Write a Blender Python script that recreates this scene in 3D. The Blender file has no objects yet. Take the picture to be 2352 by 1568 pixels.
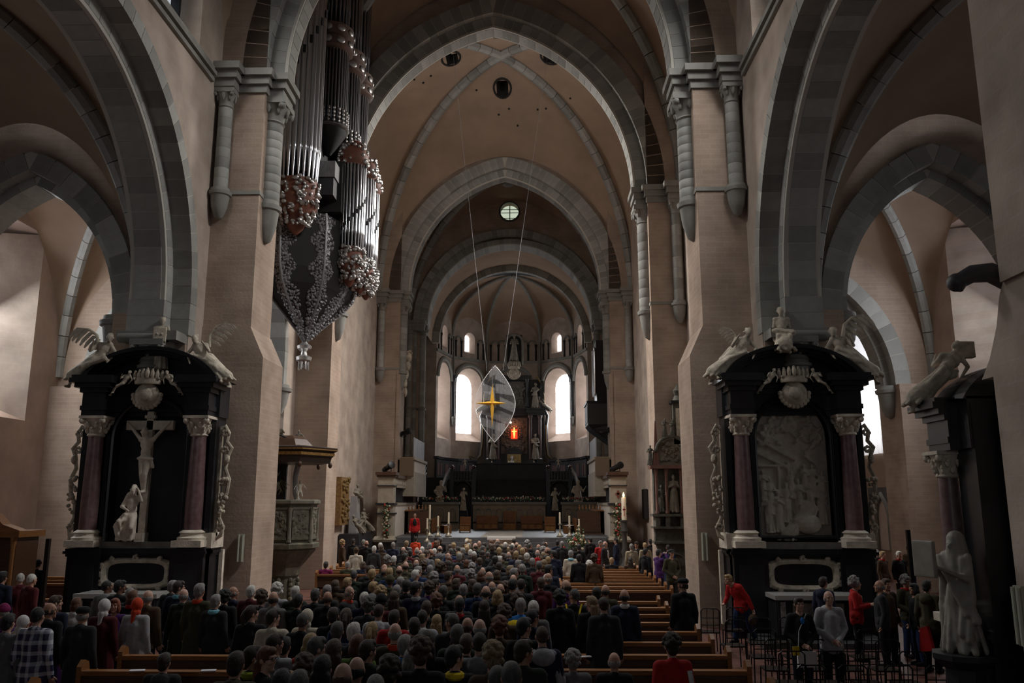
import bpy, bmesh, math, random
from math import sin, cos, pi, sqrt, atan2, radians
from mathutils import Matrix, Vector, Euler
S = bpy.context.scene
COL = S.collection

# ------------------------------------------------------------------ camera
FPX = 18 / 22.2 * 2352
PITCH = math.atan(371 / FPX)
YAW = math.atan((1218 - 1176) / (FPX / cos(PITCH)))
CAM = Vector((1.55, 0, 3.25))
cd = bpy.data.cameras.new('camera'); cam = bpy.data.objects.new('camera', cd); COL.objects.link(cam)
cd.sensor_width = 22.2; cd.lens = 18; cd.clip_end = 400
cam.location = CAM; cam.rotation_euler = (pi/2 + PITCH, 0, YAW)
S.camera = cam

# ------------------------------------------------------------------ world and daylight
S.view_settings.view_transform = 'Standard'; S.view_settings.look = 'None'
S.view_settings.gamma = 1; S.view_settings.use_curve_mapping = False
S.view_settings.exposure = 0.0
W = bpy.data.worlds.new('overcast sky'); S.world = W; W.use_nodes = True
_bg = W.node_tree.nodes['Background']; _bg.inputs[0].default_value = (0.80, 0.90, 1.0, 1); _bg.inputs[1].default_value = 0.02

def area(name, loc, target, sx, sy, power, col=(1, 0.97, 0.93), spread=180):
    l = bpy.data.lights.new(name, 'AREA'); l.shape = 'RECTANGLE'; l.size = sx; l.size_y = sy
    l.energy = power; l.color = col; l.spread = radians(spread)
    o = bpy.data.objects.new(name, l); COL.objects.link(o); o.location = loc
    d = Vector(target) - Vector(loc); o.rotation_euler = d.to_track_quat('-Z', 'Y').to_euler()
    return o
# daylight by the nave, aisle and apse windows, with added fill lamps
for s in (-1, 1):
    area('daylight_nave_window', (s*8.5, 18.8, 19.0), (-s*6.5, 22.6, 0), 2.4, 5.2, 860 if s > 0 else 520, (1, 0.98, 0.96), 98)
    area('daylight_crossing_window', (s*7.7, 37.9, 20.2), (-s*7, 33.0, 3), 3.6, 5.2, 1850, (1, 0.96, 0.91), 112)
    area('daylight_aisle_window', (s*18.7, 27.6, 10.2), (s*10, 27.6, 4), 3.6, 6.0, 1100 if s < 0 else 420, (0.95, 0.98, 1))
    area('near_aisle_fill', (s*17.4, 16.8, 9.2), (-s*6, 22, 0), 6.0, 6.4, 22 if s > 0 else 14, (1, 0.98, 0.96), 110)  # added weak fill from the unseen near aisles, brightens the arcade undersides
    area('daylight_choir_aisle_window', (s*17.3, 39.0, 9.0), (s*9, 36, 3), 3.4, 6.5, 240)
    area('daylight_apse_window', (s*4.3, 76.6, 12.2), (s*1.0, 60, 3), 1.7, 5.0, 320, (0.90, 0.95, 1), 140)
area('west_fill', (0, -16, 8), (0, 25, 5), 8, 8, 150, (0.92, 0.96, 1))  # added fill from behind the camera, for west faces and people's backs

# ------------------------------------------------------------------ photo pixel -> place
def ray(px, py):
    u = (px - 1176) / FPX; v = (784 - py) / FPX
    y = cos(PITCH) - v*sin(PITCH); z = sin(PITCH) + v*cos(PITCH)
    c, s = cos(YAW), sin(YAW)
    return Vector((u*c - y*s, u*s + y*c, z))
def atY(px, py, Y):
    d = ray(px, py); return CAM + d*(Y/d.y)
def atX(px, py, X):
    d = ray(px, py); return CAM + d*((X - CAM.x)/d.x)
def atZ(px, py, Z):
    d = ray(px, py); return CAM + d*((Z - CAM.z)/d.z)

# ------------------------------------------------------------------ materials
MATS = {}
def mat(name, col, rough=0.8, var=0.0, scale=3.0, bump=0.0, metal=0.0, col2=None, objvar=0.0, spec=0.5, emit=0.0, detail=6.0, bscale=None, stretch=None):
    if name in MATS: return MATS[name]
    m = bpy.data.materials.new(name); m.use_nodes = True; MATS[name] = m
    nt = m.node_tree; N = nt.nodes; L = nt.links; b = N['Principled BSDF']
    b.inputs['Roughness'].default_value = rough; b.inputs['Metallic'].default_value = metal
    b.inputs['Specular IOR Level'].default_value = spec
    c4 = (*col, 1); b.inputs['Base Color'].default_value = c4
    src = None
    need = var > 0 or bump > 0 or col2
    if need:
        tc = N.new('ShaderNodeTexCoord'); mp = N.new('ShaderNodeMapping')
        L.new(tc.outputs['Object'], mp.inputs[0])
        if stretch: mp.inputs['Scale'].default_value = stretch
        nz = N.new('ShaderNodeTexNoise'); nz.inputs['Scale'].default_value = scale; nz.inputs['Detail'].default_value = detail; nz.inputs['Roughness'].default_value = 0.6
        L.new(mp.outputs[0], nz.inputs['Vector'])
        rp = N.new('ShaderNodeValToRGB'); rp.color_ramp.elements[0].position = 0.32; rp.color_ramp.elements[1].position = 0.68
        d = col2 if col2 else tuple(max(0, x*(1 - var)) for x in col); e = col if col2 else tuple(min(1, x*(1 + var)) for x in col)
        rp.color_ramp.elements[0].color = (*d, 1); rp.color_ramp.elements[1].color = (*e, 1)
        L.new(nz.outputs['Fac'], rp.inputs[0]); src = rp.outputs[0]
        if bump > 0:
            nb = N.new('ShaderNodeTexNoise'); nb.inputs['Scale'].default_value = bscale or scale*6; nb.inputs['Detail'].default_value = 4
            L.new(mp.outputs[0], nb.inputs['Vector'])
            bp = N.new('ShaderNodeBump'); bp.inputs['Strength'].default_value = bump; bp.inputs['Distance'].default_value = 0.03
            L.new(nb.outputs['Fac'], bp.inputs['Height']); L.new(bp.outputs[0], b.inputs['Normal'])
    if objvar > 0:
        oi = N.new('ShaderNodeObjectInfo'); mr = N.new('ShaderNodeMapRange')
        mr.inputs['To Min'].default_value = 1 - objvar; mr.inputs['To Max'].default_value = 1 + objvar
        L.new(oi.outputs['Random'], mr.inputs['Value'])
        mx = N.new('ShaderNodeVectorMath'); mx.operation = 'SCALE'
        if src is None:
            rgb = N.new('ShaderNodeRGB'); rgb.outputs[0].default_value = c4; src = rgb.outputs[0]
        L.new(src, mx.inputs[0]); L.new(mr.outputs[0], mx.inputs['Scale']); src = mx.outputs[0]
    if src is not None: L.new(src, b.inputs['Base Color'])
    if emit > 0:
        b.inputs['Emission Color'].default_value = c4; b.inputs['Emission Strength'].default_value = emit
    return m
def masonry(name, col, col2, mortar, bw=0.55, bh=0.16, amt=0.5, patch=0.8):
    """rubble and brick courses under a thin wash: courses too fine to pick apart"""
    if name in MATS: return MATS[name]
    m = bpy.data.materials.new(name); m.use_nodes = True; MATS[name] = m
    nt = m.node_tree; N = nt.nodes; L = nt.links; b = N['Principled BSDF']; b.inputs['Roughness'].default_value = 0.92
    b.inputs['Specular IOR Level'].default_value = 0.2
    tc = N.new('ShaderNodeTexCoord'); sp = N.new('ShaderNodeSeparateXYZ'); L.new(tc.outputs['Object'], sp.inputs[0])
    ad = N.new('ShaderNodeMath'); L.new(sp.outputs[0], ad.inputs[0]); L.new(sp.outputs[1], ad.inputs[1])
    cb = N.new('ShaderNodeCombineXYZ'); L.new(ad.outputs[0], cb.inputs[0]); L.new(sp.outputs[2], cb.inputs[1])
    br = N.new('ShaderNodeTexBrick'); L.new(cb.outputs[0], br.inputs['Vector'])
    br.inputs['Color1'].default_value = (*col, 1); br.inputs['Color2'].default_value = (*col2, 1); br.inputs['Mortar'].default_value = (*mortar, 1)
    br.inputs['Scale'].default_value = 1; br.inputs['Brick Width'].default_value = bw; br.inputs['Row Height'].default_value = bh; br.inputs['Mortar Size'].default_value = 0.012
    nz = N.new('ShaderNodeTexNoise'); nz.inputs['Scale'].default_value = 0.9; nz.inputs['Detail'].default_value = 8; L.new(tc.outputs['Object'], nz.inputs['Vector'])
    rp = N.new('ShaderNodeValToRGB'); rp.color_ramp.elements[0].position = 0.3; rp.color_ramp.elements[1].position = 0.7
    rp.color_ramp.elements[0].color = tuple(x*(1-patch*0.45) for x in col2) + (1,); rp.color_ramp.elements[1].color = tuple(min(1, x*(1+patch*0.3)) for x in col) + (1,)
    L.new(nz.outputs['Fac'], rp.inputs[0])
    mx = N.new('ShaderNodeMix'); mx.data_type = 'RGBA'; mx.inputs['Factor'].default_value = amt
    L.new(rp.outputs[0], mx.inputs['A']); L.new(br.outputs['Color'], mx.inputs['B']); L.new(mx.outputs['Result'], b.inputs['Base Color'])
    n2 = N.new('ShaderNodeTexNoise'); n2.inputs['Scale'].default_value = 14; n2.inputs['Detail'].default_value = 5; L.new(tc.outputs['Object'], n2.inputs['Vector'])
    bp = N.new('ShaderNodeBump'); bp.inputs['Strength'].default_value = 0.35; bp.inputs['Distance'].default_value = 0.02
    L.new(n2.outputs['Fac'], bp.inputs['Height']); L.new(bp.outputs[0], b.inputs['Normal'])
    return m
PLASTER = mat('pinkish lime plaster', (0.41, 0.31, 0.25), 0.95, var=0.16, scale=0.7, bump=0.15, bscale=9, spec=0.2)
VAULT = mat('vault plaster', (0.36, 0.265, 0.195), 0.95, var=0.12, scale=0.5, bump=0.1, bscale=7, spec=0.2)
BRICK = masonry('washed brown masonry', (0.40, 0.31, 0.245), (0.33, 0.245, 0.19), (0.42, 0.34, 0.29))
PALE = masonry('pale rubble masonry', (0.46, 0.385, 0.325), (0.40, 0.32, 0.265), (0.46, 0.40, 0.35), bw=0.8, bh=0.3, amt=0.4)
GREY = mat('grey sandstone', (0.30, 0.30, 0.28), 0.85, var=0.12, scale=2.2, bump=0.12, bscale=30, objvar=0.24, spec=0.25)
GREYD = mat('grey sandstone mouldings', (0.25, 0.245, 0.225), 0.85, var=0.15, scale=2.0, bump=0.1, bscale=30, spec=0.25)
MORTAR = mat('pale mortar', (0.50, 0.48, 0.43), 0.95, spec=0.1)
CREAM = mat('cream limestone', (0.60, 0.54, 0.45), 0.7, var=0.25, scale=4, bump=0.25, bscale=25, spec=0.3)
CARVED = mat('dirty carved limestone', (0.46, 0.41, 0.33), 0.8, var=0.35, scale=5, bump=0.3, bscale=22, spec=0.25)
BLACK = mat('black marble', (0.012, 0.013, 0.016), 0.28, var=0.5, scale=1.5, spec=0.5)
BLACKM = mat('dull black marble', (0.016, 0.017, 0.020), 0.55, var=0.4, scale=2, spec=0.4)
PORPH = mat('red porphyry marble', (0.115, 0.055, 0.058), 0.35, col2=(0.20, 0.13, 0.13), scale=6, detail=9)
OLIVE = mat('mossy grey sandstone', (0.125, 0.115, 0.080), 0.85, var=0.35, scale=4, bump=0.3, bscale=24)
WOOD = mat('oiled oak', (0.24, 0.10, 0.03), 0.42, var=0.3, scale=4, stretch=(1, 9, 9))
WOODD = mat('dark walnut', (0.075, 0.035, 0.018), 0.5, var=0.35, scale=4, stretch=(1, 8, 8))
SILVER = mat('tin pipe metal', (0.62, 0.63, 0.66), 0.28, metal=1.0)
PEWTER = mat('carved silver leaf', (0.50, 0.49, 0.48), 0.38, metal=0.85, var=0.2, scale=6)
REDP = mat('rust red paint', (0.17, 0.06, 0.035), 0.6, var=0.2, scale=5)
GOLD = mat('gilt', (0.72, 0.45, 0.12), 0.35, metal=0.9)
DARKM = mat('black iron', (0.02, 0.02, 0.022), 0.4, metal=0.6)
GLASSW = mat('bright overcast glass', (0.93, 0.96, 1.0), 0.4, emit=4.0)
CANDLE = mat('ivory wax', (0.80, 0.72, 0.55), 0.5)

# ------------------------------------------------------------------ mesh helpers
class MB:
    def __init__(s): s.v = []; s.f = []
    def add(s, vs, fs, M=None):
        o = len(s.v); s.v += [tuple(M @ Vector(p)) for p in vs] if M else [tuple(p) for p in vs]
        s.f += [[i + o for i in f] for f in fs]; return s
    def box(s, x0, x1, y0, y1, z0, z1, M=None):
        return s.add([(x0,y0,z0),(x1,y0,z0),(x1,y1,z0),(x0,y1,z0),(x0,y0,z1),(x1,y0,z1),(x1,y1,z1),(x0,y1,z1)],
                     [(0,3,2,1),(4,5,6,7),(0,1,5,4),(1,2,6,5),(2,3,7,6),(3,0,4,7)], M)
    def cbox(s, c, d, M=None):
        return s.box(c[0]-d[0]/2, c[0]+d[0]/2, c[1]-d[1]/2, c[1]+d[1]/2, c[2]-d[2]/2, c[2]+d[2]/2, M)
    def prism(s, poly, axis, a0, a1, M=None):
        """poly in the two other axes (x: y,z  y: x,z  z: x,y) pushed from a0 to a1"""
        def P(p, a): return {'x': (a, p[0], p[1]), 'y': (p[0], a, p[1]), 'z': (p[0], p[1], a)}[axis]
        n = len(poly)
        return s.add([P(p, a0) for p in poly] + [P(p, a1) for p in poly],
                     [list(range(n))[::-1], list(range(n, 2*n))] + [(i, (i+1) % n, (i+1) % n + n, i + n) for i in range(n)], M)
    def loft(s, rings, cap=True, closed=True, M=None):
        n = len(rings[0]); vs = [p for r in rings for p in r]; fs = []
        for k in range(len(rings)-1):
            for i in range(n if closed else n-1):
                j = (i+1) % n; fs.append((k*n+i, k*n+j, (k+1)*n+j, (k+1)*n+i))
        if cap and closed: fs += [list(range(n))[::-1], list(range((len(rings)-1)*n, len(rings)*n))]
        return s.add(vs, fs, M)
    def lathe(s, prof, n=16, c=(0,0,0), M=None, a0=0.0, a1=2*pi, squash=1.0, cap=True):
        full = abs(a1-a0-2*pi) < 1e-6
        k = n if full else n+1
        rings = [[(c[0]+r*cos(a0+(a1-a0)*i/n), c[1]+r*sin(a0+(a1-a0)*i/n)*squash, c[2]+z) for i in range(k)] for r, z in prof]
        return s.loft(rings, cap=full and cap, closed=full, M=M)
    def tube(s, pts, r, n=8, cap=True, flat=None):
        pts = [Vector(p) for p in pts]; R = r if callable(r) else (lambda t: r); rings = []; up = None
        for i, p in enumerate(pts):
            t = (pts[min(i+1, len(pts)-1)] - pts[max(i-1, 0)]).normalized()
            if up is None:
                up = Vector((0,0,1)) if abs(t.z) < 0.9 else Vector((0,1,0))
            a = t.cross(up).normalized(); b = a.cross(t).normalized(); up = b
            rr = R(i/max(1, len(pts)-1)); fl = flat or 1
            rings.append([tuple(p + a*(rr*cos(2*pi*k/n)) + b*(rr*fl*sin(2*pi*k/n))) for k in range(n)])
        return s.loft(rings, cap=cap)
    def ell(s, c, r, n=10, m=7, M=None, rot=None):
        r = (r, r, r) if not hasattr(r, '__len__') else r
        T = Matrix.Translation(c)
        if rot: T = T @ Euler(rot).to_matrix().to_4x4()
        if M: T = M @ T
        vs = [(0,0,-r[2])]
        for j in range(1, m):
            a = -pi/2 + pi*j/m
            vs += [(r[0]*cos(a)*cos(2*pi*i/n), r[1]*cos(a)*sin(2*pi*i/n), r[2]*sin(a)) for i in range(n)]
        vs.append((0,0,r[2])); fs = []
        for i in range(n): fs.append((0, 1+(i+1) % n, 1+i)); fs.append((len(vs)-1, 1+(m-2)*n+i, 1+(m-2)*n+(i+1) % n))
        for j in range(m-2):
            for i in range(n): fs.append((1+j*n+i, 1+j*n+(i+1) % n, 1+(j+1)*n+(i+1) % n, 1+(j+1)*n+i))
        return s.add(vs, fs, T)
    def cap(s, a, b, ra, rb, n=10, M=None):
        """tapered limb with round ends"""
        a = Vector(a); b = Vector(b); d = b - a; L = d.length
        if L < 1e-6: return s.ell(a, ra, M=M)
        q = d.to_track_quat('Z', 'Y').to_matrix().to_4x4(); T = Matrix.Translation(a) @ q
        if M: T = M @ T
        pr = [(ra*sin(t), -ra*cos(t)) for t in (0.25, 0.7, 1.15)] + [(ra, 0), (rb, L)] + [(rb*cos(t), L+rb*sin(t)) for t in (0.45, 0.9, 1.35)]
        return s.lathe(pr, n, M=T)
    def mesh(s, name, smooth=False):
        me = bpy.data.meshes.new(name); me.from_pydata(s.v, [], s.f)
        bm = bmesh.new(); bm.from_mesh(me); bmesh.ops.recalc_face_normals(bm, faces=bm.faces); bm.to_mesh(me); bm.free()
        if smooth: me.shade_smooth() if smooth is True else None
        if smooth and smooth is not True:
            me.shade_smooth(); me.set_sharp_from_angle(angle=smooth)
        return me
    def build(s, name, m, parent=None, smooth=False, loc=None, rot=None):
        me = s.mesh(name, smooth); me.materials.append(m); return place(name, me, parent, loc, rot)
def place(name, me, parent=None, loc=None, rot=None, m=None):
    o = bpy.data.objects.new(name, me); COL.objects.link(o)
    if parent: o.parent = parent
    if loc is not None: o.location = loc
    if rot is not None: o.rotation_euler = rot
    if m is not None:
        o.material_slots[0].link = 'OBJECT'; o.material_slots[0].material = m
    return o
SM = radians(40)
def fuse(mb, name, voxel=0.02, smooth=4, ratio=None):
    """melt overlapping solids into one continuous skin"""
    me = mb.mesh(name); o = bpy.data.objects.new(name, me); COL.objects.link(o)
    r = o.modifiers.new('r', 'REMESH'); r.mode = 'VOXEL'; r.voxel_size = voxel; r.use_smooth_shade = True
    if smooth:
        sm = o.modifiers.new('s', 'SMOOTH'); sm.iterations = smooth; sm.factor = 0.5
    if ratio:
        d = o.modifiers.new('d', 'DECIMATE'); d.ratio = ratio
    dg = bpy.context.evaluated_depsgraph_get(); out = bpy.data.meshes.new_from_object(o.evaluated_get(dg))
    out.name = name; bpy.data.objects.remove(o); out.shade_smooth()
    return out
def tag(o, label=None, cat=None, group=None, kind=None):
    if label: o['label'] = label
    if cat: o['category'] = cat
    if group: o['group'] = group
    if kind: o['kind'] = kind
    return o
def thing(name, label, cat, loc=(0,0,0), rz=0.0, group=None, parent=None):
    o = bpy.data.objects.new(name, None); COL.objects.link(o); o.location = loc; o.rotation_euler = (0,0,rz); o.empty_display_size = 0.3
    if parent: o.parent = parent
    if label: tag(o, label, cat, group)
    return o
def struct(o, label=None, cat=None): return tag(o, label, cat, kind='structure')
def kids(o): return [c for c in COL.objects if c.parent is o]
CH = {}
def copy_tree(o, parent=None):
    c = o.copy(); COL.objects.link(c)
    if parent: c.parent = parent
    for ch in list(o.children): copy_tree(ch, c)
    return c
# ================================================================== THE BUILDING
WX, PX = 7.9, 6.5            # nave wall plane, face of the wall piers
SPR = 16.3                   # springing of the high arches
P1, P2, P3, P4 = (23.3, 25.1), (33.0, 34.8), (50.2, 52.0), (63.0, 64.6)
AOUT = 17.5                  # outer wall of the aisles
JW = 9.5                    # aisle side of the arcade wall

# floor
fm = bpy.data.materials.new('worn red floor tiles'); fm.use_nodes = True
nt = fm.node_tree; N = nt.nodes; L = nt.links; b = N['Principled BSDF']; b.inputs['Roughness'].default_value = 0.5
tc = N.new('ShaderNodeTexCoord'); br = N.new('ShaderNodeTexBrick'); br.offset = 0
L.new(tc.outputs['Object'], br.inputs['Vector']); br.inputs['Scale'].default_value = 1
br.inputs['Brick Width'].default_value = 0.4; br.inputs['Row Height'].default_value = 0.4; br.inputs['Mortar Size'].default_value = 0.012
br.inputs['Color1'].default_value = (0.145, 0.058, 0.042, 1); br.inputs['Color2'].default_value = (0.11, 0.045, 0.034, 1); br.inputs['Mortar'].default_value = (0.05, 0.03, 0.025, 1)
L.new(br.outputs['Color'], b.inputs['Base Color'])
floor = MB().box(-24, 24, -18, 95, -0.4, 0).build('floor', fm); struct(floor, 'dark red tiled church floor', 'floor')

def pointed(half, rise):
    """centre offset and radius of one side of a pointed arch (rise >= half)"""
    c = (rise*rise - half*half) / (2*half); return c, half + c
def arch_z(s, half, rise):
    c, R = pointed(half, rise); s = min(abs(s), half); return sqrt(max(0, R*R - (s + c)**2))
def arch_pts(half, rise, n=14):
    """(s,z) from right spring over the apex to left spring"""
    c, R = pointed(half, rise); t1 = math.acos(c/R) if c < R else pi/2
    r = [(R*cos(t1*i/n) - c, R*sin(t1*i/n)) for i in range(n+1)]
    return r + [(-p[0], p[1]) for p in r[-2::-1]]
VOUS = 0
def arch(name, label, axis, s0, zs, half, rise, th, d0, d1, n, m=GREY, stilt=0.0, core=MORTAR, parent=None, gap=0.022, roll=0.0, pieces=True):
    """a masonry arch: mortar core with one stone after another set proud on it. axis 'y': spans X; 'x': spans Y"""
    c, R = pointed(half, rise); t1 = math.acos(c/R)
    k = 0.012 if pieces else 0
    ii = arch_pts(half + k, rise + k, n); oo = arch_pts(half + th - k, rise + th - k, n)
    mb = MB(); A = axis
    inner = [(s0 + half + k, zs - stilt)] + [(s0 + p[0], zs + p[1]) for p in ii] + [(s0 - half - k, zs - stilt)]
    outer = [(s0 + half + th - k, zs - stilt)] + [(s0 + p[0], zs + p[1]) for p in oo] + [(s0 - half - th + k, zs - stilt)]
    if stilt == 0: inner = inner[1:-1]; outer = outer[1:-1]
    def P(p, a): return (p[0], a, p[1]) if A == 'y' else (a, p[0], p[1])
    rings = [[P(i_, d0 + k), P(o_, d0 + k), P(o_, d1 - k), P(i_, d1 - k)] for i_, o_ in zip(inner, outer)]
    mb.loft(rings)
    root = mb.build(name, core if pieces else m, parent)
    if label: struct(root, label, 'arch')
    if not pieces: return root
    dt = t1/n; g = gap/R
    def seg(r0, r1, da):
        q = MB(); st = 2
        rr = []
        for i in range(st + 1):
            a = -da/2 + da*i/st
            pr = [(r0, d0), (r1, d0), (r1, d1), (r0, d1)]
            if roll: pr = [(r0 + roll, d0), (r1, d0), (r1, d1), (r0 + roll, d1), (r0, d1 - roll), (r0, d0 + roll)]
            rr.append([P((r_*cos(a), r_*sin(a)), d_) for r_, d_ in pr])
        return q.loft(rr).mesh('voussoir')
    me = seg(R, R + th, dt - g); me.materials.append(m)
    for side in (1, -1):
        for i in range(n):
            t = (i + 0.5)*dt; t = t if side > 0 else pi - t
            loc = (s0 - side*c, 0, zs) if A == 'y' else (0, s0 - side*c, zs)
            place('voussoir', me, root, loc, (0, -t, 0) if A == 'y' else (t, 0, 0))
    if stilt > 0:
        kst = max(1, round(stilt / (R*dt))); hh = stilt/kst
        for side in (1, -1):
            for i in range(kst):
                q = MB(); a0, a1 = sorted((s0 + side*half, s0 + side*(half + th)))
                if A == 'y': q.box(a0, a1, d0, d1, zs - stilt + i*hh + 0.006, zs - stilt + (i+1)*hh - 0.006)
                else: q.box(d0, d1, a0, a1, zs - stilt + i*hh + 0.006, zs - stilt + (i+1)*hh - 0.006)
                q.build('voussoir', m, root)
    return root

def web(name, label, x0, x1, y0, y1, spr, crown, ax, ay, m=VAULT, n=28, holes=(), parent=None):
    """four-part domed rib vault. ax: apex height of the arches that span X (at y0,y1), ay: of those that span Y"""
    cx, cy, hx, hy = (x0+x1)/2, (y0+y1)/2, (x1-x0)/2, (y1-y0)/2
    def Z(x, y):
        u, w = abs(x-cx)/hx, abs(y-cy)/hy
        mm = max(u, w); nn = min(u, w); ap = ax if w >= u else ay
        D = spr + (crown-spr)*sqrt(max(0, 1-mm*mm)); R = crown - (crown-ap)*mm**1.7
        t = nn/mm if mm > 1e-6 else 0
        return D + (R-D)*max(0, 1-t**1.9)**0.62
    ts = [sin(pi/2*(i/n)) for i in range(-n, n+1)]
    V = [(cx+hx*a, cy+hy*b_, Z(cx+hx*a, cy+hy*b_)) for a in ts for b_ in ts]; q = 2*n+1
    F_ = []
    for i in range(2*n):
        for j in range(2*n):
            ctr = (cx+hx*(ts[i]+ts[i+1])/2, cy+hy*(ts[j]+ts[j+1])/2)
            if any(((ctr[0]-h[0])/h[2])**2 + ((ctr[1]-h[1])/h[3])**2 < 1 for h in holes): continue
            F_.append((i*q+j, i*q+j+1, (i+1)*q+j+1, (i+1)*q+j))
    o = MB().add(V, F_).build(name, m, parent, smooth=SM)
    if label: struct(o, label, 'vault')
    return o, Z
def ribs(parent, Z, x0, x1, y0, y1, spr, crown, w=0.2, n=12, m=GREY, arms=((1,1),(1,-1),(-1,1),(-1,-1)), drop=0.16, lo=0.0):
    cx, cy, hx, hy = (x0+x1)/2, (y0+y1)/2, (x1-x0)/2, (y1-y0)/2
    for sx, sy in arms:
        for i in range(n):
            a0, a1 = lo + (pi/2-lo)*(i+0.02)/n, lo + (pi/2-lo)*(i+0.98)/n
            pts = []
            for k in range(4):
                a = a0 + (a1-a0)*k/3; mm = cos(a)
                pts.append(Vector((cx+sx*hx*mm, cy+sy*hy*mm, spr + (crown-spr)*sin(a) - drop*0.6)))
            MB().tube(pts, w, 8).build('rib_stone', m, parent, smooth=SM)

def drums(parent, x, y, z0, z1, r, n, m=GREY, seg=14):
    h = (z1-z0)/n; me = MB().lathe([(r*0.985, 0.0), (r, 0.008), (r, h-0.012), (r*0.985, h-0.004)], seg).mesh('shaft_drum', SM); me.materials.append(m)
    for i in range(n): place('shaft_drum', me, parent, (x, y, z0+i*h))
def capital(parent, x, y, z, r, h, name='capital', m=GREYD):
    mb = MB().lathe([(r*1.0, -h), (r*1.12, -h*0.95), (r*1.0, -h*0.88), (r*1.1, -h*0.6), (r*1.5, -h*0.28), (r*1.55, -h*0.25)], 16, (x, y, z))
    for k in range(8):
        a = 2*pi*k/8; mb.ell((x+r*1.25*cos(a), y+r*1.25*sin(a), z-h*0.42), (r*0.26, r*0.26, h*0.26), 6, 5)
    for k in range(4):
        a = pi/4+pi/2*k; mb.ell((x+r*1.72*cos(a), y+r*1.72*sin(a), z-h*0.34), (r*0.34, r*0.34, r*0.34), 7, 5)
    mb.box(x-r*1.5, x+r*1.5, y-r*1.5, y+r*1.5, z-h*0.27, z)
    return mb.build(name, m, parent, smooth=SM)
def corbel(parent, x, y, z, r, h, name='corbel', m=GREYD):
    return MB().lathe([(0.02, -h), (r*0.45, -h*0.93), (r*0.85, -h*0.6), (r*1.02, -h*0.25), (r*1.2, -h*0.22), (r*1.25, -h*0.12), (r*1.05, -h*0.1), (r*1.0, 0)], 16, (x, y, z)).build(name, m, parent, smooth=SM)
def cornice(parent, x0, x1, y0, y1, z, name='impost', m=GREYD, p=0.28):
    mb = MB()
    for k, (e, a, b_) in enumerate([(p*0.35, -0.75, -0.5), (p*0.65, -0.5, -0.25), (p, -0.25, 0.0)]):
        mb.box(x0-e, x1+e, y0-e, y1+e, z+a, z+b_)
    return mb.build(name, m, parent)

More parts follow.
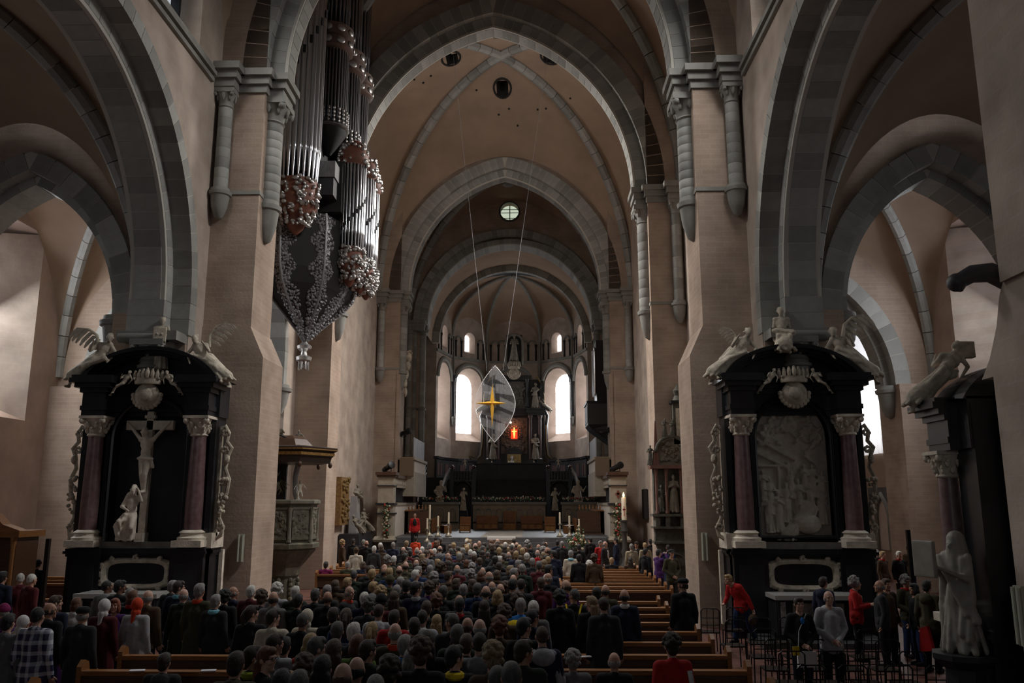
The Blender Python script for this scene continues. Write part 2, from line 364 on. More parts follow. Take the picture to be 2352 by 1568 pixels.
SIDE = {-1: 'left', 1: 'right'}
def mx(s, a, b_): return (min(s*a, s*b_), max(s*a, s*b_))
AC, AR, AZ = 16.3, 6.05, 8.7     # arcade arch of the near bay
for s in (-1, 1):
    nm = SIDE[s]
    # ---- nave wall of the near bay, open below in the arcade arch and above in a window
    def prof(yc, half, rise, zs, y0, y1, zt):
        a = [(yc - p[0], zs + p[1]) for p in arch_pts(half, rise, 16)]
        return [(y0, 0), (yc-half, 0)] + a + [(yc+half, 0), (y1, 0), (y1, zt), (y0, zt)]
    w = MB().prism(prof(AC, AR, AR*1.0001, AZ, 7.5, P1[0]+0.1, 15.75), 'x', *mx(s, WX, JW))
    for (a, b_) in ((7.5, 14.2), (21.6, P1[0]+0.1)): w.box(*mx(s, WX, WX+1.2), a, b_, 15.75, 27)
    w.box(*mx(s, WX, WX+1.2), 14.2, 21.6, 22.4, 27)
    w = w.build('wall_'+nm, PALE); struct(w, f'{nm} nave wall of the near bay pierced by a wide arcade arch', 'wall')
    # sill string course of the window
    q = MB()
    for dz, e in ((0, 0.10), (0.2, 0.16), (0.38, 0.08)): q.box(*mx(s, WX-e, WX+0.3), 13.4, 22.6, 15.55+dz, 15.68+dz)
    struct(q.build('trim_1' if s < 0 else 'trim_2', GREYD), f'grey window sill moulding running along the {nm} nave wall', 'moulding')
    win = MB().box(*mx(s, WX+0.75, WX+0.8), 14.2, 21.6, 16.1, 22.4).build('window_1' if s < 0 else 'window_2', mat('leaded grey glass', (0.62, 0.68, 0.74), 0.35, emit=0.55))
    struct(win, f'tall leaded clerestory window high in the {nm} nave wall', 'window')
    for k in range(8): MB().box(*mx(s, WX+0.5, WX+0.76), 14.2+k, 14.32+k, 16.1, 22.4).build('mullion', DARKM if k else GREYD, win)
    for k in range(7): MB().box(*mx(s, WX+0.68, WX+0.75), 14.2, 21.6, 16.6+k*0.9, 16.65+k*0.9).build('glazing_bar', DARKM, win)
    # arcade arch in two orders of grey stone
    arch('trim_3', f'outer order of the {nm} arcade arch of pale edged grey stones', 'x', AC, AZ, AR-0.1, (AR-0.1)*1.0001, 0.42, *mx(s, WX-0.03, WX+0.62), 19, stilt=0.9)
    arch('trim_4', f'inner order of the {nm} arcade arch of broad grey stones', 'x', AC, AZ, AR-0.55, (AR-0.55)*1.0001, 0.5, *mx(s, WX+0.5, JW-0.1), 18, stilt=0.9, roll=0.13)
    # ---- first pier: mass under the arch end, nave pilaster with stepped foot
    q = MB().box(*mx(s, WX+0.03, JW+0.25), AC+AR-0.1, P1[1]+0.5, 0, 7.6)
    px = mx(s, PX, WX+0.3); q.box(*px, P1[0], P1[1], 8.2, 27)
    f0, f1 = P1[0], P1[1]+0.1
    base = [(s*(PX-0.42), 0), (s*(PX-0.42), 7.35), (s*PX, 8.25), (s*(WX+0.2), 8.25), (s*(WX+0.2), 0)]
    q.prism(base, 'y', f0-0.05, f1)
    p1 = q.build('wall_pier_'+nm, BRICK); struct(p1, f'{nm} brown masonry nave pier beside the black marble altar', 'pier')
    # ---- narrow bay between first and second pier
    q = MB().prism(prof(29.3, 2.35, 3.4, 9.0, P1[1]-0.1, P2[0]+0.1, 27), 'x', *mx(s, WX, JW)).build('wall_'+nm, PALE)
    struct(q, f'{nm} nave wall of the narrow bay with a slim pointed arch', 'wall')
    arch('trim_5', f'slim grey arch on the {nm} between the first two nave piers', 'x', 29.3, 9.0, 2.0, 3.05, 0.4, *mx(s, WX-0.02, JW-0.2), 7, stilt=1.3)
    for yy in (29.3-2.1, 29.3+2.1): corbel(w, s*(WX+0.2), yy, 7.7, 0.42, 1.2)
    # ---- second pier
    p2 = MB().box(*mx(s, PX, WX+0.3), *P2, 0, 27);
    p2 = p2.build('wall_pier_'+nm, BRICK); struct(p2, f'{nm} brown masonry pier, second from the camera', 'pier')
    # ---- crossing wall
    q = MB()
    for (a, b_) in ((P2[1]-0.1, 36.0), (39.9, P3[0]+0.1)): q.box(*mx(s, WX, WX+1.4), a, b_, 0, 30)
    q.box(*mx(s, WX, WX+1.4), 36.0, 39.9, 0, 17.4); q.box(*mx(s, WX, WX+1.4), 36.0, 39.9, 23.2, 30)
    q = q.build('wall_'+nm, PALE); struct(q, f'{nm} pale masonry wall of the crossing before the choir', 'wall')
    win = MB().box(*mx(s, WX+0.9, WX+0.95), 36.0, 39.9, 17.4, 23.2).build('window_3' if s < 0 else 'window_4', GLASSW); struct(win, f'high window in the {nm} crossing wall', 'window')
    p3 = MB().box(*mx(s, PX, WX+0.3), *P3, 0, 27); p3.box(*mx(s, PX-0.1, PX+0.1), P3[0]-0.04, P3[1]+0.05, 0, 11.0)
    p3 = p3.build('wall_pier_'+nm, BRICK); struct(p3, f'{nm} masonry pier at the entrance of the choir', 'pier')
    q = MB().box(*mx(s, WX, WX+1.0), P3[1]-0.1, P4[0]+6.5, 0, 28).build('wall_'+nm, PALE); struct(q, f'{nm} wall of the choir behind the parapet', 'wall')
    # clustered shafts at the choir arch
    p4 = MB().box(*mx(s, PX+0.35, WX+0.3), P4[0], P4[1], 0, 27); p4.box(*mx(s, PX+0.9, WX+0.3), P4[0]-0.5, P4[0], 0, 17)
    p4 = p4.build('wall_pier_'+nm, BRICK); struct(p4, f'{nm} pier of clustered grey shafts before the apse', 'pier')
    for (xx, yy, r) in ((PX+0.25, P4[0]+0.15, 0.26), (PX+0.85, P4[0]-0.15, 0.22), (WX-0.25, P4[0]-0.65, 0.2)):
        drums(p4, s*xx, yy, 5.0, 16.0, r, 12); capital(p4, s*xx, yy, 16.75, r*1.05, 0.75)
        MB().lathe([(r*1.35, 0), (r*1.4, 0.12), (r*1.1, 0.2)], 14, (s*xx, yy, 10.2)).build('shaft_ring', GREYD, p4, smooth=SM)
    cornice(p4, *mx(s, PX+0.1, WX), P4[0]-0.8, P4[1], 17.05, p=0.15)
    # ---- engaged shafts of the piers: one on the nave face, one in the corner by the wall
    for (P, Y, zt, zc, zw) in ((p1, P1, SPR-0.6, 12.3, 12.4), (p2, P2, SPR-0.6, 11.2, 11.3), (p3, P3, SPR-0.35, 11.4, 11.4)):
        yc = Y[0] + 0.72; zt = SPR-0.75; r = 0.36
        drums(P, s*(PX-0.02), yc, zc, zt-0.75, r, 9); capital(P, s*(PX-0.02), yc, zt, r, 0.75); corbel(P, s*(PX-0.02), yc, zc, r, 1.35)
        r2 = 0.21; xx = WX-0.28; yy = Y[0]-0.14
        drums(P, s*xx, yy, zw, zt-0.6, r2, 8); capital(P, s*xx, yy, zt, r2, 0.6); corbel(P, s*xx, yy, zw, r2*1.3, 0.95)
        # the stepped impost over pier and shafts
        mb = MB()
        for (e, a, b_) in ((0.06, 0, 0.25), (0.14, 0.25, 0.5), (0.24, 0.5, 0.72)):
            mb.box(*mx(s, PX-e, WX+0.2), Y[0]-e, Y[1]+e, zt+a, zt+b_)
            mb.box(*mx(s, PX-0.42-e, PX), yc-0.42-e, yc+0.42+e, zt+a, zt+b_)
            mb.box(*mx(s, WX-0.55-e, WX), Y[0]-0.42-e, Y[0], zt+a, zt+b_)
        mb.build('impost', GREYD, P)
        MB().box(*mx(s, PX-0.03, WX), Y[0]-0.03, Y[1]+0.03, zw-0.12, zw).build('string_course', GREYD, P)
    # corbel under the far foot of the arcade arch
    yy = AC+AR-0.45
    MB().box(*mx(s, WX+0.02, JW+0.05), yy-0.28, yy+0.5, 7.55, 7.8).build('impost', GREYD, p1)
    MB().tube([(s*(WX+0.3), yy-0.2, 7.62), (s*(JW), yy-0.2, 7.62)], 0.14, 10).build('roll', GREYD, p1, smooth=SM)
    capital(p1, s*(WX+0.75), yy, 7.55, 0.3, 0.6, 'corbel_capital'); corbel(p1, s*(WX+0.75), yy, 6.95, 0.3, 0.7)
    # near pier: slim above, stepping out below
    q = MB().box(*mx(s, WX-0.05, JW+1), 7.4, 10.9, 6.15, 27)
    q.prism([(s*(WX-0.0), 7.4), (s*(WX-0.0), 11.4), (s*(WX+0.3), 11.75), (s*(JW+1), 11.75), (s*(JW+1), 7.4)], 'z', 0, 4.95)
    q.prism([(7.4, 4.95), (11.7, 4.95), (11.45, 5.2), (11.2, 5.6), (11.05, 6.0), (10.9, 6.2), (7.4, 6.2)], 'x', *mx(s, WX+0.005, JW+1))
    q = q.build('wall_pier_'+nm, PALE); struct(q, f'near {nm} nave pier at the edge of the picture with stepped foot', 'pier')

# ---- high transverse arches in two orders
HI, RI = 5.95, 7.55
def transverse(yy, apexlab, n=26, key=''):
    c = yy[0]+0.72
    arch('trim_6', f'inner order of the {apexlab}', 'y', 0, SPR, HI, RI, 0.55, c-0.42, c+0.42, n, roll=0.1)
    arch('trim_7', f'outer order of the {apexlab}', 'y', 0, SPR, PX, RI+0.55, 0.75, yy[0], yy[1], n)
    # brick spandrel over it up to the vault
    a = [(p[0], SPR+p[1]) for p in arch_pts(PX+0.75, RI+1.3, 16)]
    return MB().prism([(WX, SPR)] + a + [(-WX, SPR), (-WX, 31), (WX, 31)], 'y', yy[0]+0.25, yy[1]-0.25)
for yy, lab in ((P1, 'high stone arch nearest the camera'), (P2, 'pointed high arch before the crossing'), (P3, 'pointed high arch before the choir')):
    sp = transverse(yy, lab).build('wall_front', BRICK); struct(sp, f'brick spandrel above the {lab}', 'wall')

# ---- vaults
web_near, Z0 = web('ceiling', 'vault of the near bay above the camera', -WX, WX, 8, P1[0]+0.1, SPR, 27, 25.0, 24.5)
web_n1, Z1 = web('ceiling', 'dark narrow vault over the organ bay', -WX, WX, P1[1]-0.1, P2[0]+0.1, SPR+0.2, 27.0, 25.8, 23.0)
ribs(web_n1, Z1, -WX, WX, P1[1]-0.1, P2[0]+0.1, SPR+0.2, 27.0, 0.24, 14)
hy = (P2[1]+P3[0])/2
oc = [(2.75, hy-0.3, 0.42, 0.62), (-2.75, hy-0.3, 0.42, 0.62), (0, hy-2.9, 0.42, 0.62), (0, hy+2.9, 0.42, 0.62)]
web_c, Z2 = web('ceiling', 'warm plastered rib vault of the crossing with four oval openings', -WX, WX, P2[1]-0.1, P3[0]+0.1, SPR, 27.9, 25.2, 25.6, n=36, holes=oc)
ribs(web_c, Z2, -WX, WX, P2[1]-0.1, P3[0]+0.1, SPR, 27.9, 0.27, 20)
for (hx_, hy_, a, b_) in oc:
    zz = Z2(hx_, hy_); mb = MB()
    ring = lambda k, dz: [(hx_+a*k*cos(2*pi*i/20), hy_+b_*k*sin(2*pi*i/20), Z2(hx_+a*k*cos(2*pi*i/20), hy_+b_*k*sin(2*pi*i/20))+dz) for i in range(20)]
    mb.loft([ring(1.35, 0.03), ring(1.35, -0.03), ring(1.1, -0.05), ring(1.05, 0.9)], cap=False)
    mb.loft([ring(1.05, 0.9), ring(0.2, 1.2)], cap=True); mb.build('vault_hole', mat('dark timber void', (0.02, 0.018, 0.016), 0.9), web_c)
for i in range(26):   # small putlog holes
    rnd = random.Random(i); a = rnd.uniform(0, 2*pi); d = rnd.uniform(0.42, 0.85)
    x_, y_ = WX*d*cos(a)*0.9, hy + 7.6*d*sin(a)*0.9
    if abs(abs(x_)/WX - abs(y_-hy)/7.8) < 0.08: continue
    MB().ell((x_, y_, Z2(x_, y_)), (0.07, 0.07, 0.09), 6, 4).build('putlog_hole', mat('dark timber void', (0, 0, 0)), web_c)
web_b, Z3 = web('ceiling', 'shadowed rib vault of the choir bay with round boss', -WX, WX, P3[1]-0.1, P4[0]+0.1, SPR+0.2, 27.3, 26.9, 25.6)
ribs(web_b, Z3, -WX, WX, P3[1]-0.1, P4[0]+0.1, SPR+0.2, 27.0, 0.26, 14, drop=0.3)
MB().lathe([(0.12, -1.1), (0.4, -1.0), (0.55, -0.6), (0.75, -0.4), (0.75, 0)], 16, (0, (P3[1]+P4[0])/2, 27.1)).build('vault_boss', GREYD, web_b, smooth=SM)

# ---- choir arch with the round window over it, then the arch of the apse
CZ4, R4 = 16.9, 6.35
arch('trim_8', 'round choir arch, its outer roll of grey stone', 'y', 0, CZ4, R4+0.6, (R4+0.6)*1.01, 0.5, P4[0]-0.55, P4[0]+0.3, 24)
arch('trim_9', 'round choir arch, its inner roll of grey stone', 'y', 0, CZ4, R4, R4*1.01, 0.6, P4[0]-0.1, P4[1], 24, roll=0.1)
n_ = 20
up = [(R4*cos(pi*i/n_)*1.0, CZ4+R4*sin(pi*i/n_)) for i in range(n_+1)]
ow, oz, orad = 0, 26.0, 0.75
mb = MB()
mb.prism([(WX, CZ4)] + [(p[0]*1.18, CZ4+(p[1]-CZ4)*1.08) for p in up] + [(-WX, CZ4), (-WX, 24.2), (WX, 24.2)], 'y', P4[0]-0.1, P4[0]+0.9)
hole = [(ow+orad*1.15*cos(a), oz+orad*1.15*sin(a)) for a in [2*pi*i/24 for i in range(24)]]
lh = [p for p in hole if p[0] <= 0.001]; rh = [p for p in hole if p[0] >= -0.001]
mb.prism([(0, 24.2)] + sorted(rh, key=lambda p: p[1]) + [(0, 30), (WX, 30), (WX, 24.2)], 'y', P4[0]-0.1, P4[0]+0.9)
mb.prism([(0, 24.2)] + sorted(lh, key=lambda p: p[1]) + [(0, 30), (-WX, 30), (-WX, 24.2)], 'y', P4[0]-0.1, P4[0]+0.9)
struct(mb.build('wall_back', BRICK), 'wall over the choir arch holding the round window', 'wall')
ocu = MB().lathe([(0.0, 0), (orad, 0), (orad, 0.06), (0, 0.06)], 24, M=Matrix.Translation((ow, P4[0]+0.62, oz)) @ Matrix.Rotation(pi/2, 4, 'X')).build('window_5', mat('greenish antique glass', (0.62, 0.70, 0.55), 0.4, emit=0.8))
struct(ocu, 'small round window with a cross bar above the choir arch', 'window')
MB().box(-0.035, 0.035, P4[0]+0.5, P4[0]+0.62, oz-orad, oz+orad).build('glazing_bar', DARKM, ocu)
for dz in (-0.32, 0.14, 0.42): MB().box(-orad, orad, P4[0]+0.52, P4[0]+0.62, oz+dz-0.02, oz+dz+0.02).build('glazing_bar', DARKM, ocu)
MB().lathe([(orad*1.3, 0.0), (orad*1.35, -0.14), (orad*1.1, -0.2), (orad*1.0, -0.05), (orad*0.98, 0.3)], 28, M=Matrix.Translation((ow, P4[0]+0.0, oz)) @ Matrix.Rotation(pi/2, 4, 'X'), cap=False).build('round_frame', GREYD, ocu, smooth=SM)

APY, APR = 71.0, 6.55        # apse centre line and radius
# barrel of the short choir bay
q = MB(); rings = [[(R4*1.09*cos(pi*i/n_), y_, CZ4+R4*1.09*sin(pi*i/n_)) for i in range(n_+1)] for y_ in (P4[1]-0.1, APY)]
struct(q.loft(rings, cap=False, closed=False).build('ceiling', VAULT, smooth=SM), 'short barrel vault between choir arch and apse', 'vault')
arch('trim_10', 'grey stone arch framing the apse half dome', 'y', 0, CZ4, R4-0.05, (R4-0.05)*1.01, 0.6, APY-0.6, APY, 22)
# apse: five tall round-headed bays between ribs, open where the windows are
AP = [radians(a) for a in (180, 148, 113, 67, 32, 0)]
def apv(k, r=APR): return (r*cos(AP[k]), APY + r*1.12*sin(AP[k]))
apse_win = {}
def panel_window(p, q_, z0, z1, zw0, zw1, ww, wg, zs0, depth, m, name, label, arched=True, gl=GLASSW, gz=None):
    """straight wall panel p-q with a round-headed splayed opening; glass at the back of the splay"""
    p = Vector((p[0], p[1], 0)); q_ = Vector((q_[0], q_[1], 0)); L_ = (q_-p).length; e = (q_-p).normalized(); nrm = Vector((e.y, -e.x, 0))
    mid = (p+q_)/2
    if nrm.dot(mid - Vector((0, APY, 0))) < 0: nrm = -nrm
    M = Matrix(((e.x, nrm.x, 0, p.x), (e.y, nrm.y, 0, p.y), (0, 0, 1, 0), (0, 0, 0, 1)))
    c = L_/2
    def opening(w_, a, b_, n=10):
        r = w_/2; return [(c-r, a)] + [(c-r*cos(pi*i/n), b_-r+r*sin(pi*i/n)) for i in range(n+1)] + [(c+r, a)]
    o1 = opening(ww, zw0, zw1); o2 = opening(wg, zs0, gz or zw1-0.45)
    return M, L_, c, o1, o2
win_i = 6
for k in range(5):
    p, q_ = apv(k), apv(k+1)
    tall = k in (0, 1, 3, 4)
    M, L_, c, o1, o2 = panel_window(p, q_, 0, 30, 8.8, 15.55, 3.1, 2.4, 9.6, 1.3, PALE, '', '')
    mb = MB()
    def pan(z0, z1, op):
        if op is None: mb.prism([(0, z0), (L_, z0), (L_, z1), (0, z1)], 'y', 0, 1.3, M); return
        h = len(op)//2
        lo = min(z for _, z in op); hi = max(z for _, z in op)
        if lo > z0 + 0.01: mb.prism([(0, z0), (L_, z0), (L_, lo), (0, lo)], 'y', 0, 1.3, M)
        mb.prism([(0, lo), op[0]] + op[1:h+1] + [(c, z1), (0, z1)], 'y', 0, 1.3, M)
        mb.prism([(L_, lo), op[-1]] + op[-2:h-1:-1] + [(c, z1), (L_, z1)], 'y', 0, 1.3, M)
    u1 = None; u2 = None
    if tall:
        r = 0.62; u1 = [(c-r, 17.0)] + [(c-r*cos(pi*i/10), 18.95-r+r*sin(pi*i/10)) for i in range(11)] + [(c+r, 17.0)]
        r = 0.33; u2 = [(c-r, 17.25)] + [(c-r*cos(pi*i/10), 18.75-r+r*sin(pi*i/10)) for i in range(11)] + [(c+r, 17.25)]
    pan(0, 16.4, o1 if tall else None); pan(16.4, 20.5, u1)
    wl = mb.build('wall_apse', PALE); struct(wl, ('far left', 'left', 'middle', 'right', 'far right')[k] + ' wall panel of the apse', 'wall')
    # grey arch moulding round the opening, blind gallery above
    a3 = [(c + 1.8*cos(t), 14.1 + 1.8*sin(t)) for t in [pi*i/16 for i in range(17)]]
    tb = MB().tube([M @ Vector((x_, -0.06, z_)) for x_, z_ in [(c+1.62, 8.5)] + a3 + [(c-1.62, 8.5)]] if False else [M @ Vector((x_, -0.05, z_)) for x_, z_ in a3], 0.2, 8)
    tb.build('arch_moulding', GREYD, wl, smooth=SM)
    MB().box(0, L_, -0.12, 0.02, 16.25, 16.5, M).build('string_course', GREYD, wl)
    if tall:
        for (a, b_, nmx) in ((o1, o2, 'tall'), (u1, u2, 'small')):
            dp = 1.15 if nmx == 'tall' else .5; g = MB().prism(b_, 'y', dp, dp+.05, M).build(f'window_{win_i}', GLASSW); win_i += 1
            struct(g, f'{nmx} round-headed white window in the ' + ('far left', 'left', '', 'right', 'far right')[k] + ' panel of the apse', 'window')
            lo, hi = min(z for _, z in b_), max(z for _, z in b_); x0_, x1_ = b_[0][0], b_[-1][0]
            nb = 6 if nmx == 'tall' else 2
            for j in range(1, nb+1):
                zz = lo + (hi-lo)*j/(nb+1.3); MB().box(x0_, x1_, dp-.07, dp-.01, zz-0.012, zz+0.012, M).build('glazing_bar', DARKM, g)
            # splayed reveal
            rv = MB().loft([[M @ Vector((x_, 0.02, z_)) for x_, z_ in a], [M @ Vector((x_, dp+.05, z_)) for x_, z_ in b_]], cap=False).build('reveal', PLASTER, wl, smooth=SM)
    # dwarf gallery: thin black columns carrying little arches
    xs = [L_*t for t in (0.1, 0.26, 0.74, 0.9)] if tall else [L_*t for t in (0.08, 0.22, 0.36, 0.64, 0.78, 0.92)]
    for x_ in xs:
        pc = M @ Vector((x_, -0.02, 16.5))
        MB().lathe([(0.11, 0), (0.09, 0.1), (0.085, 1.25), (0.13, 1.45), (0.13, 1.55)], 10, pc).build('gallery_column', BLACKM, wl, smooth=SM)
    for a, b_ in (zip(xs[::2], xs[1::2]) if tall else zip(xs[::1], xs[1::1])):
        cc, rr_ = (a+b_)/2, (b_-a)/2
        MB().tube([M @ Vector((cc+rr_*cos(pi*i/10), -0.04, 18.05+rr_*sin(pi*i/10))) for i in range(11)], 0.09, 6).build('gallery_arch', GREYD, wl, smooth=SM)
    # half dome web of this bay and the ribs between the bays
    mb = MB(); rings = []
    top = Vector((0, APY+0.3, CZ4+R4-0.1))
    for j in range(13):
        t = j/12; row = []
        for i in range(9):
            g = i/8; base = Vector((p[0]+(q_[0]-p[0])*g, p[1]+(q_[1]-p[1])*g, 18.3 + 2.1*sqrt(max(0, 1-(2*g-1)**2))))
            f = 1-cos(t*pi/2); hgt = sin(t*pi/2)
            row.append(tuple(Vector((base.x+(top.x-base.x)*f, base.y+(top.y-base.y)*f, base.z+(top.z-base.z)*hgt))))
        rings.append(row)
    o = mb.loft(rings, cap=False, closed=False).build('ceiling', VAULT, smooth=SM); struct(o, ('far left', 'left', 'middle', 'right', 'far right')[k] + ' web of the apse half dome', 'vault')
    # upper wall behind the web
    if 0 < k:
        pts = []
        for j in range(17):
            t = j/16*pi/2; f = 1-cos(t); pts.append((p[0]*(1-f), p[1]+(top.y-p[1])*f-0.08, 18.3+(top.z-18.3)*sin(t)-0.05))
        MB().tube(pts, 0.15, 8).build('dome_rib', GREYD, o, smooth=SM)
        MB().lathe([(0.16, 0), (0.14, 0.1), (0.14, 3.2), (0.26, 3.6), (0.26, 3.75)], 12, (p[0]*0.97, p[1]-0.12, 10.9)).build('wall_shaft', BLACKM, wl, smooth=SM)
        corbel(wl, p[0]*0.97, p[1]-0.12, 10.9, 0.2, 0.9)
        MB().lathe([(0.1, 0), (0.09, 3.6)], 10, (p[0]*0.97, p[1]-0.12, 14.7)).build('wall_shaft', GREYD, wl, smooth=SM)

# ---- aisles
for s in (-1, 1):
    nm = SIDE[s]
    ax0, ax1 = mx(s, WX+1.6, AOUT); bx0, bx1 = mx(s, 9.7, 16.1)
    wv, Za = web('ceiling', f'plastered rib vault of the near {nm} aisle bay', ax0, ax1, 11.6, 22.8, 8.6, 16.2, 14.4, 14.9, n=22)
    ribs(wv, Za, ax0, ax1, 11.6, 22.8, 8.6, 16.2, 0.24, 16)
    # transverse aisle arch at the first pier, then one at the second pier
    ac = (WX+1.6+AOUT)/2 + 0.1
    for (y0, y1, zs, half, rise, k) in ((23.0, 24.6, 8.6, 2.95, 4.4, 'first'), (32.6, 34.0, 7.8, 2.95, 4.6, 'second')):
        cx = s*13.35 if k == 'first' else s*12.95
        q = MB().prism([(cx+half+0.6, 0), (cx+half+0.6, zs)][1:] + [(cx+p[0]*(half+0.6)/half, zs+p[1]*(rise+0.6)/rise) for p in arch_pts(half, rise, 14)] + [(cx-half-0.6, zs), (min(s*8.6, s*18), zs), (min(s*8.6, s*18), 17), (max(s*8.6, s*18), 17), (max(s*8.6, s*18), zs)], 'y', y0+0.2, y1-0.2)
        lo, hi = sorted((s*8.6, cx - s*half)); q.box(lo, hi, y0, y1, 0, zs); lo, hi = sorted((s*18, cx + s*half)); q.box(lo, hi, y0-0.3, y1+0.3, 0, zs)
        q = q.build('wall_back', BRICK); struct(q, f'brick wall over the {k} cross arch of the {nm} aisle', 'wall')
        arch('trim_11', f'{k} cross arch of the {nm} aisle, outer grey ring', 'y', cx, zs, half, rise, 0.6, y0, y1, 10)
        arch('trim_12', f'{k} cross arch of the {nm} aisle, inner grey ring', 'y', cx, zs, half-0.28, rise-0.3, 0.3, y0+0.45, y1-0.1, 10)
        for e in (-1, 1): corbel(q, cx+e*(half-0.1), y0+0.5, zs, 0.4, 1.3)
    wv, Zb = web('ceiling', f'shadowed vault of the {nm} aisle behind the altar', ax0, ax1, 24.4, 32.8, 8.3, 14.9, 13.6, 14.3, n=18)
    ribs(wv, Zb, ax0, ax1, 24.4, 32.8, 8.3, 14.9, 0.2, 12)
    wv, Zc = web('ceiling', f'far vault of the {nm} aisle', ax0, ax1, 33.8, 45, 8.3, 14.9, 13.6, 14.3, n=12)
    struct(MB().box(*mx(s, 8.6, 18.6), 45, 45.4, 0, 17).build('wall_back', PLASTER), f'far end wall of the {nm} aisle', 'wall')
    # outer wall with two splayed windows
    o0, o1 = mx(s, AOUT, AOUT+1.4); q = MB()
    q.box(o0, o1, 8, 13.4, 0, 17); q.box(o0, o1, 20.2, 24.9, 0, 17); q.box(o0, o1, 13.4, 20.2, 0, 5.6); q.box(o0, o1, 13.4, 20.2, 13.0, 17); q.box(o0, o1, 30.9, 36.2, 0, 17); q.box(o0, o1, 41.6, 45.4, 0, 17)
    q.box(o0, o1, 24.9, 30.9, 0, 6.3); q.box(o0, o1, 24.9, 30.9, 13.6, 17); q.box(o0, o1, 36.2, 41.6, 0, 5.5); q.box(o0, o1, 36.2, 41.6, 13.9, 17)
    q = q.build('wall_outer_'+nm, PLASTER); struct(q, f'plastered outer wall of the {nm} aisle', 'wall')
    g = MB().box(*mx(s, AOUT+1.3, AOUT+1.35), 25.6, 29.6, 7.0, 13.3).build(f'window_{win_i}', mat('aisle glass', (0.80, 0.83, 0.95), 0.4, emit=3.0)); win_i += 1
    struct(g, f'tall leaded window in the {nm} aisle behind the altar', 'window')
    for k in range(26): MB().box(*mx(s, AOUT+1.24, AOUT+1.3), 25.6, 29.6, 7.0+k*0.25, 7.02+k*0.25).build('glazing_bar', DARKM, g)
    for yy, y2 in ((24.9, 25.6), (30.9, 29.6)):
        MB().add([(s*AOUT, yy, 6.3), (s*(AOUT+1.3), y2, 7.0), (s*(AOUT+1.3), y2, 13.3), (s*AOUT, yy, 13.6)], [(0,1,2,3)]).build('reveal', PALE, q)
    g = MB().box(*mx(s, AOUT+0.9, AOUT+0.95), 13.4, 20.2, 5.6, 13.0).build(f'window_{win_i}', mat('dim glowing fill pane', (.45, .48, .52), .4, emit=.65)); win_i += 1  # added pane out of view, its glow brightens the near arcade and altars
    struct(g, f'added glowing pane, unseen, in the near {nm} aisle bay', 'window')
    g = MB().box(*mx(s, AOUT+0.9, AOUT+0.95), 36.2, 41.6, 5.5, 13.9).build(f'window_{win_i}', mat('bright aisle glass', (0.95, 0.96, 1.0), 0.4, emit=1.5)); win_i += 1
    struct(g, f'large bright window at the far end of the {nm} aisle', 'window')

# ---- added west end behind the camera, holding a glowing pane for the fill
q = MB(); q.box(-18, -4, -17, -16.3, 0, 28); q.box(4, 18, -17, -16.3, 0, 28); q.box(-4, 4, -17, -16.3, 0, 4); q.box(-4, 4, -17, -16.3, 12, 28)
struct(q.build('wall_west', PALE), 'added west end wall of the nave, unseen behind the camera', 'wall')
struct(MB().box(-4, 4, -16.7, -16.6, 4, 12).build(f'window_{win_i}', mat('dim glowing fill pane', (0,)*3)), 'added glowing pane in the unseen west wall', 'window')
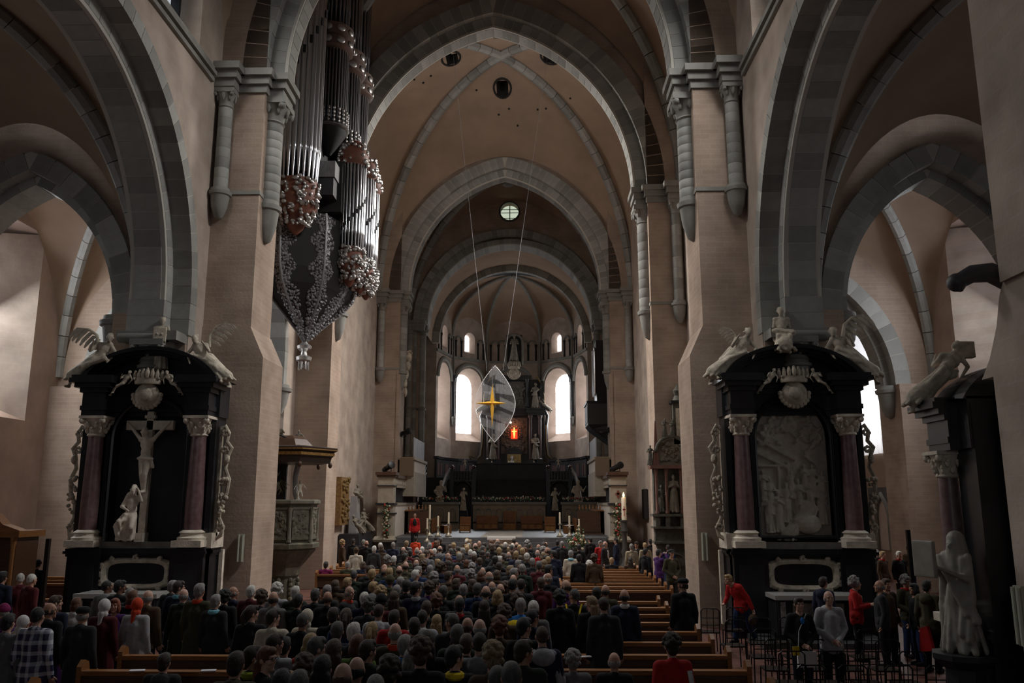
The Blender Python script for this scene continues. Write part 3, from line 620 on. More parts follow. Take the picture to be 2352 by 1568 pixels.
# ================================================================== FIGURES (statues and people share the skeleton)
BASEJ = dict(head=(0,-0.015,1.63), neck=(0,0.015,1.46), chest=(0,0,1.30), belly=(0,-0.005,1.09), pelvis=(0,0,0.95),
             sl=(-0.165,0.01,1.405), el=(-0.222,0.04,1.12), hl=(-0.235,-0.04,0.87), sr=(0.165,0.01,1.405), er=(0.222,0.04,1.12), hr=(0.235,-0.04,0.87),
             pl=(-0.09,0,0.92), kl=(-0.10,-0.02,0.50), al=(-0.10,0.03,0.09), pr=(0.09,0,0.92), kr=(0.10,-0.02,0.50), ar=(0.10,0.03,0.09))
def V3(p): return Vector(p)
def skeleton(**over):
    J = {k: V3(v) for k, v in BASEJ.items()}
    for k, v in over.items(): J[k] = V3(v)
    return J
def fig(mb, J, M=None, k=1.0, legs=True, face=True, arms=True, hyaw=0.0, fingers=False):
    """nude body of tapered limbs round the joints J; faces -Y"""
    E = lambda c, r, **q: mb.ell(c, r, M=M, **q); C = lambda a, b, ra, rb, **q: mb.cap(a, b, ra*k, rb*k, M=M, **q)
    h = J['head']; R = Matrix.Translation(h) @ Matrix.Rotation(hyaw, 4, 'Z')
    HM = (M @ R) if M else R
    mb.ell((0, 0.012, 0.015), (0.078, 0.097, 0.105), 12, 9, M=HM); mb.ell((0, -0.022, -0.055), (0.060, 0.066, 0.072), 10, 7, M=HM)
    if face:
        mb.ell((0, -0.092, -0.012), (0.014, 0.022, 0.026), 6, 5, M=HM); mb.cap((0, -0.080, 0.015), (0, -0.098, -0.02), 0.009, 0.013, 6, M=HM)
        mb.ell((0, -0.078, -0.060), (0.024, 0.012, 0.009), 6, 5, M=HM); mb.ell((0, -0.072, -0.100), (0.024, 0.02, 0.018), 6, 5, M=HM)
        for s in (-1, 1):
            mb.ell((s*0.080, 0.015, -0.01), (0.011, 0.022, 0.033), 6, 5, M=HM); mb.ell((s*0.030, -0.076, 0.030), (0.024, 0.012, 0.009), 6, 5, M=HM)
            mb.ell((s*0.040, -0.060, -0.03), (0.022, 0.022, 0.022), 6, 5, M=HM)
    C(J['neck'] + V3((0,0,-0.05)), h + V3((0,0.015,-0.07)), 0.058, 0.052)
    E(J['chest'], (0.165*k, 0.105*k, 0.16*k)); E(J['belly'], (0.135*k, 0.095*k, 0.15*k)); E(J['pelvis'], (0.155*k, 0.105*k, 0.12*k))
    C(J['chest'], J['belly'], 0.115, 0.11); C(J['belly'], J['pelvis'], 0.11, 0.115); C(J['sl'], J['sr'], 0.068, 0.068); C(J['neck'], J['chest'], 0.07, 0.10)
    if arms:
        for s in 'lr':
            C(J['s'+s], J['e'+s], 0.056, 0.042); C(J['e'+s], J['h'+s], 0.043, 0.029); hand(mb, J['e'+s], J['h'+s], 1 if s == 'r' else -1, M, fingers)
    if legs:
        for s in 'lr':
            C(J['p'+s], J['k'+s], 0.088, 0.058); C(J['k'+s], J['a'+s], 0.058, 0.038); foot(mb, J, s, M)
    return mb
def hand(mb, e, w, side, M=None, fingers=True):
    d = (w - e).normalized(); up = V3((0, -1, 0)) if abs(d.y) < 0.8 else V3((0, 0, 1)); sd = d.cross(up).normalized(); up = sd.cross(d).normalized()
    P = lambda a, b, c: w + d*a + sd*b + up*c
    mb.cap(w, P(0.05, 0, 0.004), 0.027, 0.032, 8, M=M); mb.ell(P(0.06, 0, 0.004), (0.03, 0.03, 0.03), 8, 6, M=M)
    if not fingers:
        mb.cap(P(0.07, 0, 0), P(0.13, 0, 0.02), 0.026, 0.016, 8, M=M); return
    for i, (b, L) in enumerate(((-0.030, 0.066), (-0.010, 0.076), (0.011, 0.071), (0.030, 0.055))):
        p0, p1, p2 = P(0.065, b, 0.002), P(0.065+L*0.6, b*1.1, 0.012), P(0.065+L, b*1.12, 0.035)
        mb.cap(p0, p1, 0.0105, 0.0095, 6, M=M); mb.cap(p1, p2, 0.0095, 0.008, 6, M=M)
    mb.cap(P(0.02, -0.028*side, 0.01), P(0.062, -0.055*side, 0.03), 0.012, 0.010, 6, M=M); mb.cap(P(0.062, -0.055*side, 0.03), P(0.09, -0.052*side, 0.042), 0.010, 0.0085, 6, M=M)
def foot(mb, J, s, M=None):
    a = J['a'+s]; t = J.get('t'+s) or a + V3((0, -0.17, -0.05)); mb.cap(a + V3((0, 0.03, -0.035)), t, 0.042, 0.036, 8, M=M)
def robe(mb, J, M=None, w=0.24, z0=0.0, folds=9, seed=0, z1=None):
    rnd = random.Random(seed); p = J['pelvis']; z1 = z1 or p.z + 0.1
    fl = V3(((J['al'].x+J['ar'].x)/2, (J['al'].y+J['ar'].y)/2, z0))
    mb.cap(p, fl + V3((0,0,w*0.7)), 0.16, w*0.8, 10, M=M)
    for i in range(folds):
        a = 2*pi*i/folds + rnd.uniform(-.2, .2); r = w*rnd.uniform(0.75, 1.1)
        mb.cap(p + V3((0.13*cos(a), 0.1*sin(a), rnd.uniform(0, 0.12))), fl + V3((r*cos(a), r*0.8*sin(a), 0.05)), 0.03, rnd.uniform(0.035, 0.06), 6, M=M)
def drape(mb, pts, r=0.05, seed=0, M=None, n=3):
    rnd = random.Random(seed)
    for k in range(n):
        o = V3((rnd.uniform(-r, r), rnd.uniform(-r, r), rnd.uniform(-r, r)))
        for a, b in zip(pts, pts[1:]): mb.cap(V3(a)+o, V3(b)+o, r*rnd.uniform(.6, 1.1), r*rnd.uniform(.6, 1.1), 6, M=M)
def curls(mb, J, hyaw=0, M=None, r=0.1, seed=0):
    rnd = random.Random(seed); h = J['head']
    for k in range(14):
        a = rnd.uniform(0, 2*pi); e = rnd.uniform(-0.1, 1.3)
        p = V3((r*cos(a)*cos(e), abs(r*sin(a)*cos(e))*0.9 + 0.01, r*1.1*sin(e)+0.01)); mb.ell(h+p, rnd.uniform(.025, .04), 6, 5, M=M)
def wing_mb(L=0.7, w=0.28, n=6):
    """one feathered wing in the XZ plane, root at 0, sweeping up and out along +X"""
    mb = MB()
    mb.tube([(0,0,0), (L*0.25,0.02,L*0.45), (L*0.6,0.03,L*0.62), (L,0.03,L*0.6)], lambda t: 0.055*(1-0.6*t), 8)
    for i in range(n):
        t = i/(n-1); bx = L*(0.12+0.85*t); bz = L*(0.3+0.33*min(1, t*1.6)); l = w*(1.5-0.5*abs(t-0.6))
        mb.loft([[(bx-0.05, 0.0, bz), (bx+0.06, 0.0, bz), (bx+0.06, 0.035, bz), (bx-0.05, 0.035, bz)],
                 [(bx+0.01+l*0.25, 0.0, bz-l*0.6), (bx+0.11+l*0.25, 0.0, bz-l*0.55), (bx+0.11+l*0.25, 0.03, bz-l*0.55), (bx+0.01+l*0.25, 0.03, bz-l*0.6)],
                 [(bx+0.05+l*0.4, 0.01, bz-l), (bx+0.09+l*0.4, 0.01, bz-l*0.97), (bx+0.09+l*0.4, 0.025, bz-l*0.97), (bx+0.05+l*0.4, 0.025, bz-l)]])
    return mb
WINGME = wing_mb().mesh('wing', SM); WINGME.materials.append(CARVED)
WINGME_L = (lambda m: (m.transform(Matrix.Scale(-1, 4, (1,0,0))), m.flip_normals(), m)[2])(WINGME.copy())
def statue(name, parent, loc, rz, J, m=CARVED, sc=1.0, dr=None, rb=None, seed=0, vox=0.022, extra=None, label=None, wings=None, legs=True, hyaw=0.0, rot=None):
    mb = MB(); fig(mb, J, legs=legs, hyaw=hyaw, k=1.05); curls(mb, J, seed=seed)
    if rb: robe(mb, J, seed=seed, **rb)
    for d in (dr or []): drape(mb, d[0], d[1], seed)
    if extra: extra(mb)
    me = fuse(mb, name, vox, 2); me.materials.append(m)
    o = place(name, me, parent, loc, rot or (0,0,rz)); o.scale = (sc,)*3
    if label: o['label'] = label
    for (wx, wy, wz, side, ry, s_) in (wings or []):
        w = place('wing', WINGME if side > 0 else WINGME_L, o, (wx, wy, wz), (0, ry, 0)); w.scale = (s_,)*3
    return o
# common poses
J_SEAT = skeleton(pl=(-.1,-.02,.92), kl=(-.16,-.42,.86), al=(-.14,-.4,.44), pr=(.1,-.02,.92), kr=(.16,-.42,.84), ar=(.12,-.36,.42))
J_RECL = skeleton(head=(-.28,-.06,1.5), neck=(-.2,0,1.36), chest=(-.14,0,1.22), belly=(-.02,0,1.05), pelvis=(.08,0,.92), sl=(-.30,0,1.32), sr=(.02,-.02,1.33), el=(-.46,-.02,1.10), hl=(-.36,-.12,.9), er=(.16,-.16,1.14), hr=(.05,-.26,1.32),
                  pl=(.04,-.05,.88), kl=(.36,-.16,.72), al=(.55,-.06,.38), pr=(.14,.02,.88), kr=(.5,-.06,.6), ar=(.72,0,.25))
J_RECR = {k: V3((-v.x, v.y, v.z)) for k, v in J_RECL.items()}
for a in ('s', 'e', 'h', 'p', 'k', 'a'): J_RECR[a+'l'], J_RECR[a+'r'] = J_RECR[a+'r'], J_RECR[a+'l']
J_PRAY = skeleton(el=(-.26,-.06,1.16), hl=(-.03,-.2,1.26), er=(.26,-.06,1.16), hr=(.03,-.2,1.26))
J_HOLD = skeleton(el=(-.27,-.03,1.15), hl=(-.14,-.25,1.12), er=(.27,-.03,1.15), hr=(.14,-.25,1.12))
J_ADV = skeleton(head=(.03,-.03,1.63), el=(-.3,0,1.16), hl=(-.1,-.2,1.2), er=(.3,.02,1.2), hr=(.36,-.16,1.4), kl=(-.11,-.1,.52), al=(-.1,.02,.09))
J_PUTTO = skeleton(head=(0,-.03,1.60), el=(-.3,-.05,1.32), hl=(-.42,-.14,1.12), er=(.3,-.05,1.32), hr=(.42,-.14,1.12), kl=(-.16,-.16,.66), al=(-.2,.02,.36), kr=(.16,-.12,.62), ar=(.1,.06,.3))
# ================================================================== THE TWO BLACK MARBLE ALTARS
def cartouche(parent, x, y, z, w, h, name='cartouche'):
    """oval black plaque in a carved pale frame of scrolls"""
    mb = MB(); n = 40
    def sup(k, a): # rounded rectangle
        c, s_ = cos(a), sin(a); e = 0.5; return (x + k*w/2*(abs(c)**e)*(1 if c > 0 else -1), z + (h/2 + (k-1)*w*0.32)*(abs(s_)**e)*(1 if s_ > 0 else -1))
    rings = []
    for k, dy in ((0.76, -0.02), (0.80, -0.09), (0.90, -0.12), (0.98, -0.05), (0.99, 0.0)):
        rings.append([(sup(k, 2*pi*i/n)[0], y+dy, sup(k, 2*pi*i/n)[1]) for i in range(n)])
    mb.loft(rings, cap=False)
    for (a, r) in ((0.0, .11), (pi, .11), (pi/2, .13), (-pi/2, .12), (0.32, .12), (pi-.32, .12), (-.32, .12), (pi+.32, .12), (1.1, .08), (pi-1.1, .08), (-1.1, .08), (pi+1.1, .08)):
        p = sup(0.95, a)
        for j in range(7):
            t = j/6*1.5*pi; q = r*(1-0.1*j); mb.ell((p[0]+q*0.6*cos(a+t), y-0.08, p[1]+q*0.6*sin(a+t)), (0.05, 0.05, 0.05), 6, 4)
    f = mb.build(name, CARVED, parent, smooth=SM)
    MB().loft([[(sup(0.78, 2*pi*i/n)[0], y-0.02, sup(0.78, 2*pi*i/n)[1]) for i in range(n)], [(sup(0.78, 2*pi*i/n)[0], y+0.01, sup(0.78, 2*pi*i/n)[1]) for i in range(n)]]).build('plaque', BLACK, f)
    return f
def column(parent, x, y, z0, z1, r):
    c = MB().lathe([(r, 0), (r*1.02, (z1-z0)*0.3), (r*0.86, z1-z0)], 18, (x, y, z0)).build('column', PORPH, parent, smooth=SM)
    mb = MB(); mb.box(x-r*1.75, x+r*1.75, y-r*1.75, y+r*1.75, z0-0.42, z0-0.26)
    mb.lathe([(r*1.65, -0.26), (r*1.7, -0.19), (r*1.35, -0.15), (r*1.3, -0.10), (r*1.5, -0.06), (r*1.1, 0)], 18, (x, y, z0)); mb.build('column_base', CREAM, c, smooth=SM)
    mb = MB().lathe([(r*0.9, 0), (r*1.05, 0.03), (r*0.95, 0.08), (r*1.1, 0.32), (r*1.45, 0.46)], 16, (x, y, z1))
    for row, (zz, rr, k) in enumerate(((0.16, 1.12, 8), (0.29, 1.25, 8))):
        for i in range(k):
            a = 2*pi*(i+row*0.5)/k; mb.ell((x+r*rr*cos(a), y+r*rr*sin(a), z1+zz), (r*.24, r*.24, .085), 6, 5); mb.ell((x+r*(rr+.2)*cos(a), y+r*(rr+.2)*sin(a), z1+zz+.05), (r*.18, r*.18, .04), 6, 4)
    for i in range(4):
        a = pi/4+i*pi/2; mb.ell((x+r*1.75*cos(a), y+r*1.75*sin(a), z1+0.40), (r*.38, r*.38, .085), 8, 6)
    mb.box(x-r*1.55, x+r*1.55, y-r*1.55, y+r*1.55, z1+0.46, z1+0.53); mb.build('column_capital', CREAM, c, smooth=SM)
    return c
def sidescroll(parent, x, s, z0, z1, seed, y=0.15):
    """carved outline of scrolls, mask and fruit swag down the flank"""
    rnd = random.Random(seed); mb = MB(); H = z1-z0
    P = [(0.02, 0.0), (0.16, 0.03), (0.2, 0.1), (0.08, 0.18), (0.10, 0.3), (0.24, 0.4), (0.28, 0.52), (0.16, 0.62), (0.22, 0.74), (0.30, 0.8), (0.16, 0.86), (0.20, 0.94), (0.1, 1.0), (0.0, 0.97)]
    mb.tube([(x+s*a, y, z0+H*b) for a, b in P], 0.055, 7)
    for k in range(26):
        t = rnd.uniform(0.22, 0.55); mb.ell((x+s*rnd.uniform(0.06, 0.27), y-rnd.uniform(0, .1), z0+H*t), rnd.uniform(.035, .07), 7, 5)
    for t in (0.10, 0.78, 0.93):
        for j in range(8): mb.ell((x+s*(0.13+0.09*cos(j*.8)*(1-j*.08)), y-.03, z0+H*t+0.09*sin(j*.8)*(1-j*.08)), .045, 6, 4)
    mb.ell((x+s*.2, y-.05, z0+H*.7), (.09, .09, .13), 8, 6); mb.box(x-.02, x+.02+s*.02, y-.03, y+.08, z0, z1)
    return mb.build('scroll_ornament', CARVED, parent, smooth=SM)
def crest(parent, x, y, z, sc=1.0):
    mb = MB(); g = lambda a, b, c: (x+a*sc, y+b*sc, z+c*sc)
    mb.ell(g(0,-.1,-.22), (.34*sc, .12*sc, .34*sc), 14, 8); mb.ell(g(0,-.17,-.2), (.2*sc, .08*sc, .2*sc), 12, 6)
    for i in range(12):
        a = pi+pi*i/11; mb.ell(g(.36*cos(a), -.1, -.2+.34*sin(a)), .07*sc, 6, 4)
    mb.lathe([(.34*sc, 0), (.36*sc, .06*sc), (.33*sc, .12*sc), (.36*sc, .16*sc)], 18, g(0,-.1,.08), squash=0.5)
    for i in range(7):
        a = -1 + 2*i/6; mb.ell(g(.36*a, -.17+.08*abs(a), .36-.06*abs(a)), (.06*sc, .05*sc, .13*sc), 7, 5); mb.ell(g(.36*a, -.17+.08*abs(a), .48-.06*abs(a)), .035*sc, 6, 4)
    for i in range(6):
        a = -0.9 + 1.8*i/5; mb.ell(g(.36*a, -.2, .22), .035*sc, 6, 4)
    c = mb.build('crest', CARVED, parent, smooth=SM)
    return c
def putto(parent, loc, rz, m=CARVED, sc=0.5, J=J_PUTTO, seed=0, rot=None): return statue('putto', parent, loc, rz, J, m, sc, seed=seed, vox=0.03, rot=rot)
def make_altar(x, y, label, kind):
    A = thing('side_altar', label, 'altar', (x, y, 0))
    sgn = 1 if x > 0 else -1
    W2 = 1.74
    mb = MB()                               # plinth
    mb.box(-W2, W2, 0.05, 1.0, 0, 2.0); mb.box(-W2-.06, W2+.06, -.02, 1.0, 0, .22)
    for e in (-1, 1): mb.box(*sorted((e*W2, e*(W2-.85))), -.12, .3, .2, 2.0)
    for (e, a, b) in ((.03, 1.92, 1.99), (.08, 1.99, 2.06), (.04, 2.06, 2.12)):
        mb.box(-W2-e, W2+e, -.02-e, 1.0, a, b)
        for f in (-1, 1): mb.box(*sorted((f*(W2+e), f*(W2-.85-e))), -.12-e, .3, a, b)
    mb.build('plinth', BLACK, A)
    for f in (-1, 1):                       # sunk pedestal panels
        q = MB().box(*sorted((f*(W2-.12), f*(W2-.73))), -.14, -.10, .5, 1.75).build('panel', BLACKM, A)
    cartouche(A, 0, 0.04, 1.50, 1.9, 0.80)
    # altar table in front
    t = MB().box(-1.02, 1.02, -1.0, .06, 1.0, 1.10).build('altar_table', mat('pale table slab', (.42, .42, .40), .4), A)
    q = MB().box(-.96, .96, -.9, .05, .1, 1.0)
    for e in (-1, 1): q.box(*sorted((e*.96, e*.80)), -.96, -.86, .1, 1.0)
    q.build('table_front', BLACKM, t)
    for e in (-1, 1): MB().box(*sorted((e*.9, e*.78)), -.975, -.95, .2, .95).build('inlay', mat('speckled grey marble', (.24, .24, .24), .4, var=.6, scale=22), t)
    MB().box(-.6, .6, -.93, -.89, .22, .92).build('table_panel', mat('stained grey panel', (.16, .15, .13), .6, var=.4, scale=6), t)
    MB().box(-1.5, 1.5, -1.6, .1, 0, .12).build('altar_step', mat('dark step stone', (.06, .065, .07), .45, var=.3, scale=3), t)
    # back wall of the aedicule with an arched recess
    r = 0.98; zc = 4.95
    arcp = [(r*cos(pi*i/20), zc + r*sin(pi*i/20)) for i in range(21)]
    bk = MB().prism([(W2-.05, 2.12), (W2-.05, 6.35), (-W2+.05, 6.35), (-W2+.05, 2.12), (-r, 2.12), (-r, zc)] + arcp[::-1][1:-1] + [(r, zc), (r, 2.12)], 'y', .28, 1.0)
    bk.build('back_panel', BLACK, A)
    MB().box(-r-.1, r+.1, .62, .98, 2.12, 6.1).build('niche_wall', mat('charcoal slate niche', (.022, .024, .030), .45, var=.5, scale=.8), A)
    MB().tube([(r*1.04, .24, 2.3)] + [(p[0]*1.04, .24, zc+(p[1]-zc)*1.04) for p in arcp] + [(-r*1.04, .24, 2.3)], 0.075, 8).build('niche_frame', BLACK, A, smooth=SM)
    MB().box(-1.0, 1.0, -.0, .3, 2.12, 2.28).build('niche_ledge', mat('grey ledge', (.16, .155, .14), .6, var=.3), A)
    for e in (-1, 1):
        column(A, e*1.36, -.02+.05, 2.58, 4.95, .215)
        MB().box(*sorted((e*1.02, e*1.12)), .1, .4, 2.3, 5.0).build('pilaster', BLACK, A); MB().box(*sorted((e*1.62, e*1.76)), .1, .4, 2.3, 5.4).build('pilaster', BLACK, A)
        sidescroll(A, e*1.82, e, 2.35, 5.25, 3+e, .35)
        MB().box(*sorted((e*1.78, e*1.88)), .86, 1.0, .2, 2.05).build('flank_strip', CREAM, A)
        MB().box(*sorted((e*1.60, e*1.86)), .05, .9, 2.12, 2.5).build('flank_base', CREAM, A)
        mb = MB()                           # entablature block above the column
        for (p, a, b) in ((.30, 5.48, 5.62), (.33, 5.62, 5.74), (.30, 5.74, 6.08), (.36, 6.08, 6.2), (.46, 6.2, 6.32), (.56, 6.32, 6.44), (.52, 6.44, 6.52)):
            mb.box(e*1.36-p, e*1.36+p, .03-p, .6, a, b)
        mb.build('entablature', BLACK, A)
    mb = MB()
    for (p, a, b) in ((.0, 5.62, 5.74), (.0, 6.05, 6.2), (.08, 6.2, 6.32), (.16, 6.32, 6.44), (.12, 6.44, 6.5)): mb.box(-1.2, 1.2, .22-p, .8, a, b)
    mb.box(-1.75, 1.75, .3, .98, 5.5, 6.5); mb.build('frieze', BLACK, A)
    # segmental pediment
    def seg(k, h): return [(1.95*k*sin(t), 6.45 + (h)*(cos(t)-cos(1.25))/(1-cos(1.25))) for t in [(-1.25 + 2.5*i/24) for i in range(25)]]
    mb = MB(); o_, i_ = seg(.98, .86), seg(.80, .66)
    mb.prism([(1.93, 6.45)] + o_[::-1] + [(-1.93, 6.45)], 'y', .34, .98)
    for (k0, k1, y0) in ((1.0, .93, -.28), (.95, .86, -.12), (.88, .80, .04)):
        a, b = seg(k0*.98, .86*k0), seg(k1*.98, .86*k1-.04)
        mb.loft([[(p[0], y0, p[1]), (q[0], y0, q[1]), (q[0], .5, q[1]), (p[0], .5, p[1])] for p, q in zip(a, b)])
    mb.build('pediment', BLACK, A)
    c = crest(A, 0, -.1, 6.22, 1.0)
    for e in (-1, 1): putto(c, (e*.62, -.22, 5.92), 0, CARVED, .46, J_RECR if e < 0 else J_RECL, 7)
    return A

LA = make_altar(-8.45, 21.55, 'black marble altar with a stone crucifix in its arched niche, by the left pier', 'crucifix')
RA = make_altar(8.35, 21.55, 'black marble altar with an arched pale relief panel, by the right pier', 'relief')
# ---- crucifix of the left altar
mb = MB().box(-.085, .085, .1, .24, 2.5, 5.62); mb.box(-.62, .62, .1, .24, 5.14, 5.38); mb.box(-.14, .14, .08, .2, 5.44, 5.52); mb.box(-.11, .11, -.02, .3, 2.28, 2.5)
CR = mb.build('crucifix', CREAM, LA); CR['label'] = 'pale stone cross with a hanging figure'
JC = skeleton(head=(-.05,-.08,1.60), neck=(-.01,-.03,1.45), sl=(-.16,0,1.42), el=(-.34,.0,1.62), hl=(-.5,.02,1.80), sr=(.16,0,1.42), er=(.34,0,1.62), hr=(.5,.02,1.80), kl=(-.05,-.06,.52), al=(-.02,.02,.12), kr=(.06,-.08,.52), ar=(.03,.0,.12))
statue('hanging_figure', CR, (0, .02, 3.46), 0, JC, CREAM, 1.0, dr=[([(-.16,-.08,.95), (.16,-.08,.93)], .05), ([(.15,-.06,.93), (.2,-.04,.72)], .04)], vox=.018)
JK = skeleton(head=(-.02,-.08,1.28), neck=(-.04,-.02,1.14), chest=(-.06,0,1.0), belly=(-.08,.02,.8), pelvis=(-.1,.04,.62), sl=(-.2,0,1.08), sr=(.1,0,1.08), el=(-.3,-.08,.86), hl=(-.1,-.2,.78), er=(.2,-.08,1.0), hr=(.12,-.1,1.24), pl=(-.18,0,.6), kl=(-.26,-.26,.5), al=(-.3,.02,.1), pr=(-.02,0,.6), kr=(.04,-.2,.34), ar=(-.1,.14,.08))
statue('mourning_figure', CR, (-.12, -.1, 2.30), 0, JK, CREAM, 1.0, rb=dict(w=.2, folds=8), dr=[([(-.2,-.1,.6), (-.42,-.05,.35), (-.3,-.1,.1)], .06), ([(-.15,-.1,1.2), (-.3,-.05,.9)], .05)], vox=.022)
# ---- relief of the right altar: a crowd of figures under a broken roof, all in one slab
r = .98; zc = 4.95
mb = MB().prism([(.93, 2.42), (.93, 4.95)] + [(.93*cos(pi*i/20), 4.95+.93*sin(pi*i/20)) for i in range(1, 20)] + [(-.93, 4.95), (-.93, 2.42)], 'y', .44, .6)
rnd = random.Random(11)
def relief_fig(x, z, sc, J, hy=0):
    q = MB(); fig(q, J, hyaw=hy, k=1.25); robe(q, J, w=.22, folds=8, seed=int(x*100)); curls(q, J, seed=3)
    mb.add(q.v, q.f, Matrix.Translation((x, .38, z)) @ Matrix.Diagonal((sc, sc*.8, sc, 1)))
for (x, z, sc, J) in ((-.68, 2.48, .60, J_ADV), (-.42, 2.5, .62, J_PRAY), (-.62, 2.95, .55, J_HOLD), (-.2, 2.75, .58, J_HOLD), (.12, 2.9, .55, J_PRAY), (.42, 2.95, .55, J_ADV), (.68, 2.7, .62, J_HOLD), (.75, 3.2, .5, J_PRAY), (.5, 3.4, .48, J_HOLD), (-.78, 3.3, .45, J_PRAY), (-.05, 3.35, .42, J_ADV), (.3, 3.5, .42, J_PRAY)):
    relief_fig(x, z, sc, J, rnd.uniform(-.8, .8))
q = MB(); fig(q, J_RECR, k=1.3); robe(q, J_RECR, w=.3, folds=9); mb.add(q.v, q.f, Matrix.Translation((.22, .36, 2.30)) @ Matrix.Diagonal((.72, .6, .72, 1)))
mb.ell((.3, .30, 2.72), (.34, .14, .26), 10, 7)
for (a, b) in (((-.9, 4.9), (.1, 4.35)), ((-.92, 4.55), (-.1, 4.15)), ((-.36, 4.2), (-.36, 3.2)), ((-.10, 4.3), (-.10, 3.3)), ((-.9, 4.2), (-.1, 4.2))):
    mb.tube([(a[0], .40, a[1]), (b[0], .40, b[1])], .045, 6)
for k in range(70):
    a = rnd.uniform(0, pi); d = rnd.uniform(.35, .85); x, z = d*cos(a)+.05, 4.75+d*sin(a)*1.05
    mb.ell((x, .42, z), (rnd.uniform(.05, .13), .08, rnd.uniform(.04, .08)), 6, 5, rot=(0, rnd.uniform(-1, 1), 0))
for (x, z, sc) in ((-.45, 5.0, .3), (-.1, 5.15, .32), (.35, 5.0, .34), (.6, 4.7, .36), (.45, 4.35, .34)):
    q = MB(); fig(q, J_RECL if rnd.random() < .5 else J_RECR, k=1.3); mb.add(q.v, q.f, Matrix.Translation((x, .40, z-sc*.9)) @ Matrix.Diagonal((sc, sc*.7, sc, 1)))
me = fuse(mb, 'relief_panel', .016, 1, .5); me.materials.append(mat('pale relief stone', (.50, .46, .39), .8, var=.2, scale=5, bump=.15)); place('relief_panel', me, RA)['label'] = 'pale arched relief crowded with small figures'
MB().tube([(.98, .22, 2.4)] + [(.98*cos(pi*i/20), .22, 4.95+.98*sin(pi*i/20)) for i in range(21)] + [(-.98, .22, 2.4), (.98, .22, 2.4)], .06, 8).build('relief_frame', BLACK, RA, smooth=SM)
# ---- statues on the pediments
def ext_shield(mb): mb.cbox((0, -.3, 1.12), (.42, .08, .5))
def two(x0, y0, z0, s_): return [(-.12, .12, 1.30, -1, 0.3, s_), (.12, .12, 1.30, 1, -0.3, s_)]
DR = [([(-.2,-.1,1.0), (.2,-.12,.85), (.5,-.05,.6)], .08), ([(.1,.1,1.1), (.4,.05,.8)], .07)]
DL = [([(.2,-.1,1.0), (-.2,-.12,.85), (-.5,-.05,.6)], .08), ([(-.1,.1,1.1), (-.4,.05,.8)], .07)]
statue('angel', LA, (-1.42, -.12, 6.05), 0, J_RECR, CARVED, 1.0, rb=dict(w=.2, z0=.35), dr=DL, seed=1, wings=[(-.05, .1, 1.28, -1, .15, 1.0)])
statue('angel', LA, (1.42, -.12, 6.02), 0, J_RECL, CARVED, 1.0, rb=dict(w=.2, z0=.35), dr=DR, seed=2, wings=[(.05, .1, 1.30, 1, -.5, .95)])
statue('seated_figure', LA, (.08, .2, 6.75), .2, J_HOLD, CARVED, .82, rb=dict(w=.26), seed=3, extra=ext_shield)
statue('angel', RA, (-1.38, -.12, 6.05), 0, J_RECR, CARVED, 1.05, rb=dict(w=.22, z0=.35), dr=DL, seed=4, wings=[(.0, .12, 1.25, -1, .5, .6)])
statue('angel', RA, (1.40, -.12, 6.05), 0, J_RECL, CARVED, 1.05, rb=dict(w=.22, z0=.35), dr=DR, seed=5, wings=[(.0, .1, 1.36, 1, -.3, 1.0)])
statue('seated_figure', RA, (-.1, .2, 6.72), -.15, J_SEAT, CARVED, .95, rb=dict(w=.3, z0=.4), dr=[([(-.2,-.2,1.0), (.2,-.3,.9)], .1)], seed=6)
# ================================================================== CHOIR AND ALTAR ISLAND
STEPST = mat('dark step stone', (.06, .065, .07))
mb = MB().box(-6.45, 6.45, 46, 60.5, 0, 1.45)
for k in range(6): mb.box(-5.6, 5.6, 43.2+k*.47, 46.2, 0, .24*(k+1) if k < 5 else 1.44)
pf = mb.build('floor_platform', mat('grey altar island stone', (.10, .10, .105), .5, var=.25, scale=2)); struct(pf, 'raised stone altar island with dark front steps', 'platform')
tag(MB().box(-1.15, 1.1, 46.0, 57.5, 1.452, 1.462).box(-1.15, 1.1, 45.98, 46.0, 1.2, 1.46).build('altar_carpet', mat('faded pale carpet', (.36, .32, .27), .9, var=.2, scale=3)), 'faded pale carpet on the altar island before the bishop seat', 'carpet')
# low relief table at the foot of the steps
T = thing('altar_table', 'white topped relief altar table on the steps in front of the crowd', 'altar', (.06, 43.95, .48))
MB().box(-.72, .72, -.45, .45, .93, 1.06).build('table_top', mat('white table stone', (.62, .62, .60), .4), T)
q = MB().box(-.64, .64, -.38, .38, 0, .93)
for k in range(40):
    rnd = random.Random(k); q.ell((rnd.uniform(-.55, .55), -.38, rnd.uniform(.12, .82)), (rnd.uniform(.03, .1), .04, rnd.uniform(.03, .1)), 6, 4)
q.build('table_block', CARVED, T, smooth=SM)
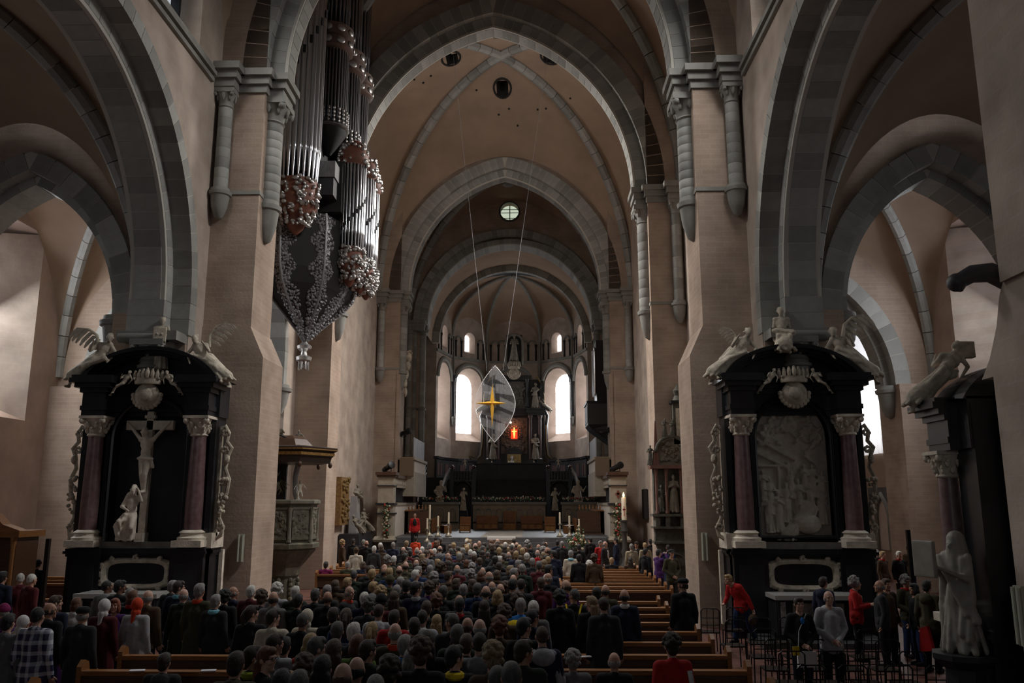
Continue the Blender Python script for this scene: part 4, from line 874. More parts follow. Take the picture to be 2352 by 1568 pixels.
# flowers: tight rows of leaves, red and white blooms
LEAF = mat('dark glossy leaves', (.035, .085, .02), .5, objvar=.2); FRED = mat('red roses', (.42, .03, .02), .6); FWHITE = mat('cream roses', (.62, .58, .42), .6)
def flowers(T, pts, r, seed, per=7):
    rnd = random.Random(seed); L_, R_, W_ = MB(), MB(), MB()
    for p in pts:
        for k in range(per):
            d = V3((rnd.gauss(0, r), rnd.gauss(0, r), rnd.gauss(0, r)))
            L_.ell(V3(p)+d, (.05, .05, .018), 6, 3, rot=(rnd.uniform(-1, 1), rnd.uniform(-1, 1), rnd.uniform(0, 3)))
        (R_ if rnd.random() < .38 else W_).ell(V3(p)+V3((rnd.gauss(0, r*.8), -abs(rnd.gauss(0, r))-.02, abs(rnd.gauss(0, r)))), rnd.uniform(.045, .07), 7, 5)
        if rnd.random() < .6: W_.ell(V3(p)+V3((rnd.gauss(0, r), -abs(rnd.gauss(0, r))-.02, rnd.gauss(0, r*.8))), rnd.uniform(.035, .05), 6, 4)
    tag(L_.build('foliage', LEAF, T, smooth=SM), kind='stuff'); tag(R_.build('red_blooms', FRED, T, smooth=SM), kind='stuff'); tag(W_.build('white_blooms', FWHITE, T, smooth=SM), kind='stuff')
SANDW = mat('ochre sandstone wall', (.27, .23, .17), .8, var=.15, scale=2.5, bump=.1)
for (x0, x1, lab, n) in ((-2.45, 2.6, 'long sandstone wall behind the bishop seat with blind arches', 7), (-5.95, -3.5, 'short sandstone wall with blind arches left of the black steps', 3), (3.78, 6.2, 'short sandstone wall with blind arches right of the black steps', 3)):
    T = thing('choir_wall', lab, 'wall', ((x0+x1)/2, 59.2, 1.45)); h = (x1-x0)/2
    MB().box(-h, h, 0, .5, 0, 1.7).build('wall_body', SANDW, T); MB().box(-h-.08, h+.08, -.1, .55, 1.7, 1.88).build('wall_cap', GREYD, T); MB().box(-h-.02, h+.02, -.05, .5, .42, .52).build('wall_band', BLACKM, T)
    for k in range(n):
        c = -h + 2*h*(k+.5)/n; w = h/n*.62
        MB().tube([(c-w, -.02, .58), (c-w, -.02, 1.2)] + [(c-w*cos(pi*i/8), -.02, 1.2+w*sin(pi*i/8)) for i in range(1, 8)] + [(c+w, -.02, 1.2), (c+w, -.02, .58)], .045, 6).build('blind_arch', GREYD, T, smooth=SM)
    F_ = thing('flower_row', {7: 'long row of red and cream roses on the middle choir wall', 3: ('left' if x0 < 0 else 'right') + ' short row of red and cream roses on its choir wall'}[n], 'flowers', ((x0+x1)/2, 59.3, 3.45), group='flower rows on the choir walls')
    flowers(F_, [(-h+.1+(2*h-.2)*i/int(h*16), 0, .1) for i in range(int(h*16)+1)], .07, n+int(x0))
# bishop seat, carved benches and stools
def bench(label, x, y, w, back=True, rz=0, seatc=WOOD):
    T = thing('wooden_bench' if back else 'wooden_stool', label, 'bench' if back else 'stool', (x, y, 1.45), rz)
    MB().box(-w/2, w/2, -.3, .15, .40, .46).build('seat', seatc, T)
    for e in (-1, 1): MB().box(*sorted((e*w/2, e*(w/2-.06))), -.3, .15, 0, .42).build('leg', WOOD, T)
    MB().box(-w/2+.04, w/2-.04, -.26, -.22, .05, .38).build('apron', WOOD, T)
    if back:
        MB().box(-w/2, w/2, .1, .16, .46, .95).build('backrest', WOOD, T)
        for k in range(max(2, int(w*2.2))):
            c = -w/2 + w*(k+.5)/max(2, int(w*2.2)); MB().box(c-.16, c+.16, -.285, -.262, .08, .36).build('panel', mat('light carved oak', (.36, .18, .055), .5), T)
    return T
bench('left carved oak bench before the middle choir wall', -1.45, 58.9, 1.5); bench('right carved oak bench before the middle choir wall', 1.65, 58.9, 1.5)
T = thing('bishop_chair', 'oak bishop chair with carved front between two benches', 'chair', (.12, 58.9, 1.45))
MB().box(-.42, .42, -.4, .15, .42, .5).build('seat', WOODD, T); MB().box(-.45, .45, .1, .18, 0, 1.25).build('backrest', WOOD, T)
for e in (-1, 1): MB().box(*sorted((e*.45, e*.36)), -.42, .15, 0, .75).build('armrest', WOOD, T)
q = MB().box(-.36, .36, -.40, -.36, .02, .42)
for i in range(5):
    for j in range(2): q.lathe([(.07, -.02), (.075, 0), (.05, .02)], 8, M=Matrix.Translation((-.28+.14*i, -.41, .14+.16*j)) @ Matrix.Rotation(pi/2, 4, 'X'))
q.build('carved_front', mat('light carved oak', (0, 0, 0)), T)
for (x, y, lab) in ((-2.6, 54.0, 'left light oak stool on the altar island'), (2.8, 54.0, 'right light oak stool on the altar island beside the candles')): bench(lab, x, y, .7, True)
bench('long light oak kneeling bench left of the pale carpet', -3.75, 52.5, 1.7, False, pi/2+.25); bench('long light oak kneeling bench right of the pale carpet', 3.85, 52.5, 1.6, False, pi/2-.2)
for s in (-1, 1):
    T = thing('choir_stall', f'dark oak choir stalls with slatted front on the {SIDE[s]} of the altar island', 'stalls', (s*5.05, 51.2, 1.45))
    MB().box(-.75, .75, -1.2, 4.2, 0, .12).build('stall_base', WOODD, T)
    MB().box(*sorted((s*.75, s*.62)), -1.2, 4.2, .1, 1.35).build('stall_back', WOODD, T); MB().box(*sorted((s*.8, s*.4)), -1.25, 4.25, 1.33, 1.41).build('stall_cornice', WOOD, T)
    MB().box(-.75, .75, -1.2, -1.1, .1, 1.33).build('stall_end', WOODD, T); MB().box(*sorted((-s*.75, -s*.7)), -1.2, 4.2, .1, .85).build('stall_front', WOODD, T)
    for k in range(9):
        MB().box(*sorted((-s*.79, -s*.74)), -1.05+k*.58, -.95+k*.58, .1, .9).build('stall_slat', WOOD, T)
    for k in range(7): MB().lathe([(.03, 0), (.05, .1), (.02, .18), (.045, .24), (.0, .3)], 8, (-.6+k*.2, -1.15, 1.41)).build('finial', WOOD, T, smooth=SM)
# ---- side screens: pillar with long parapet of dark balusters
PARA = mat('buff limestone parapet', (.36, .315, .245), .75, var=.15, scale=3)
BALF = mat('dark metal baluster', (.03, .032, .036), .4, metal=.4)
for s in (-1, 1):
    T = thing('choir_screen', f'{SIDE[s]} choir screen with a buff pillar and a parapet of dark balusters', 'screen', (s*6.32, 46.2, 1.2))
    q = MB().lathe([(.8, 0), (.86, .12), (.72, .3)], 4, M=Matrix.Rotation(pi/4, 4, 'Z')); q.box(-.42, .42, -.42, .42, .25, 3.45)
    q.build('pillar', PARA, T)
    for (z, e, h) in ((1.45, .08, .08), (1.95, .1, .1), (2.95, .06, .06), (3.45, .08, .1)): MB().box(-.42-e, .42+e, -.42-e, .42+e, z, z+h).build('band', BLACKM if z < 3 else WOODD, T)
    MB().box(-.56, .56, -.56, .56, 3.55, 3.72).build('pillar_cap', WOODD, T)
    x0, x1 = sorted((-s*.05, -s*.42))
    y0, y1 = .42, 8.6
    MB().box(x0, x1, y0, y1, .25, 1.92).build('panel_wall', mat('white washed panel', (.62, .56, .50), .8, var=.08, scale=2), T)
    MB().box(x0-.05, x1+.05, y0, y1, 1.92, 2.08).build('bottom_rail', PARA, T); MB().box(x0-.03, x1+.03, y0, y1, 2.9, 3.02).build('middle_rail', GOLD if False else PARA, T)
    MB().box(x0-.1, x1+.1, y0, y1, 3.42, 3.6).build('top_rail', WOODD, T)
    n = 20; xc = (x0+x1)/2
    bm_ = MB().lathe([(.06, 0), (.075, .05), (.045, .12), (.05, .55), (.07, .72), (.05, .82)], 8).mesh('baluster', SM); bm_.materials.append(BALF)
    lm_ = MB().prism([(-.13, .38), (.13, .38), (.07, .1), (0, 0), (-.07, .1)], 'x', -.05, .05).mesh('drop_arch'); lm_.materials.append(mat('cream limestone', (0,)*3))
    for k in range(n):
        yy = y0+.2+(y1-y0-.4)*k/(n-1)
        place('baluster', bm_, T, (xc, yy, 2.08)); place('drop_arch', lm_, T, (-s*.36, yy, 3.03)); place('drop_foot', lm_, T, (-s*.40, yy, 2.06), None).scale = (1, .8, -.35)
    # upper tier: white chest with grey slatted gate
    U = thing('choir_gallery', f'white boxed gallery front with grey slats above the {SIDE[s]} choir screen', 'gallery', (s*5.86, 50.6, 4.85))
    MB().box(-.45, .45, -.35, 5.5, -1.2, .25).build('gallery_base', PARA, U); MB().box(-.4, .4, -.3, 5.5, .25, .95).build('gallery_front', mat('white washed panel', (0,)*3), U); MB().box(-.5, .5, -.45, 5.6, .95, 1.12).build('gallery_cap', PARA, U)
    MB().box(-.42, .42, -.5, -.1, 0, 1.1).build('gallery_post', mat('brown stone post', (.17, .12, .075), .7), U)
    for k in range(9): MB().box(-s*.3-.03, -s*.3+.03, .35+k*.55, .82+k*.55, 1.12, 2.35).build('slat', mat('pale grey boards', (.30, .31, .34), .6), U)
    # spotlights
    for (i, (x, y, z, rz, lab)) in enumerate(((s*6.3, 46.2, 4.93, s*.9, f'black stage spotlight on the {SIDE[s]} choir pillar'), (s*6.2, 50.9, 7.2 if s < 0 else 7.3, s*.5, f'black stage spotlight above the {SIDE[s]} grey slats'))):
        L_ = thing('stage_spotlight', lab, 'spotlight', (x, y, z), rz)
        M_ = Matrix.Translation((0, 0, .26)) @ Matrix.Rotation(pi/2-.3, 4, 'Y')
        MB().lathe([(.10, -.5), (.14, -.45), (.14, .1), (.18, .2), (.2, .45), (.16, .46)], 14, M=M_).build('housing', DARKM, L_, smooth=SM)
        MB().lathe([(.0, .44), (.15, .44), (.15, .45)], 14, M=M_).build('lens', mat('lamp lens', (.25, .33, .36), .2), L_)
        MB().tube([(0, -.2, .3), (0, -.2, .02), (0, .2, .02), (0, .2, .3)], .025, 6).build('bracket', DARKM, L_)
    G_ = thing('flower_garland', f'garland of green leaves and roses hanging down the {SIDE[s]} choir pillar', 'garland', (s*6.32 - s*.1, 45.7, 1.25))
    flowers(G_, [(.06*sin(i*.9), 0, .05+1.85*i/26) for i in range(27)], .08, 5+s)
# red cross on the right pillar
cr = MB().box(-.06, .06, -.03, 0, -.2, .2); cr.box(-.14, .14, -.03, 0, -.02, .08)
tag(cr.build('consecration_cross', mat('faded red paint', (.22, .06, .035), .7), loc=(6.3, 45.76, 3.72)), 'painted red cross on the right choir pillar', 'cross')
# ---- candlesticks
BRASS = mat('dull silver candlestick', (.42, .38, .30), .4, metal=.7)
def candlestick(label, x, y, z0, ztop, ch):
    T = thing('candlestick', label, 'candlestick', (x, y, z0), group='tall candlesticks beside the altar island'); H = ztop-z0-ch
    MB().lathe([(.19, 0), (.2, .04), (.13, .1), (.05, .22), (.035, .4), (.06, .5), (.03, .56), (.03, H-.3), (.06, H-.22), (.03, H-.14), (.1, H-.04), (.1, H)], 12).build('stand', BRASS, T, smooth=SM)
    MB().lathe([(.052, H), (.05, H+ch-.02), (.02, H+ch)], 10).build('candle', CANDLE, T, smooth=SM)
for (a, b, c, d, lab) in ((-3.96, 46.4, 3.15, .75, 'tallest ivory candle on a silver stand, left of the altar island'), (-3.98, 45.5, 2.45, .55, 'low ivory candle in front of the tallest left candle'), (-3.50, 46.4, 2.56, .55, 'middle ivory candle on the left of the altar island'), (-2.92, 46.4, 2.76, .6, 'ivory candle on the left nearest the pale carpet'),
                     (3.16, 46.4, 2.76, .6, 'ivory candle on the right nearest the pale carpet'), (3.68, 46.4, 2.57, .62, 'middle ivory candle on the right of the altar island'), (4.2, 46.4, 2.40, .6, 'ivory candle on the right just above the bouquet')):
    candlestick(lab, a, b, 1.46 if b > 46 else 1.2, c, d)
T = thing('paschal_candle', 'large burning ivory candle on a dark carved stand before the right pillar', 'candle', (6.35, 43.6, 0))
MB().lathe([(.28, 0), (.3, .1), (.16, .25), (.13, .6), (.19, .8), (.13, 1.0), (.12, 1.7), (.19, 1.85), (.14, 2.0), (.16, 2.3), (.2, 2.34), (.2, 2.4)], 12).build('stand', mat('dark carved stone stand', (.055, .05, .045), .8), T, smooth=SM)
MB().lathe([(.125, 2.4), (.12, 3.5), (.09, 3.55)], 14).build('candle', CANDLE, T, smooth=SM)
q = MB(); q.box(-.02, .02, -.13, -.11, 2.6, 3.1); q.box(-.07, .07, -.13, -.11, 2.9, 2.96); q.build('red_mark', mat('red wax', (.35, .03, .02), .5), T)
MB().lathe([(.0, 0), (.05, .05), (.06, .11), (.03, .2), (.0, .27)], 10, (0, 0, 3.54)).build('flame', mat('candle flame', (1.0, .62, .25), .5, emit=5), T, smooth=SM)
fl = bpy.data.lights.new('candle_glow', 'POINT'); fl.energy = 6; fl.color = (1, .5, .2); fl.shadow_soft_size = .06; fo = bpy.data.objects.new('candle_glow', fl); COL.objects.link(fo); fo.parent = T; fo.location = (0, -.1, 3.75)
T = thing('flower_bouquet', 'round bouquet of green leaves, red and cream flowers at the right end of the steps', 'flowers', (3.89, 43.0, 0))
MB().lathe([(.16, 0), (.18, .05), (.1, .3), (.1, .6), (.2, .95), (.18, .97)], 12).build('vase', mat('dark pot', (.05, .045, .04), .6), T, smooth=SM)
rnd = random.Random(4); flowers(T, [(rnd.gauss(0, .28), rnd.gauss(0, .2), 1.25+rnd.gauss(0, .2)) for k in range(46)], .10, 9, 9)
# ---- black marble steps and gates up to the high altar
mb = MB()
for k in range(14): mb.box(-2.6, 2.75, 60.2+k*.55, 68.5, 0, 1.7+k*.26)
tag(struct(mb.build('floor_steps', BLACKM)), 'black steps rising to the high altar', 'steps')
struct(MB().box(-7.5, 7.5, 68.4, 79.5, 0, 5.15).build('floor_sanctuary', BLACKM), 'black raised floor of the sanctuary', 'floor')
T = thing('slate_barrier', 'wide dark slate barrier of three panels below the high altar', 'barrier', (.1, 69.6, 5.15))
for k in range(3): MB().box(-3.2+k*2.13, -3.2+k*2.13+2.1, 0, .2, 0, 1.25).build('panel', mat('dark blue slate', (.035, .042, .05), .6, var=.15, scale=2), T)
MB().box(-3.25, 3.25, -.06, .26, 1.25, 1.33).build('cap', BLACKM, T)
for s in (-1, 1):
    T = thing('marble_gate', f'black marble gate with balls and cherub on top, {SIDE[s]} of the altar steps', 'gate', (s*3.75+.05, 65.5, 0))
    for e in (-.85, .85):
        MB().box(e-.16, e+.16, -.2, .2, 0, 5.7).build('post', BLACK, T); MB().box(e-.22, e+.22, -.26, .26, 5.7, 5.85).build('post_cap', BLACK, T)
        MB().ell((e, 0, 6.0), .16, 12, 8).build('ball', mat('polished brown ball', (.10, .05, .04), .15), T, smooth=SM)
    MB().box(-.85, .85, -.12, .12, 4.9, 5.7).build('lintel', BLACK, T); MB().tube([(-.7*cos(pi*i/12), -.14, 4.2+.7*sin(pi*i/12)) for i in range(13)], .09, 8).build('gate_arch', BLACK, T, smooth=SM)
    MB().box(-.8, .8, .1, .2, 0, 4.9).build('gate_back', BLACKM, T)
    for k in range(7): MB().lathe([(.05, 0), (.075, .1), (.04, .2), (.075, .45), (.05, .6)], 8, (-.7+.233*k, -.15, 5.05)).build('baluster', BLACK, T, smooth=SM)
    MB().tube([(s*.95, -.1, 5.85), (s*1.25, -.6, 5.35), (s*1.45, -2.2, 4.2), (s*1.55, -4.4, 2.6)], .075, 8, flat=2.2).build('handrail', mat('pale grey stone handrail', (.42, .42, .43), .4), T, smooth=SM)
    for k in range(12): MB().box(s*1.1-.02+s*.02*k, s*1.1+.02+s*.02*k, -.6-.3*k, -.55-.3*k, 2.0, 5.2-.22*k).build('rail_post', DARKM, T)
    statue('cherub', T, (s*-.1+.05, -.05, 5.80), 0, J_PUTTO, CREAM, .5, vox=.03)
    for (x, y, z, h, lab) in ((s*4.95, 60.8, 2.35, 1.45, f'outer pale saint statue in front of the {SIDE[s]} marble gate'), (s*3.35, 61.8, 2.7, .95, f'inner small saint statue beside the {SIDE[s]} end of the black steps')):
        D = thing('saint_statue', lab, 'statue', (x, y, 0)); MB().box(-.3, .3, -.3, .3, 1.45, z).build('pedestal', BLACKM, D)
        statue('figure', D, (0, 0, z-.02), .3*s, J_ADV, CARVED, h, rb=dict(w=.26), seed=int(x*3), vox=.03, dr=[([(-.2,-.1,1.2), (.15,-.15,.8)], .07)])
    # outer stairs
    mb = MB()
    for k in range(15): mb.box(*sorted((s*5.15, s*7.0)), 60.2+k*.5, 68.4, 0, 1.9+k*.24)
    struct(mb.build('floor_stairs', BLACKM), f'{SIDE[s]} black stairs to the sanctuary', 'stairs')
    R_ = thing('stair_railing', f'dark railing with pale bars beside the {SIDE[s]} sanctuary stairs', 'railing', (s*6.75, 63, 0))
    for dz in (.1, .55, .95): MB().tube([(0, -1.5, 3.2+dz), (0, 4.2, 5.6+dz)], .045, 6).build('bar', mat('pale grey stone handrail', (0,)*3) if dz < .2 else BLACKM, R_)
    for k in range(4): MB().box(-.06, .06, -1.5+k*1.85, -1.4+k*1.85, 2.2, 4.2+k*.78).build('post', BLACKM, R_)
    D = thing('apse_dado', f'dark panelled dado along the {SIDE[s]} curve of the apse', 'panelling', (0, 0, 5.15))
    pts = [(s*6.3, 69.5), (s*6.0, 71.5), (s*4.95, 74.0), (s*3.3, 75.6)]
    for a, b in zip(pts, pts[1:]):
        d = V3((b[0]-a[0], b[1]-a[1], 0)); L2 = d.length; M_ = Matrix.Translation((a[0], a[1], 0)) @ Matrix.Rotation(atan2(d.y, d.x), 4, 'Z')
        MB().box(0, L2, -.1, .1, 0, 1.75, M_).build('panel', BLACKM, D); MB().box(-.05, L2+.05, -.2, .2, 1.75, 1.95, M_).build('cornice', BLACK, D)
        for t in (.25, .7): MB().box(L2*t-.3, L2*t+.3, -.13, .13, .4, 1.4, M_).build('inset', mat('dark red marble inset', (.10, .055, .05), .4), D)
# ---- the high altar
GRIMY = mat('grimy statue stone', (.20, .18, .14), .8, var=.35, scale=5, bump=.2)
H = thing('high_altar', 'tall black and gold baroque high altar with saints in front of the apse', 'altar', (.1, 76.4, 5.15))
BG = mat('blackened marble altar', (.022, .022, .024), .35, var=.4, scale=2); MB().box(-2.9, 2.9, -.6, 1.2, 0, 1.7).build('altar_base', BG, H)
MB().box(-2.7, 2.7, .2, 1.0, 1.7, 6.4).build('altar_back', BG, H)
for x in (-2.35, -1.5, 1.5, 2.35):
    MB().lathe([(.24, 0), (.26, .08), (.18, .16), (.17, 3.6), (.15, 3.7), (.26, 3.95), (.26, 4.05)], 12, (x, -.2, 1.95)).build('column', mat('dark reddish column', (.07, .05, .048), .35), H, smooth=SM)
    MB().box(x-.3, x+.3, -.5, .2, .1, 1.95).build('pedestal', BG, H)
mb = MB()
for (e, a, b) in ((0, 6.0, 6.2), (.1, 6.2, 6.5), (.22, 6.5, 6.65)):
    mb.box(-2.75-e, -1.2+e, -.5-e, .8, a, b); mb.box(1.2-e, 2.75+e, -.5-e, .8, a, b); mb.box(-1.3, 1.3, -.1-e, .8, a, b)
mb.build('entablature', BG, H)
for e in (-1, 1):
    # curling side volutes with gilt edges
    P = [(e*2.85, 6.4), (e*3.05, 6.0), (e*2.95, 5.2), (e*2.95, 3.6), (e*3.1, 2.4), (e*3.5, 2.0), (e*3.9, 2.1), (e*4.2, 2.4), (e*4.35, 2.2), (e*4.2, 1.9)]
    MB().tube([(x, .2, z) for x, z in P], .16, 8).build('volute', BG, H, smooth=SM)
    MB().tube([(x-e*.05, .0, z-.05) for x, z in P[2:8]], .05, 6).build('gilt_edge', mat('old tarnished gilt', (.20, .13, .05), .5, metal=.5), H, smooth=SM)
    MB().ell((e*3.9, .1, 1.5), (.45, .25, .55), 10, 7).build('volute_foot', GRIMY, H, smooth=SM)
    statue('saint', H, (e*1.93, -.35, 1.95), -.2*e, J_HOLD if e > 0 else J_ADV, GRIMY, 1.35, rb=dict(w=.27), seed=20+e, vox=.03, dr=[([(-.2,-.1,1.3), (.2,-.14,.9)], .07)])
    statue('saint', H, (e*1.95, -.1, 6.65), .2*e, J_ADV, GRIMY, 1.35, rb=dict(w=.27), seed=30+e, vox=.03, dr=[([(.2,-.1,1.3), (-.2,-.14,.9)], .07)])
    statue('angel', H, (e*2.6, -.1, 6.0), 0, J_RECR if e < 0 else J_RECL, GRIMY, 1.1, rb=dict(w=.2, z0=.35), seed=40+e, vox=.035)
    MB().lathe([(.2, 0), (.15, .2), (.14, 2.3), (.24, 2.6)], 12, (e*1.2, 0, 6.8)).build('upper_column', BG, H, smooth=SM)
    MB().box(*sorted((e*2.45, e*2.75)), -.2, .5, 6.65, 9.2).build('upper_pier', BG, H)
    MB().tube([(e*2.8, -.1, 6.7), (e*2.75, -.1, 7.8), (e*2.5, -.1, 9.0), (e*2.1, -.1, 9.6)], .08, 6).build('gilt_scroll', mat('old tarnished gilt', (0,)*3), H, smooth=SM)
MB().box(-2.3, 2.3, .3, .9, 6.6, 9.4).build('upper_back', BG, H)
MB().box(-1.6, 1.6, -.1, .8, 9.3, 9.75).build('upper_cornice', BG, H)
mb = MB().box(-1.25, 1.25, .12, .3, 6.7, 9.2)
rnd = random.Random(8)
for k in range(60): mb.ell((rnd.uniform(-1.1, 1.1), .15, rnd.uniform(6.8, 9.1)), (rnd.uniform(.08, .22), .16, rnd.uniform(.08, .22)), 7, 5)
mb.build('upper_relief', mat('grimy relief', (.12, .105, .085), .8, var=.3, scale=4), H, smooth=SM)
mb = MB().box(-1.2, 1.2, .06, .2, 2.5, 5.8)
for k in range(70):
    a = rnd.uniform(0, 2*pi); d = rnd.uniform(.55, 1.25); mb.ell((d*cos(a)*.9, .1, 4.1+d*sin(a)*1.5), (rnd.uniform(.08, .2), .14, rnd.uniform(.08, .2)), 7, 5)
mb.build('niche_relief', mat('grimy relief', (0,)*3), H, smooth=SM)
# red glowing shrine with crucifix
sh_ = MB().box(-.30, .30, -.12, .1, 3.85, 4.75).build('shrine', mat('red glowing shrine', (.8, .05, .015), .5, emit=.8), H)
q = MB().box(-.05, .05, -.2, -.14, 3.95, 4.9); q.box(-.22, .22, -.2, -.14, 4.5, 4.6); q.ell((0, -.2, 4.35), (.09, .05, .28), 8, 6); q.build('shrine_cross', mat('lit golden cross', (1.0, .52, .12), .5, emit=1.6), sh_)
q = MB(); [q.ell((.55*cos(a), -.05, 4.45+.6*sin(a)), .06, 6, 4) for a in [2*pi*i/16 for i in range(16)]]; q.build('shrine_rays', mat('copper halo', (.45, .22, .15), .5), sh_)
MB().ell((-.32, -.3, 5.35), .09, 8, 6).build('shrine_lamp', mat('lamp bulb', (1, .9, .7), .4, emit=6), sh_)
rl = bpy.data.lights.new('shrine_glow', 'POINT'); rl.energy = 20; rl.color = (1, .25, .1); rl.shadow_soft_size = .1; ro = bpy.data.objects.new('shrine_glow', rl); COL.objects.link(ro); ro.parent = H; ro.location = (0, -.6, 5.0)
t_ = MB().prism([(-.75, 1.75), (.75, 1.75), (.75, 2.6)] + [(.75*cos(pi*i/12), 2.6+.45*sin(pi*i/12)) for i in range(1, 12)] + [(-.75, 2.6)], 'y', -.3, .3).build('tabernacle', BG, H)
MB().box(-.62, .62, -.36, -.3, 1.3, 2.45).build('tabernacle_door', mat('gilt door', (.42, .30, .12), .4, metal=.5, var=.3, scale=5), t_); MB().lathe([(.12, 1.3), (.14, 1.7), (.12, 2.3)], 10, (-.2, -.45, 0)).build('silver_candle', mat('lit silver', (.75, .76, .78), .25, metal=.6), t_, smooth=SM)
for x in (-2.0, -.5, -.35, -.2, -.05, 1.8): MB().lathe([(.08, 0), (.03, .1), (.03, .3), (.06, .34)], 8, (x, -.55, 1.72)).build('altar_candle', BRASS, H, smooth=SM)
crest(H, 0, -.15, 10.2, 1.5)
N_ = thing('niche_saint', 'standing saint in the dark niche at the top of the apse wall', 'statue', (.1, 77.0, 16.0)); MB().tube([(-.75, .15, 0), (-.75, .15, 2.2)] + [(-.75*cos(pi*i/10), .15, 2.2+.75*sin(pi*i/10)) for i in range(1, 10)] + [(.75, .15, 2.2), (.75, .15, 0)], .12, 8).build('niche_frame', GREYD, N_, smooth=SM)
MB().box(-.75, .75, .15, .4, 0, 2.9).build('niche_back', BLACKM, N_); statue('figure', N_, (0, -.2, .3), 0, J_HOLD, GRIMY, 1.45, rb=dict(w=.26), vox=.035)
MB().lathe([(.1, -.6), (.4, -.2), (.6, .2), (.55, .3)], 12, (0, 0, 0)).build('niche_corbel', GRIMY, N_, smooth=SM)
# ---- small choir organ on its balcony, right
O = thing('choir_organ', 'small dark organ on a rounded balcony against the right choir wall', 'organ', (6.1, 55.5, 8.0))
MB().loft([[(.9, -1.2, -.9), (.9, 1.6, -.9), (.7, 1.4, -.9), (.7, -1.0, -.9)], [(.9, -1.3, 0), (.9, 2.0, 0), (-.5, 1.6, 0), (-.5, -.9, 0)], [(.9, -1.3, .3), (.9, 2.0, .3), (-.75, 1.7, .3), (-.75, -1.0, .3)]]).build('balcony_foot', BLACKM, O)
MB().box(-.75, .9, -1.0, 1.7, .3, 1.75).build('balcony', mat('dark green-grey balcony', (.05, .052, .048), .6), O); MB().box(-.82, .9, -1.08, 1.78, 1.7, 1.85).build('balcony_rail', BLACKM, O)
for k in range(4): MB().box(-.78, -.74, -.9+k*.65, -.42+k*.65, .45, 1.6).build('balcony_panel', mat('greyed panel', (.10, .10, .10), .6), O)
MB().box(-.1, .9, -.6, 1.3, 1.7, 6.0).build('organ_case', mat('black organ case', (.015, .014, .014), .5), O)
for k in range(9): MB().lathe([(.04, 0), (.085, .5), (.085, 2.9+.3*sin(k)), (.07, 2.95+.3*sin(k))], 8, (-.2, -.5+k*.21, 2.35)).build('pipe', SILVER, O, smooth=SM)
# ---- hanging mandorla with the golden star
ST = thing('hanging_star', 'clear almond shaped disc with a golden four-pointed star hung on two cables', 'sculpture', (-.27, 43, 8.33))
mand = []
for i in range(25):
    t = i/24; u_ = 2*t-1; w = 1.06*(1-abs(u_)**1.75); mand.append((w, 2.0*u_))
gl = bpy.data.materials.new('clear acrylic'); gl.use_nodes = True; nt = gl.node_tree; b = nt.nodes['Principled BSDF']; b.inputs['Roughness'].default_value = .15; b.inputs['Base Color'].default_value = (.8, .82, .85, 1); b.inputs['Alpha'].default_value = .05
fr = bpy.data.materials.new('frosted acrylic'); fr.use_nodes = True; b = fr.node_tree.nodes['Principled BSDF']; b.inputs['Roughness'].default_value = .5; b.inputs['Base Color'].default_value = (.75, .77, .80, 1); b.inputs['Alpha'].default_value = .17
outl = [(w, z) for w, z in mand] + [(-w, z) for w, z in mand[::-1][1:-1]]
bend = lambda x: .18*x*x
rings = [[(w*t, bend(w*t), z) for t in [(-1 + 2*k/12) for k in range(13)]] for w, z in mand]
MB().loft(rings, cap=False, closed=False).build('disc', gl, ST, smooth=SM)
rim = [(w, bend(w)-.005, z) for w, z in mand] + [(-w, bend(w)-.005, z) for w, z in mand[::-1][1:]]
MB().tube(rim, .018, 6).build('rim', mat('polished acrylic edge', (.75, .76, .78), .2), ST, smooth=SM)
def halfw(z): return 1.06*max(0, 1-(z/2.0)**2)**.42
def stripe(z0, h, x0, x1, sl):
    g = []; n = 12
    for i in range(n+1):
        x = x0 + (x1-x0)*i/n; za, zb = z0 + sl*(x-x0), z0 + h + sl*(x-x0)
        lim = 1.99*max(0, 1-min(1, abs(x)/1.06))**(1/1.75); za, zb = max(-lim, min(lim, za)), max(-lim, min(lim, zb)); g.append([(x, bend(x)-.012, za), (x, bend(x)-.012, zb)])
    MB().loft(g, cap=False, closed=False).build('frosted_stripe', fr, ST)
for (z0, h, x0, x1, sl) in ((1.35, .75, -.3, .0, 0.6), (1.3, .7, .0, .75, -.55), (.7, .45, -.8, -.02, -.42), (.55, .5, .02, 1.0, -.12), (.25, .45, -1.0, -.03, -.1), (-.15, .5, .25, 1.05, -.42), (-.45, .55, -.9, .9, -.40), (-1.05, .42, -1.0, .55, -.30), (-1.9, .8, .0, .55, .35)): stripe(z0, h, x0, x1, sl)
def star_arm(L_, w, ax):
    M_ = {'u': Matrix(), 'd': Matrix.Rotation(pi, 4, 'Y'), 'l': Matrix.Rotation(-pi/2, 4, 'Y'), 'r': Matrix.Rotation(pi/2, 4, 'Y')}[ax]
    return [M_ @ Vector(p) for p in ((0,0,L_), (w,0,w), (0,-.13,0), (-w,0,w), (0,.13,0))]
YEL = mat('golden yellow star', (.66, .36, .035), .4, var=.12, scale=3)
q = MB()
for (ax, L_) in (('u', 1.0), ('d', 1.25), ('l', .92), ('r', .74)):
    p = star_arm(L_, .105, ax); q.add(p, [(0,1,2), (0,2,3), (0,4,1), (0,3,4)])
q.build('star', YEL, ST, loc=(-.13, -.16, 0))
MB().tube([(-.13, -.1, 1.95), (-.13, -.1, -1.95)], .022, 6).build('rod', mat('steel rod', (.30, .30, .31), .35, metal=.8), ST)
